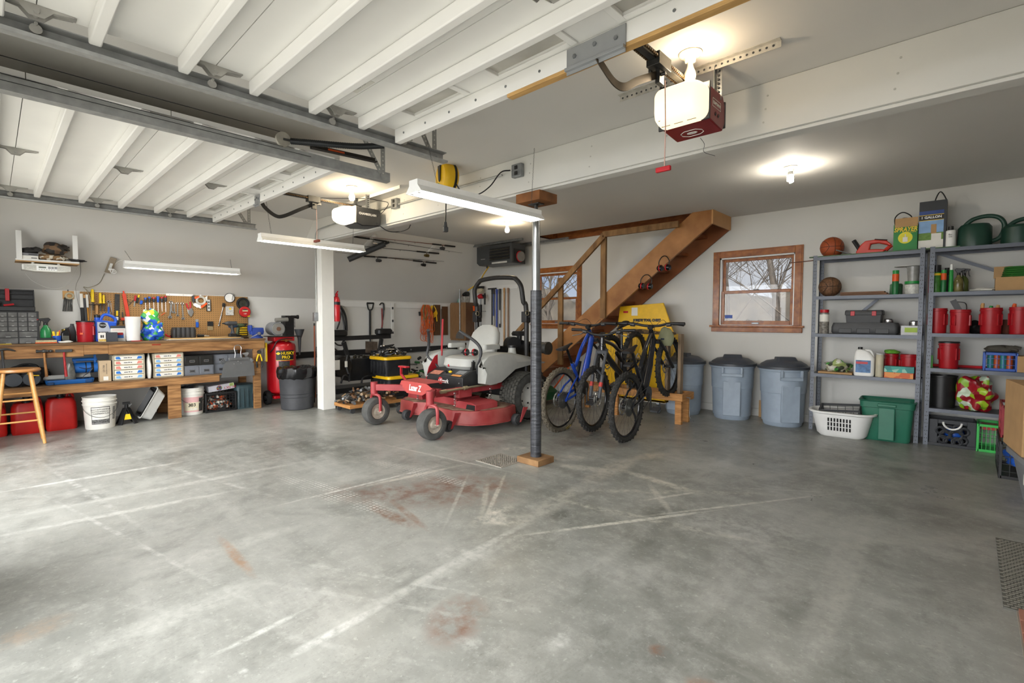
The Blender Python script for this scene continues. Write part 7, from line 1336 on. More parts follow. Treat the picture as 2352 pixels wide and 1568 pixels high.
MB().box(-0.26,0.30,0.80,1.75,0.42,0.655).box(-0.42,0.46,1.3,1.8,0.30,0.72).build('chassis',t,BLACK,bev=0.006);MB().beam((0.28,0.82,0.42),(0.28,0.86,0.76),0.04,0.04).beam((0.28,0.86,0.76),(0.20,0.95,0.78),0.03,0.03).build('seat_bracket',t,BLACK)
for s_ in(-1,1):MB().tube(curve([(s_*0.36,0.86,0.62),(s_*0.42,0.80,0.72),(s_*0.50,0.76,0.80),(s_*0.50,0.78,0.92),(s_*0.44,0.74,1.02),(s_*0.30,0.62,1.14)],5),[0.014]*12+[0.019]*14,10).build('steering_lever',t,DKGREY)
b=MB();b.lathe([(0.001,1.06),(0.10,1.06),(0.11,1.09),(0.09,1.12),(0.001,1.125)],24,(0.26,1.72,0)).cyl((0.26,1.72,0.9),(0.26,1.72,1.06),0.035,n=12).cyl((0.20,1.6,0.95),(0.32,1.55,0.95),0.10,n=20).box(0.05,0.35,1.5,1.9,0.72,0.92);b.lump((0.2,1.75,0.85),0.18,0.16,0.09,3,0.2);b.build('engine',t,BLACK)
MB().cyl((0.36,1.85,0.92),(0.62,1.85,0.90),0.075,n=18).cyl((0.62,1.85,0.90),(0.66,1.85,0.90),0.085,n=18).build('muffler',t,DSTEEL)
rp=[(-0.47,1.62,0.42),(-0.47,1.62,1.38)]+[(-0.455,1.58,1.5)]+[(-0.455+0.22-0.22*math.cos(R(a_)),1.55,1.62+0.21*math.sin(R(a_)))for a_ in(15,35,55,75)]+[(0.0,1.54,1.84)]+[(0.455-0.22+0.22*math.cos(R(a_)),1.55,1.62+0.21*math.sin(R(a_)))for a_ in(75,55,35,15)]+[(0.455,1.58,1.5),(0.47,1.62,1.38),(0.47,1.62,0.42)]
MB().tube(curve(rp,4),0.031,12).build('roll_bar',t,mat('rops_black','#242322',0.45,var=0.2))
for s_ in(-1,1):MB().box(s_*0.47-0.045,s_*0.47+0.045,1.57,1.67,1.24,1.38).cyl((s_*0.47-0.07,1.62,1.31),(s_*0.47+0.07,1.62,1.31),0.02,n=12).build('fold_bracket',t,BLACK,bev=0.006);MB().torus((s_*0.47+0.05,1.58,1.36),0.03,0.005,'x',14,5).build('pin_ring',t,mat('rod_zinc','#a69c80',0.35,0.7))
def earmuffs(loc,rot,label):
 t=thing('ear_muffs',label,'ear muffs',loc,0,'red and black ear muffs',rot=rot);MB().tube(curve([(-0.075,0,0.0),(-0.085,0,0.07),(-0.05,0,0.13),(0,0,0.15),(0.05,0,0.13),(0.085,0,0.07),(0.075,0,0.0)],5),0.006,8).build('head_band',t,BLACK)
 for s_ in(-1,1):MB().lathe([(0.001,s_*0.10),(0.032,s_*0.098),(0.042,s_*0.08),(0.042,s_*0.06)],20,(0,0,-0.01),'x').lathe([(0.043,s_*0.045),(0.036,s_*0.032),(0.001,s_*0.032)],20,(0,0,-0.01),'x').build('cup',t,BLACK_GLOSS);MB().lathe([(0.001,s_*0.062),(0.045,s_*0.062),(0.045,s_*0.045),(0.001,s_*0.045)],20,(0,0,-0.01),'x').build('red_ring',t,RED)
 return t
earmuffs((-4.60,4.13,0.862),(90,0,20),'red and black ear muffs lying on the grey mower seat')
# ==== stairs
ST=mat('stair_wood','#94602f',0.5,var=0.22,scale=2.2,stretch=(1.5,1,1.5),col2='#b07c48',bump=0.03);STR=mat('stair_tread','#7a4520',0.55,var=0.25,scale=4);RAIL=mat('rail_wood','#76532f',0.65,var=0.3,scale=4,stretch=(3,3,1),col2='#8f6c42')
t=thing('staircase','open wooden staircase climbing right along the back wall to the loft','staircase',(0,0,0));YS0,YS1=6.36,6.955;k_=(2.69-0.49)/(5.38-2.45)
zt=lambda x:2.69+(x+2.45)*k_+0.18
prof=[(-6.05,0),(-5.75,0),(-2.80,2.21),(-2.45,2.50),(-2.45,2.679),(-2.95,2.679)]
top=[(x,0.49+(x+5.38)*k_)for x in(-6.03,-2.87)];low=[(x,0.25+(x+5.38)*0.765)for x in(-2.55,)]
P_=[(-6.03,0.0),(-5.71,0.0),(-2.62,2.37),(-2.45,2.515),(-2.45,2.679),(-2.83,2.679),(-2.93,2.60),(-6.03,0.24)]
sh=0.0
P_=[(-6.3,0.0),(-5.73,0.0),(-2.45,2.50),(-2.45,2.679),(-2.72,2.679),(-5.38,0.62),(-6.2,0.0)][1:-1];P_=[(-6.20,0.0),(-5.73,0.0),(-2.45,2.50),(-2.45,2.679),(-2.70,2.679)]
MB().prism(P_,YS0-0.04,YS0).build('stringer',t,ST,bev=0.002);MB().prism(P_,YS1-0.02,YS1).build('stringer',t,STR)
MB().box(-2.45,-2.43,YS0-0.04,YS1,2.50,2.679).build('end_fascia',t,mat('fascia_wood','#b98a56',0.5,var=0.12,scale=3))
n_=12
for k in range(1,n_):
 z=2.679*k/n_;x=-5.95+(z)*(3.35/2.679)
 if x+0.1<-2.5:MB().box(x-0.12,x+0.14,YS0,YS1-0.02,z-0.038,z).build('tread',t,STR,bev=0.003)
YR=YS0-0.085
for(x,z0,z1)in((-4.03,1.30,2.57),(-4.83,0.55,1.95)):MB().box(x-0.045,x+0.045,YR,YR+0.04,z0,z1).build('rail_post',t,RAIL,bev=0.003)
MB().beam((-5.78,YR-0.02,1.02),(-4.0,YR-0.02,2.52),0.04,0.085,up=(0,0,1)).build('hand_rail',t,RAIL,bev=0.003);MB().beam((-4.02,YR-0.02,2.54),(-2.85,YR-0.02,2.54),0.04,0.085).build('hand_rail',t,RAIL,bev=0.003)
q=ony(1525,608,YS0-0.06);earmuffs((q.x,YS0-0.06,q.z-0.03),(0,0,-12),'red and black ear muffs hanging higher on the stair stringer');q=ony(1483,652,YS0-0.06);earmuffs((q.x,YS0-0.06,q.z-0.02),(0,6,0),'red and black ear muffs hanging lower on the stair stringer')
# ==== yellow job box and things under the stairs
t=thing('job_box','open yellow steel job site box behind the bikes under the stairs','tool chest',(-3.43,6.15,0));JB_=YELP
MB().box(-0.47,0.47,0,0.02,0.16,1.08).box(-0.47,0.47,0.45,0.47,0.16,1.08).box(-0.47,-0.45,0.02,0.45,0.16,1.08).box(0.45,0.47,0.02,0.45,0.16,1.08).box(-0.47,0.47,0,0.47,0.16,0.19).build('body',t,JB_,bev=0.004);MB().prism([(-0.55,1.10),(0.36,1.10),(0.20,1.52),(-0.50,1.48)],0.46,0.49).box(-0.5,0.36,0.40,0.48,1.085,1.12).build('lid',t,JB_,bev=0.004)
txt('JOBSITE TOOL CHEST',0.05,BLACK,t,(-0.05,0.456,1.27),bold=0.004,sx=0.9);MB().box(-0.30,-0.20,0.455,0.46,1.34,1.46).build('instructions',t,PAPER);MB().box(-0.44,-0.36,0.455,0.46,1.38,1.41).build('red_sticker',t,RED);MB().lump((0.0,0.24,1.0),0.36,0.16,0.07,3,0.35,24,12).build('rope_heap',t,patch_mat('rope_dark',['#3a3028','#6a5840','#241f1b','#7a6546'],20,0.9))
for x in(-0.35,0.35):w1=MB();wheel(w1,(x,0.06,0.06),0.06,0.03,n=20);w1.use(STEEL).cyl((x-0.02,0.06,0.06),(x+0.02,0.06,0.06),0.034,n=14).box(x-0.02,x+0.02,0.04,0.08,0.125,0.16);w1.build('caster',t)
t=thing('push_mower','green push mower tucked under the lower stairs','mower',(-4.9,5.75,0));MB().vat([(0.55,0.5,0.12,0.06),(0.6,0.55,0.14,0.18),(0.45,0.4,0.12,0.26)]).build('deck',t,mat('mower_green','#1c5f3a',0.4));MB().lump((0,0,0.26),0.18,0.18,0.12,2,0.2).build('engine',t,BLACK)
for(x,y)in((-0.3,-0.22),(0.3,-0.22)):w1=MB();wheel(w1,(x,y,0.1),0.1,0.05,n=20);w1.use(YELLOW).cyl((x-0.03,y,0.1),(x+0.03,y,0.1),0.055,n=14);w1.build('wheel',t)
MB().tube([(0.2,0,0.2),(0.5,0.0,0.55),(0.5,0.2,0.55),(0.2,0.2,0.2)],0.012,6).build('handle',t,ORANGE)
# ==== bikes and rack
t=thing('bike_rack','low timber bike rack with upright posts, right end near the grey bins','bike rack',(0,0,0));x0,x1,ya,yb_=-4.15,-2.50,5.68,6.0
MB().box(x0,x1,ya-0.02,ya+0.02,0.29,0.38).build('front_board',t,WOOD,bev=0.003);MB().box(x0,x1,yb_-0.04,yb_-0.001,0.29,0.38).build('rear_board',t,WOOD,bev=0.003);MB().box(x1-0.04,x1,ya+0.021,yb_-0.041,0.29,0.38).build('end_board',t,WOOD,bev=0.003)
for(x,y)in((x1-0.07,ya+0.03),(x1-0.07,yb_-0.08),(x0+0.1,ya+0.03),(x0+0.1,yb_-0.08),(-3.45,ya+0.03)):MB().box(x-0.04,x+0.04,y-0.01,y+0.035,0,0.289).build('leg',t,WOOD,bev=0.003)
PG=mat('weathered_post','#85725c',0.8,var=0.25,scale=6,stretch=(4,4,1))
for(x,y)in((-2.62,5.86),(-2.82,5.93),(-3.33,5.86),(-3.55,5.93)):MB().box(x-0.02,x+0.02,y-0.04,y+0.04,0.30,1.10).build('upright',t,PG,bev=0.003)
MB().cyl((x1,ya+0.1,0.33),(x1+0.05,ya+0.1,0.33),0.006,n=8).tube([(x1+0.04,ya+0.1,0.33),(x1+0.04,ya+0.1,0.10),(x1+0.06,ya+0.1,0.08),(x1+0.04,ya+0.1,0.07)],0.004,6).build('hook_rod',t,STEEL)
KN=mat('knobby_tire','#2a2927',0.85,var=0.3,scale=25);KT=mat('knobby_dusty','#5c5548',0.9,var=0.3,scale=25)
def bike(label,loc,rz,pitch,fcol,fork,tk,cass=True,lean=0,bar=None,steer=0):
 t=thing('mountain_bike',label,'bicycle',loc,0,'mountain bikes in the rack',rot=(lean,-pitch,rz));RW,WB=0.372,1.20
 def whl(x,nm,kt,disc=0.09):
  kb=MB();kb.torus((x,0,RW),RW-0.031,0.031,'y',56,10)
  for k in range(64):
   a_=2*PI*k/64;e=Vector((math.cos(a_),0,math.sin(a_)))
   for(dy,rr)in(((-0.012,RW-0.001),(0.012,RW-0.001))if k%2 else((-0.027,RW-0.013),(0.0,RW),(0.027,RW-0.013))):kb.bx(Vector((x,dy,RW))+e*rr,(0.010,0.013,0.015),(0,-math.degrees(a_),0))
  wo=kb.build(nm,t,kt);MB().torus((x,0,RW),RW-0.066,0.012,'y',48,6).build('rim',wo,BLACK_GLOSS);sp=MB()
  for k in range(28):
   a_=2*PI*k/28;s_=1 if k%2 else-1;a2=a_+0.35*(1 if k%4<2 else-1);sp.tube([(x+0.022*math.cos(a2),0.025*s_,RW+0.022*math.sin(a2)),(x+(RW-0.07)*math.cos(a_),0,RW+(RW-0.07)*math.sin(a_))],0.0013,3)
  sp.build('spokes',wo,DKGREY);MB().cyl((x,-0.055,RW),(x,0.055,RW),0.018,n=12).build('hub',wo,BLACK);MB().torus((x,0.045,RW),disc-0.008,0.009,'y',28,4).torus((x,0.045,RW),0.035,0.006,'y',20,4).build('brake_disc',wo,CHROME);return wo
 rw=whl(0,'rear_wheel',tk);whl(WB,'front_wheel',KN if tk!=KT else KN)
 cb=MB()
 for k in range(7):cb.lathe([(0.03,-0.030-0.004*k),(0.095-0.010*k,-0.030-0.004*k),(0.095-0.010*k,-0.032-0.004*k),(0.03,-0.032-0.004*k)],26,(0,0,RW),'y')
 cb.build('cassette',rw,mat('cassette_steel','#7a7a76',0.4,0.85));b=MB();HT,HB,BB,SS=Vector((0.80,0,0.96)),Vector((0.85,0,0.83)),Vector((0.44,0,0.345)),Vector((0.33,0,0.70))
 b.tube([HT,HB],0.026,14).tube(curve([HB+Vector((-0.01,0,0.02)),(0.66,0,0.60),BB],5),[0.034]*5+[0.040]*5+[0.036],12).tube(curve([HT+Vector((0,0,-0.03)),(0.58,0,0.80),(0.42,0,0.66),SS+Vector((0.02,0,-0.06))],5),0.022,10).tube([BB,SS],0.021,10);b.build('frame',t,fcol)
 b=MB()
 for s_ in(-1,1):b.tube([BB+Vector((-0.03,s_*0.03,0)),(0.2,s_*0.055,0.35),(0,s_*0.065,RW)],0.013,8).tube([SS+Vector((0.03,s_*0.025,-0.18)),(0.18,s_*0.055,0.47),(0,s_*0.065,RW)],0.011,8)
 b.build('rear_triangle',t,fcol);MB().tube([(0.50,0,0.66),(0.36,0,0.46)],0.022,10).build('shock',t,BLACK_GLOSS);MB().tube([SS,(0.275,0,0.90)],0.0155,10).build('seat_post',t,DSTEEL if fork=='grey' else BLACK_GLOSS)
 rs=[]
 for(x,w_,h_)in((0.13,0.10,0.03),(0.17,0.135,0.035),(0.24,0.11,0.03),(0.31,0.06,0.025),(0.39,0.035,0.02)):rs.append([(x,w_/2*math.cos(2*PI*k/12),0.925+h_/2*math.sin(2*PI*k/12)+(0.012 if x<0.15 else 0))for k in range(12)])
 MB().loft(rs).build('saddle',t,BLACK);fm=mat('fork_'+fork,'#4c4e52' if fork=='grey' else '#1d1d1f',0.35);b=MB().box(0.825,0.885,-0.065,0.065,0.795,0.83)
 for s_ in(-1,1):b.tube([(WB-0.02,s_*0.055,RW),(1.03,s_*0.06,0.60)],0.021,10).tube([(1.05,s_*0.06,0.60),(0.86,s_*0.058,0.82)],0.017,10)
 b.tube(curve([(1.05,-0.058,0.61),(1.09,0,0.70),(1.05,0.058,0.61)],5),0.012,8).tube([HB,(0.86,0,0.80)],0.02,10);b.build('fork',t,fm)
 if fork=='grey':
  for s_ in(-1,1):MB().tube([(1.115,s_*0.0565,0.485),(1.085,s_*0.058,0.525)],0.0222,10).build('fork_decal',t,mat('decal_red','#c2403a',0.4))
 MB().tube([HT,(0.79,0,1.0)],0.022,12).box(0.77,0.84,-0.025,0.025,0.985,1.02).build('stem',t,BLACK);MB().tube(curve([(0.78,-0.40,1.05),(0.80,-0.22,1.045),(0.83,-0.08,1.01),(0.83,0.08,1.01),(0.80,0.22,1.045),(0.78,0.40,1.05)],5),0.0145,10).build('handlebar',t,bar or BLACK)
 for s_ in(-1,1):MB().tube([(0.78,s_*0.40,1.05),(0.787,s_*0.27,1.049)],0.0175,10).build('grip',t,BLACK);MB().tube(curve([(0.80,s_*0.22,1.035),(0.85,s_*0.25,1.02),(0.86,s_*0.36,1.0)],4),0.006,6).cyl((0.80,s_*0.19,1.03),(0.80,s_*0.24,1.035),0.022,n=10).build('brake_lever',t,DSTEEL)
 MB().tube(curve([(0.81,0.2,1.03),(0.93,0.1,1.06),(0.90,0,0.95),(0.86,0.03,0.85)],6),0.0025,5).tube(curve([(0.81,-0.2,1.03),(0.95,-0.08,1.04),(0.90,0.02,0.93),(0.70,0.03,0.75)],6),0.0025,5).build('cables',t,BLACK)
 MB().lathe([(0.02,-0.055),(0.08,-0.055),(0.08,-0.058),(0.02,-0.058)],28,(BB.x,0,BB.z),'y').build('chain_ring',t,DSTEEL);MB().tube([(BB.x,-0.075,BB.z),(BB.x-0.05,-0.08,BB.z-0.165)],0.011,8).tube([(BB.x,0.075,BB.z),(BB.x+0.05,0.08,BB.z+0.165)],0.011,8).build('cranks',t,BLACK);MB().box(BB.x-0.10,BB.x-0.0,-0.18,-0.09,BB.z-0.175,BB.z-0.155).build('pedal',t,DKGREY);MB().box(BB.x,BB.x+0.10,0.09,0.18,BB.z+0.155,BB.z+0.175).build('pedal',t,DKGREY)
 MB().tube([(0.0,-0.06,RW-0.02),(0.03,-0.065,RW-0.10),(0.06,-0.055,RW-0.17)],0.013,7).torus((0.05,-0.055,RW-0.16),0.02,0.004,'y',12,5).build('derailleur',t,BLACK)
 MB().tube([(0.0,-0.045,RW+0.06),(BB.x,-0.056,BB.z+0.08)],0.004,5).tube([(0.05,-0.055,RW-0.18),(BB.x,-0.056,BB.z-0.08)],0.004,5).build('chain',t,DSTEEL);return t
CF=mat('frame_black','#1a1b1f',0.22,var=0.2,coat=0.4);CBu=mat('frame_blue','#173f9e',0.22,coat=0.5)
B1=bike('blue full suspension mountain bike with dusty rear tire, left in the rack',(-3.40,4.55,0),93,17,CBu,'black',KT,lean=0)
txt('MAXXIS',0.032,YELLOW,B1,(0.02,-0.028,0.030),rot=(90,0,0),name='tire_lettering',bold=0.001)
bk=bike('dark grey mountain bike with front wheel toward the camera, middle of the rack',(-3.22,5.90,0.40),-84,-18,CF,'grey',KN,bar=BLACK)
b3=bike('black mountain bike with olive bar bag, right in the rack',(-2.62,4.66,0),94,17,CF,'black',KN)
q=ony(1531,777,5.40);t=thing('bar_bag','olive green bag strapped to the handlebar of the right bike','bag',(q.x,5.38,q.z-0.085));MB().lump((0,0,0),0.095,0.06,0.12,7,0.10,20,12).build('bag',t,mat('bag_olive','#77785c',0.75));MB().box(-0.03,0.01,-0.064,-0.055,0.07,0.09).build('tag',t,mat('navy','#1d2638',0.4))
# ==== grey trash bins
GB=mat('bin_blue_grey','#93a0ae',0.45,var=0.06);GL=mat('bin_lid','#3d4148',0.45,var=0.1)
def bin_(loc,rz,label,tilt=0):
 t=thing('trash_bin',label,'trash bin',loc,rz,'blue grey bins with dark lids along the back wall')
 MB().lathe([(0.001,0),(0.215,0),(0.225,0.015),(0.25,0.40),(0.262,0.405),(0.272,0.66),(0.285,0.665),(0.288,0.70),(0.265,0.70),(0.24,0.05),(0.001,0.05)],44).build('bin',t,GB)
 for a_ in(0,180):
  e=Matrix.Rotation(R(a_),4,'Z');MB(e).box(-0.13,0.13,-0.282,-0.24,0.56,0.60).box(-0.13,-0.10,-0.282,-0.24,0.60,0.68).box(0.10,0.13,-0.282,-0.24,0.60,0.68).build('handle',t,GB,bev=0.006);MB(e).box(-0.11,0.11,-0.262,-0.22,0.06,0.50).build('front_panel',t,GB,bev=0.01)
 MB().lathe([(0.001,0.80),(0.10,0.798),(0.20,0.78),(0.26,0.745),(0.275,0.725),(0.302,0.72),(0.304,0.69),(0.292,0.69),(0.28,0.705),(0.001,0.705)],44).build('lid',t,GL);MB().vat([(0.26,0.15,0.03,0.775,0,-0.08),(0.22,0.12,0.03,0.83,0,-0.04)]).build('lid_grip',t,GL,bev=0.006);return t
bn=bin_((-2.255,6.62,0),18,'blue grey trash bin with dark lid, left of the two directly under the right window');dup(bn,(-1.655,6.62,0),35,'blue grey trash bin with dark lid, nearest the metal shelves');dup(bn,(-2.86,6.50,0),-5,'blue grey trash bin partly hidden by the bike rack posts')
for o_ in bpy.data.objects:
 if o_.name.startswith('trash_bin'):o_.scale=(0.95,0.95,1)
one('flat_carton','flattened cardboard piece between the two right bins','cardboard',MB().box(-0.04,0.05,-0.005,0.005,0,0.22),CARD,(-1.97,6.92,0))
# ==== metal shelving and its load
SHM=mat('shelf_grey','#565a62',0.4,0.3,var=0.08);YF0,YF1=6.55,6.92
def shelving(xa,xb,levels,braces,label):
 t=thing('metal_shelving',label,'shelving',(0,0,0),group='grey slotted metal shelving units')
 for(x,s_)in((xa,1),(xb,-1)):
  for(y,sy)in((YF0,1),(YF1,-1)):
   b=MB().use(SHM).box(*sorted((x,x+s_*0.04)),*sorted((y,y+sy*0.002)),0,2.02).box(*sorted((x,x+s_*0.002)),*sorted((y,y+sy*0.04)),0,2.02);b.use(BLACK)
   for k in range(52):
    z=0.03+k*0.0385
    for dx in((0.013,0.03)if k%2 else(0.0215,)):b.cyl((x+s_*dx,y-sy*0.0006,z),(x+s_*dx,y+sy*0.003,z),0.0055,n=6)
   b.build('upright',t)
 for z in levels:MB().box(xa+0.003,xb-0.003,YF0+0.003,YF1-0.003,z-0.004,z).box(xa+0.003,xb-0.003,YF0-0.004,YF0-0.001,z-0.036,z).box(xa+0.003,xb-0.003,YF0+0.003,YF0+0.012,z-0.036,z-0.028).box(xa+0.003,xb-0.003,YF1-0.006,YF1-0.003,z-0.036,z).build('shelf',t,SHM)
 for(p,q)in braces:MB().beam((p[0],YF1+0.004,p[1]),(q[0],YF1+0.004,q[1]),0.003,0.03).build('brace',t,SHM)
L1,L2=(2.0,1.55,1.12,0.66),(2.0,1.56,1.145,0.79,0.38)
shelving(-1.355,-0.36,L1,[((-1.2,1.1),(-0.75,1.55))],'left grey slotted metal shelving unit with four shelves');shelving(-0.325,0.62,L2,[((-0.3,2.0),(0.6,1.56))],'right grey slotted metal shelving unit with five shelves')
def SF(u0,u1,v0,z,Y=6.64):
 a,b_=ony(u0,v0,Y),ony(u1,v0,Y);return(a.x+b_.x)/2,b_.x-a.x,(a.z+b_.z)/2-z
def ball(u0,u1,v0,z,label,m_):
 x,w_,h_=SF(u0,u1,v0,z,6.74);r_=w_/2;t=thing('basketball',label,'ball',(x,6.74,z+0.0005),25);MB().ball((0,0,r_),r_,n=32,m=20).build('ball',t,m_);b=MB()
 b.torus((0,0,r_),r_*1.0,0.0022,'x',40,4).torus((0,0,r_),r_*1.0,0.0022,'z',40,4)
 for s_ in(-1,1):b.tube([(s_*r_*(0.45+0.35*abs(math.sin(a_))),-r_*math.cos(a_)*math.sqrt(max(0,1-(0.45+0.35*abs(math.sin(a_)))**2))*1.0,r_+r_*math.sin(a_)*math.sqrt(max(0,1-(0.45+0.35*abs(math.sin(a_)))**2)))for a_ in[2*PI*k/36 for k in range(36)]],0.0025,4,close=True)
 b.build('seams',t,BLACK)
ball(1884,1940,552,L1[0],'orange basketball on the top shelf, left end',mat('ball_orange','#9a4a26',0.6,var=0.1,scale=60));ball(1881,1934,632,L1[1],'worn brown patterned basketball on the second shelf',mat('ball_brown','#6d4d34',0.7,var=0.4,scale=50))
x,w_,h_=SF(1962,2046,545,2.0);t=thing('hedge_trimmer','red and black electric hedge trimmer on the top shelf','hedge trimmer',(x,6.66,2.0));HR=mat('trimmer_red','#bf3020',0.4)
MB().prism([(-0.14,0.0),(0.09,0.005),(0.13,0.04),(0.06,0.05),(-0.02,0.055),(-0.01,0.11),(0.06,0.115),(0.13,0.09),(0.16,0.07),(0.175,0.09),(0.13,0.135),(0.02,0.155),(-0.06,0.15),(-0.10,0.11),(-0.14,0.04)],-0.035,0.035).build('body',t,HR,bev=0.01);MB().tube([(0.12,0,0.035),(0.17,0,0.085)],0.02,8).build('rear_grip',t,HR);MB().tube([(-0.10,0,0.04),(-0.13,0,0.10),(-0.17,0,0.17)],0.022,8).tube([(0.02,0,0.148),(0.13,0,0.13)],0.02,8).bx((-0.24,0,0.04),(0.20,0.05,0.012),(0,22,0)).build('front_grip',t,BLACK)
x,w_,h_=SF(2055,2110,493,2.0);h_=0.355;SG=mat('sprayer_green','#1f7a35',0.5);t=thing('sprayer_box','green carton with yellow lettering on the top shelf','box',(x,6.60,2.0));MB().use(SG).box(-w_/2,w_/2,0,0.2,0,h_*0.8).build('box',t);MB().box(-w_/2+0.01,w_/2,-0.002,0.002,h_*0.72,h_*0.98).build('flap',t,CARD);txt('SPRAYER',0.062,YELLOW,t,(0,-0.003,h_*0.64),bold=0.0015,shear=0.2,sx=0.78);txt('1 GALLON',0.024,YELLOW,t,(0.03,-0.003,h_*0.56));MB().lathe([(0.001,-0.003),(0.06,-0.003),(0.06,0.0),(0.001,0.0)],24,(0,0,h_*0.40),'y').build('yellow_glow',t,mat('glow_yellow','#d8cf2a',0.5));MB().box(-0.02,0.02,-0.005,-0.002,h_*0.28,h_*0.42).cyl((0,-0.004,h_*0.42),(0,-0.004,h_*0.50),0.005,n=6).build('picture',t,PAPER)
MB().tube(curve([(-0.09,0.1,h_*0.7),(-0.10,0.1,h_*1.05),(-0.04,0.1,h_*1.2),(0.03,0.1,h_*1.08),(0.05,0.1,h_*0.9)],6),0.006,6).lump((-0.02,0.1,h_*0.88),0.06,0.05,0.03,2,0.1).build('hose',t,BLACK)
x,w_,h_=SF(2113,2170,462,2.0);t=thing('sprayer_box','tall blue and black one gallon sprayer carton on the top shelf','box',(x,6.62,2.0));MB().use(mat('carton_black','#2e3033',0.5)).box(-w_/2,w_/2+0.02,0,0.18,0,h_).build('box',t);MB().box(-w_/2,w_/2,-0.0012,0,h_*0.62,h_*0.8).build('blue_band',t,mat('band_blue','#28427f',0.5));MB().box(-w_/2,w_/2,-0.0024,0,h_*0.60,h_*0.61).box(-w_/2,w_/2,-0.0024,0,h_*0.71,h_*0.72).build('gold_line',t,YELLOW);MB().box(-w_/2,w_/2,-0.0018,0,h_*0.61,h_*0.71).build('black_band',t,BLACK);txt('1 GALLON',0.034,WHITE,t,(0,-0.003,h_*0.665),bold=0.001)
MB().box(-w_/2,w_/2,-0.0012,0,h_*0.35,h_*0.60).build('sky_print',t,mat('sky_print','#7fa3cc',0.5,var=0.15));MB().box(-w_/2,w_/2,-0.0012,0,h_*0.2,h_*0.35).build('grass_print',t,mat('grass_print','#5f8038',0.6,var=0.3,scale=30));MB().box(-w_/2,w_/2,-0.0012,0,0.0,h_*0.2).box(w_*0.02,w_*0.42,-0.0024,0,0.03,h_*0.33).build('white_print',t,PAPER);MB().box(0,w_*0.22,-0.003,0,h_*0.33,h_*0.52).build('wood_print',t,CARD)
MB().tube(curve([(0.02,0.09,h_*0.8),(0.02,0.09,h_*1.02),(0.06,0.09,h_*1.2),(0.11,0.09,h_*1.0),(0.11,0.09,h_*0.8)],6),0.006,6).build('hose',t,BLACK)
def can(name,label,u0,u1,v0,z,m_,cap=None,Y=6.64,capf=0.12,capr=0.95,lab=None,taper=1.0,grp=None):
 x,w_,h_=SF(u0,u1,v0,z,Y);t=thing(name,label,name.split('_')[-1],(x,Y,z+0.0005),0,grp);r_=w_/2;MB().lathe([(0.001,0),(r_*0.95,0),(r_,0.006),(r_*taper,h_*(1-capf)-0.01),(r_*0.8*taper,h_*(1-capf)),(0.001,h_*(1-capf))],24).build('body',t,m_)
 if cap:MB().lathe([(0.001,h_*(1-capf)),(r_*capr,h_*(1-capf)),(r_*capr,h_),(0.001,h_)],20).build('cap',t,cap)
 if lab:MB().lathe([(r_*1.01*(1+taper)/2,h_*lab[0]),(r_*1.01*(1+taper)/2,h_*lab[1])][:1]+[(r_*1.012,h_*lab[0]),(r_*1.012*(1+taper)/2,h_*lab[1]),(r_*0.9*(1+taper)/2,h_*lab[1])],24).build('label',t,lab[2])
 return t
t=can('white_bottle','white bottle with handwriting and black cap on the top shelf',2172,2197,520,2.0,WHITE,BLACK,capf=0.18,capr=0.5);txt('Bar\nOil',0.022,BLACK,t,(0,-0.063,0.12),name='handwriting')
def wcan(u0,u1,v0,label,Y=6.70):
 x,w_,h_=SF(u0,u1,v0,2.0,Y);t=thing('watering_can',label,'watering can',(x,Y,2.0),0,'dark green watering cans');G_=mat('can_green','#1f3f33',0.4);r_=w_*0.36
 MB().lathe([(0.001,0),(r_*0.98,0),(r_,0.02),(r_*0.97,h_*0.62),(r_*0.8,h_*0.72),(0.001,h_*0.74)],36,(-w_*0.14,0,0)).build('body',t,G_);MB().tube(curve([(-w_*0.40,0,h_*0.62),(-w_*0.2,0,h_*0.88),(w_*0.1,0,h_*0.96),(w_*0.34,0,h_*0.86),(w_*0.44,0,h_*0.6),(w_*0.36,0,h_*0.26),(w_*0.14,0,h_*0.12)],6),0.02,10).build('handle',t,G_)
wcan(2200,2316,494,'dark green watering can with looped handle on the top shelf');wcan(2300,2420,498,'darker green watering can cut off by the right edge of the view')
one('green_stake_bundle','thin green boards lying along the front of the top shelf','boards',MB().box(-1.40,-0.10,6.56,6.60,2.0005,2.012),mat('stake_green','#3e5a3a',0.6,var=0.3,scale=20))
one('rusty_stake','thin rusty rod sticking out left of the top shelf','rod',MB().cyl((-1.62,6.62,1.965),(-0.9,6.62,1.99),0.006,n=6),mat('rust','#5a3626',0.8))
a,b_,c=SF(1930,2042,662,L1[1]);t=thing('wood_stack','stack of thin brown boards on the second shelf','boards',(a,6.64,L1[1]))
for k in range(3):MB().box(-b_/2,b_/2-0.02*k,0,0.14,0.0005+0.015*k,0.0135+0.015*k).build('board',t,mat('board_brown','#6f4a2c',0.6,var=0.2,scale=8))
OL=(0.55,0.85,ORANGE);GSP=mat('can_green2','#1c6a38',0.35)
can('spray_can','green spray can with orange label on the second shelf',2050,2066,621,L1[1],GSP,GREEN,capf=0.18,lab=OL);can('green_jar','green and grey jar behind the green spray can',2044,2074,648,L1[1],mat('jar_mix','#4f7a58',0.4,var=0.4,scale=30),Y=6.76)
can('seed_tub','white tub with a green band on the second shelf',2078,2116,646,L1[1],mat('tub_white','#c9c9c2',0.4,var=0.25,scale=50),GREEN,Y=6.66,capf=0.2,capr=1.02);x,w_,h_=SF(2083,2114,614,L1[1]+0.13,6.70);MB_=MB().lathe([(0.001,0),(w_*0.4,0),(w_*0.5,h_),(w_*0.47,h_),(w_*0.38,0.01),(0.001,0.01)],24)
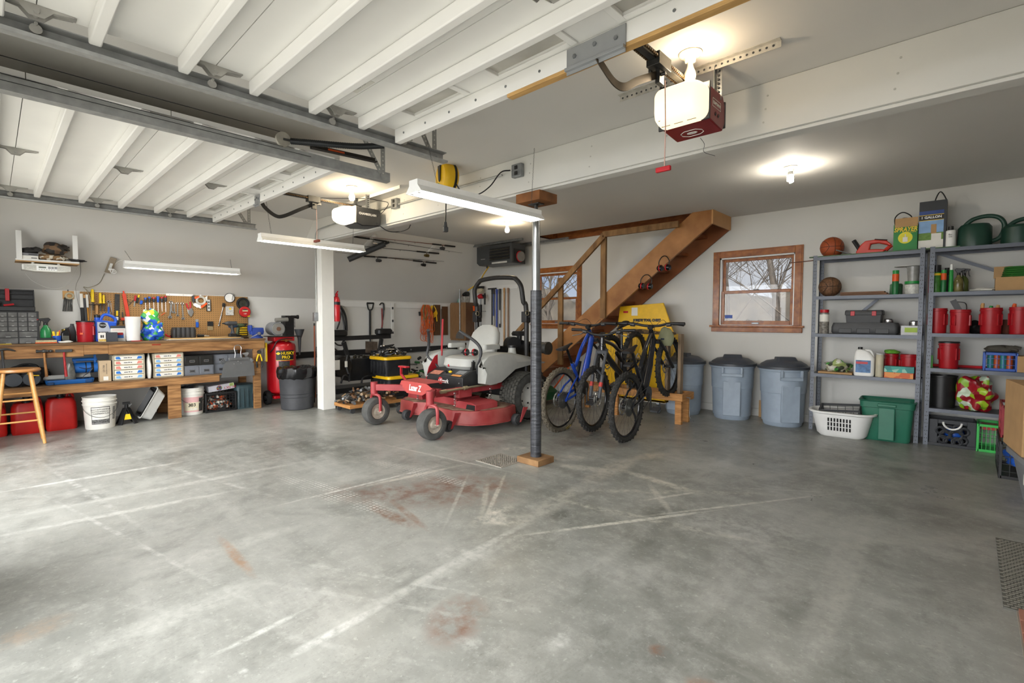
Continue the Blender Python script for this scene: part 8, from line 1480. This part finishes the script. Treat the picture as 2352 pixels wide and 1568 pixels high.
t=thing('clear_tub','stacked clear plastic tub with a loose lid on the green banded tub','tub',(SF(2083,2114,614,1.68,6.66)[0],6.66,L1[1]+SF(2078,2116,646,L1[1],6.66)[2]+0.001));MB_.build('tub',t,mat('clear_grey','#8f8f8b',0.2,var=0.2));MB().lathe([(0.001,0),(0.11,0),(0.11,0.006),(0.001,0.006)],28,(-0.05,0,h_+0.001)).build('lid',t,LTGREY)
can('jar','clear jar of nails with red lid on the third shelf',1883,1905,711,L1[2],mat('jar_nails','#77736c',0.2,var=0.5,scale=50),RED,Y=6.62,capf=0.12,lab=(0.5,0.8,PAPER))
x,w_,h_=SF(1910,2064,741,L1[2]);t=thing('tool_case','long dark grey hard case on the third shelf','case',(x,6.62,L1[2]));MB().vat([(w_*0.94,0.22,0.02,0,0,0.11),(w_,0.24,0.03,0.02,0,0.11),(w_,0.24,0.03,h_*0.6,0,0.11),(w_*0.95,0.22,0.03,h_,0,0.11)]).build('case',t,DKGREY)
for k in(-0.55,0,0.55):MB().box(k*w_/2-0.06,k*w_/2+0.06,-0.014,0.0,0.012,h_*0.5).build('latch',t,DKGREY,bev=0.004)
zz=L1[2]+h_+0.0005;x,w_,h_=SF(1940,2028,712,zz);t=thing('tool_box','small dark tool box with two red latches on top of the long case','tool box',(x,6.64,zz));MB().vat([(w_*0.9,0.16,0.01,0,0,0.09),(w_*0.94,0.17,0.01,h_*0.6,0,0.09),(w_,0.18,0.015,h_*0.64,0,0.09),(w_,0.18,0.02,h_*0.9,0,0.09),(w_*0.97,0.16,0.03,h_,0,0.09)]).build('box',t,DKGREY)
for s_ in(-1,1):MB().box(s_*w_*0.28-0.02,s_*w_*0.28+0.02,-0.008,0.004,h_*0.55,h_*0.92).build('latch',t,RED,bev=0.003)
can('tin','flat round metal tin on the long case',2030,2052,731,zz,CHROME,Y=6.70);x,w_,h_=SF(2070,2113,748,L1[2]);t=thing('parts_box','clear box with green print on the third shelf','box',(x,6.62,L1[2]));MB().box(-w_/2,w_/2,0,0.16,0.0005,h_).build('box',t,mat('clear_grey','#8f8f8b',0.2));MB().box(-w_*0.3,w_*0.4,-0.001,0,h_*0.3,h_*0.8).build('print',t,mat('lime2','#9ab53a',0.5));can('tin','round metal tin standing on the clear parts box',2088,2113,735,L1[2]+h_,CHROME,Y=6.68)
x,w_,h_=SF(1880,1958,845,L1[3]);t=thing('bag_heap','clear and green plastic bags on flattened cardboard on the fourth shelf','bags',(x,6.62,L1[3]));MB().box(-w_/2,w_/2,0,0.22,0.0005,0.02).build('cardboard',t,CARD);MB().lump((0.0,0.1,0.021),w_*0.42,0.09,0.075,6,0.3).build('bags',t,patch_mat('bags_mix',['#a9a796','#3f8a3a','#c5c3b4','#333a2c','#9aa86a'],18,0.3))
x,w_,h_=SF(1963,2011,797,L1[3]);t=thing('deicer_jug','white jug with blue and red label on the fourth shelf','jug',(x,6.64,L1[3]));MB().vat([(w_*0.92,0.11,0.03,0.0005),(w_,0.12,0.04,0.02),(w_,0.12,0.04,h_*0.62),(w_*0.7,0.09,0.03,h_*0.85,-w_*0.1,0),(w_*0.3,0.05,0.02,h_*0.92,-w_*0.22,0)]).tube(curve([(w_*0.0,0,h_*0.88),(w_*0.3,0,h_*0.86),(w_*0.44,0,h_*0.55)],5),0.014,8).build('jug',t,WHITE);MB().cyl((-w_*0.22,0,h_*0.92),(-w_*0.22,0,h_),0.022,n=14).build('cap',t,BLACK);MB().box(-w_*0.38,w_*0.34,-0.0615,-0.06,h_*0.12,h_*0.55).build('label',t,mat('label_blue2','#4a6f9c',0.5,var=0.5,scale=25));MB().box(-w_*0.36,w_*0.2,-0.0625,-0.06,h_*0.42,h_*0.5).build('red_line',t,RED)
can('cream_bottle','cream coloured cylinder bottle on the fourth shelf',2012,2031,811,L1[3],mat('cream2','#b9b29a',0.4),LTGREY,Y=6.62,capf=0.06)
def TUBAT(u0,u1,v0,z,label,Y=6.70,lid=False,rz=0):x,w_,h_=SF(u0,u1,v0,z,Y);return red_tub((x,Y,z+0.0005),rz,label,w_/2*0.96,h_,lid)
TUBAT(2031,2066,812,L1[3],'red tub behind the teal and orange boxes, left one',6.80);t=TUBAT(2067,2112,814,L1[3],'red tub behind the teal and orange boxes, right one',6.74)
q=SF(2033,2066,801,L1[3],6.80);one('green_sponge','lime green sponge heap on the left red tub of the fourth shelf','sponge',MB().lump((0,0,0),0.07,0.05,0.025,4,0.2),mat('lime3','#6fae3a',0.7),(q[0],6.80,L1[3]+SF(2031,2066,812,L1[3],6.80)[2]+0.001))
x,w_,h_=SF(2031,2098,852,L1[3],6.58);one('patterned_box','orange marbled box in front of the red tubs','box',MB().box(-w_/2,w_/2,0,0.10,0.0005,0.06),patch_mat('marble_orange',['#c8581c','#d9893e','#c8581c','#e0b27a'],14,0.5),(x,6.575,L1[3]));one('patterned_box','teal marbled box stacked on the orange one','box',MB().box(-w_/2,w_/2+0.005,0,0.10,0.0615,0.125),patch_mat('marble_teal',['#1e7f7a','#2f9a8c','#8fc2b0','#1e7f7a'],14,0.5),(x,6.575,L1[3]))
# right unit
can('spray_can','slim red can behind the left post of the right unit',2134,2142,612,L2[1],RED,BLACK,Y=6.72);can('spray_can','wide green and yellow can with black cap on the right unit',2141,2163,609,L2[1],mat('can_lime','#3f7a2f',0.4,var=0.4,scale=25),BLACK,capf=0.26,lab=(0.62,0.70,YELLOW));can('spray_can','green spray can with orange label on the right unit',2162,2175,620,L2[1],GSP,GREEN,capf=0.18,lab=OL,Y=6.62);can('spray_can','dark capped spray can behind the others on the right unit',2170,2181,615,L2[1],DKGREY,BLACK,capf=0.3,Y=6.76)
can('green_bottle','tall green bottle with white cap on the right unit',2180,2192,607,L2[1],GREEN,WHITE,capf=0.2,capr=0.6,taper=0.8)
for(u,lab,m_,z_)in((2203,'dark trigger spray bottle, left of the two on the right unit',mat('amber2','#6a6238',0.2,var=0.4,scale=20),0),(2215,'olive trigger spray bottle, right of the two on the right unit',mat('olive2','#4a5528',0.25),0.06)):q=SF(u-8,u+8,614,L2[1]);t=thing('spray_bottle',lab,'spray bottle',(q[0],6.66+z_,L2[1]+0.0005),180);t.scale=(1.0,1.0,1.12);sprayer(t,body=m_,head=BLACK)
x,w_,h_=SF(2230,2285,656,L2[1]);one('white_packet','flat white packet on the second shelf of the right unit','packet',MB().lump((0,0,0.0005),w_/2,0.05,0.018,3,0.15),PAPER,(x,6.64,L2[1]))
x,w_,h_=SF(2287,2370,632,L2[1]);t=thing('carton','open cardboard carton on the second shelf of the right unit','box',(x,6.60,L2[1]));MB().box(-w_/2,w_/2,0,0.26,0.0005,h_*0.9).box(-w_/2-0.01,w_*0.0,0.20,0.21,h_*0.9,h_*1.7).build('box',t,CARD,bev=0.002);b=MB()
for k in range(5):b.torus((w_*0.12,0.12,h_*0.9+0.012+0.02*k),0.10-0.004*k,0.009,'z',24,6)
b.build('green_hose',t,mat('hose_green','#2f6b2a',0.45))
TUBAT(2131,2178,708,L2[2],'red tub on the third shelf of the right unit, leftmost',6.66);TUBAT(2181,2232,711,L2[2],'red tub holding a black tool, second on that shelf',6.64,rz=20);TUBAT(2250,2305,707,L2[2],'red tub holding wooden handles, third on that shelf',6.66,rz=-10);TUBAT(2317,2370,705,L2[2],'red tub with an orange cap showing, at the right view edge',6.66)
q=SF(2178,2215,690,L2[2]);t=thing('caulk_gun','black tool sticking out of the second red tub','tool',(q[0],6.66,L2[2]+0.03));MB().bx((0.0,0,0.25),(0.05,0.03,0.12),(0,-25,0)).tube(curve([(0.0,0,0.29),(0.07,0,0.27),(0.08,0,0.18)],5),0.004,6).tube([(0,0,0.02),(0.01,0,0.2)],0.008,6).build('tool',t,BLACK)
for(u,v,lab,m_)in((2257,696,'pale wooden tool handle in the third red tub, left',WDH),(2292,700,'wooden tool handle in the third red tub, right',WDH),(2276,702,'green tool handle in the third red tub',GREEN),(2330,697,'orange capped handle in the rightmost red tub',ORANGE)):q=ony(u,v,6.66);one('garden_trowel',lab,'hand tool',MB().tube([(0,0,0),(0,0,q.z-L2[2]-0.05),(0.004,0,q.z-L2[2]-0.03)],[0.01,0.016,0.012],10),m_,(q.x,6.66,L2[2]+0.03))
q=SF(2305,2319,728,L2[2],6.8);one('clay_pot','brown pot between the two right red tubs','pot',MB().lathe([(0.001,0.001),(0.045,0.001),(0.06,0.14),(0.05,0.14),(0.001,0.02)],20),mat('clay','#6a3a28',0.7),(q[0],6.84,L2[2]));q=SF(2232,2250,735,L2[2],6.8);one('black_cloth','black cloth between the second and third red tubs','cloth',MB().lump((0,0,0.0005),0.06,0.06,0.07,3,0.2),BLACK,(q[0],6.80,L2[2]))
q=SF(2130,2143,816,L2[3],6.60);one('green_carton','small bright green carton on the fourth shelf of the right unit','box',MB().box(-q[1]/2,q[1]/2,0,0.06,0.0005,q[2]),mat('bright_green','#4fae3c',0.5),(q[0],6.60,L2[3]));TUBAT(2155,2206,786,L2[3],'red tub with black lid on the fourth shelf of the right unit',6.66,True)
q=ony(2206,832,6.72);one('pipe_wrench','red tool bar lying behind the lidded red tub','bar',MB().cyl((-0.25,0,0.015),(0.22,0,0.015),0.014,n=8),RED,(q.x,6.80,L2[3]))
x,w_,h_=SF(2262,2336,810,L2[3],6.62);t=milk_crate('blue_crate','blue plastic crate of bottles with gloves on top',(x,6.72,L2[3]),0,w_,0.2,h_,mat('crate_blue','#1f4fa8',0.4),ncell=3,hand=False)
for k in range(4):MB().cyl((-w_*0.3+k*w_*0.2,-0.05,0.01),(-w_*0.3+k*w_*0.2,-0.05,h_*0.85),0.024,n=12).build('bottle',t,mat('bottle_orange','#c4562a',0.4)if k%2 else mat('bottle_teal','#2f8a8a',0.4))
gloves('work_gloves','grey work gloves heaped on the blue crate',x,6.72,L2[3]+h_+0.002,0.12,0.06,0.04,12,mat('glove_grey','#4a463e',0.8,var=0.3),0);one('carton','plain cardboard carton at the right end of the fourth shelf','box',MB().box(0,0.22,0,0.2,0.0005,0.15),CARD,(ony(2337,830,6.6).x,6.60,L2[3]))
x,w_,h_=SF(2129,2201,862,L2[4],6.70);t=thing('black_pot','large round black plastic pot on the lowest shelf','pot',(x,6.74,L2[4]+0.0005));r_=w_/2;MB().lathe([(0.001,0),(r_*0.85,0),(r_*0.95,h_*0.95),(r_*1.02,h_*0.96),(r_*1.02,h_),(r_*0.93,h_),(r_*0.8,0.02),(0.001,0.02)],40).build('pot',t,BLACK)
x,w_,h_=SF(2196,2300,866,L2[4],6.66);t=thing('grocery_bag','crumpled red and lime green shopping bag on the lowest shelf','bag',(x,6.70,L2[4]+0.0005));MB().lump((0,0,0),w_*0.45,0.13,h_*0.55,15,0.3,30,20,True,4.5).build('bag',t,patch_mat('bag_fruit',['#8c1420','#9a1a26','#86b024','#b9c9b0','#9dbd2c','#8c1420'],13,0.3),sub=1)
# floor items
x,w_,h_=SF(1876,1992,930,0,6.45);t=thing('laundry_basket','white plastic laundry basket holding a black crate, under the left shelves','basket',(-1.005,6.42,0),4);rs=[]
for(a_,b_,r_,z)in((0.40,0.24,0.09,0.0),(0.46,0.30,0.11,0.03),(0.56,0.40,0.15,0.25),(0.62,0.45,0.17,0.262),(0.63,0.46,0.18,0.28),(0.58,0.41,0.15,0.282),(0.52,0.35,0.13,0.25),(0.40,0.24,0.08,0.012)):rs.append((a_,b_,r_,z))
MB().vat(rs,8).build('basket',t,WHITE);b=MB()
for k in range(8):
 for j in range(3):z=0.075+0.05*j;b.bx((-0.11+0.028*k,-(0.15+0.227*(z-0.01))-0.001,z+0.02),(0.015,0.006,0.040),(13,0,0))
b.build('slots',t,BLACK);b=milk_crate('black_basket','black grid basket lying inside the white laundry basket',(-1.02,6.45,0.15),4,0.36,0.24,0.17,DKGREY,ncell=3,hand=False);b.rotation_euler=(R(8),R(-4),R(4))
t=thing('green_tote','tall dark green open plastic tote under the left shelves','tote',(-0.625,6.56,0),4);GT=mat('tote_green','#2a6a54',0.4,var=0.06)
MB().vat([(0.38,0.26,0.04,0.0),(0.40,0.28,0.04,0.02),(0.44,0.33,0.045,0.35),(0.46,0.35,0.045,0.355),(0.47,0.36,0.05,0.415),(0.49,0.38,0.05,0.425),(0.47,0.36,0.045,0.43),(0.43,0.32,0.04,0.40),(0.36,0.24,0.03,0.02)],6).build('tote',t,GT);MB().box(-0.07,0.07,-0.19,-0.145,0.02,0.36).box(-0.08,0.08,-0.20,-0.17,0.37,0.40).build('front_panel',t,GT,bev=0.008)
CBK=mat('crate_charcoal','#2f3135',0.5);t=thing('storage_crate','black crate with round holes holding a blue ball','crate',(-0.11,6.72,0),3);b=MB();w_,d_,h_=0.36,0.28,0.27
b.box(-w_/2,w_/2,-d_/2,d_/2,0,0.02).box(-w_/2,-w_/2+0.012,-d_/2,d_/2,0,h_).box(w_/2-0.012,w_/2,-d_/2,d_/2,0,h_).box(-w_/2,w_/2,d_/2-0.012,d_/2,0,h_).box(-w_/2-0.01,w_/2+0.01,-d_/2-0.01,-d_/2+0.004,0,0.03).box(-w_/2,-0.11,-d_/2,-d_/2+0.012,0,h_).box(0.11,w_/2,-d_/2,-d_/2+0.012,0,h_).box(-0.11,0.11,-d_/2,-d_/2+0.012,h_-0.04,h_);b.build('walls',t,CBK,bev=0.003);b=MB()
for(x,z,r_)in((-0.07,0.07,0.025),(-0.02,0.06,0.03),(0.04,0.06,0.028),(0.085,0.075,0.022),(-0.05,0.12,0.03),(0.03,0.125,0.04),(-0.09,0.16,0.022),(-0.02,0.175,0.026),(0.09,0.165,0.026),(0.04,0.19,0.022)):b.torus((x,-d_/2+0.006,z),r_+0.009,0.013,'y',20,6)
b.build('ring_lattice',t,CBK);MB().ball((0.02,-0.01,0.115),0.085).build('blue_ball',t,BLUE);MB().tube(arc((0,-d_/2-0.006,h_-0.02),0.07,180,360,10),0.009,8).build('handle',t,WHITE)
GRN=mat('crate_green','#2fb04a',0.4);milk_crate('green_crate','bright green plastic crate holding a red item',(0.16,6.72,0),0,0.15,0.3,0.27,GRN,ncell=3,hand=False)
one('red_container','red plastic container inside the green crate','container',MB().box(-0.05,0.06,-0.1,0.1,0,0.04),RED,(0.16,6.72,0.21));c1=milk_crate('milk_crate','black milk crate at the right edge, bottom of the crate stack',(0.40,5.86,0),90,0.60,0.38,0.30,BLACK,'black milk crates',ncell=5);milk_crate('red_crate','dark red crate stacked on the black crate at the right edge',(0.42,5.95,0.301),90,0.42,0.40,0.27,mat('crate_red','#8c1622',0.4),ncell=3)
one('blue_cloth','blue cloth in the black milk crate at the right edge','cloth',MB().lump((0,0,0),0.14,0.2,0.09,5,0.2),BLUE,(0.38,5.72,0.10));one('plastic_bag','grey green clear plastic bag on top of the red crate','bag',MB().lump((0,0,0),0.16,0.16,0.09,6,0.25),mat('bag_clear','#7d8a78',0.15,var=0.3,scale=12),(0.40,5.98,0.573),sub=1)
A_,B_=onz(2308,1022,0.37),onz(2356,1060,0.37);e=(B_-A_);L_=e.length;e.normalize();rzt=math.degrees(math.atan2(e.y,e.x));t=thing('grey_tote','large light grey plastic tote at the right edge under a cardboard box','tote',(A_+e*L_/2)*1.0,rzt);t.location.z=0
def lv(w_,d_,z):return(w_,d_,0.04,z,0,0.26)
MB().vat([lv(L_*0.82,0.34,0),lv(L_*0.94,0.46,0.33),lv(L_*1.0,0.52,0.335),lv(L_,0.52,0.372),lv(L_*0.95,0.47,0.372),lv(L_*0.8,0.3,0.02)],5).build('tote',t,GREY);MB().box(0.0,0.12,0.048,0.052,0.16,0.24).build('label',t,PAPER)
A2,B2=onz(2304,1014,0.3725),onz(2346,1050,0.3725);e2=(B2-A2);L2_=e2.length;t=thing('cardboard_box','large cardboard box standing on the grey tote at the right edge','box',A2,math.degrees(math.atan2(e2.y,e2.x)));ht=0.47;MB().box(0,L2_,0,0.45,0,ht).build('box',t,CARD,bev=0.003);MB().box(0,L2_,0.19,0.25,ht,ht+0.001).build('tape',t,mat('tape_tan','#a58a5f',0.3))
# mat and brick edge
one('rubber_mat','dark ribbed rubber mat on the floor at the right edge','mat',MB().box(0,0.9,0,0.95,0,0.008),mat('mat_rubber','#5b5a54',0.75,var=0.1),(0.145,3.03,0));b=MB()
for i in range(38):
 for j in range(26):b.bx((0.155+0.024*j+(0.012 if i%2 else 0),3.045+0.0245*i,0.0095),(0.018,0.007,0.004),(0,0,25))
b.build('mat_tread',bpy.data.objects['rubber_mat'],mat('mat_tread','#7b786e',0.7)).location=(-0.145,-3.03,0)
bp_=mat('brick_red','#9b6a58',0.85,var=0.15,scale=9);b=MB();b.use(mat('mortar','#8a8378',0.95)).box(0.185,1.5,1.6,3.02,0,0.012).use(bp_)
for i in range(6):
 for j in range(12):b.box(0.19+0.215*i,0.395+0.215*i,1.61+0.117*j,1.717+0.117*j,0.012,0.03)
struct('brick_floor',b)
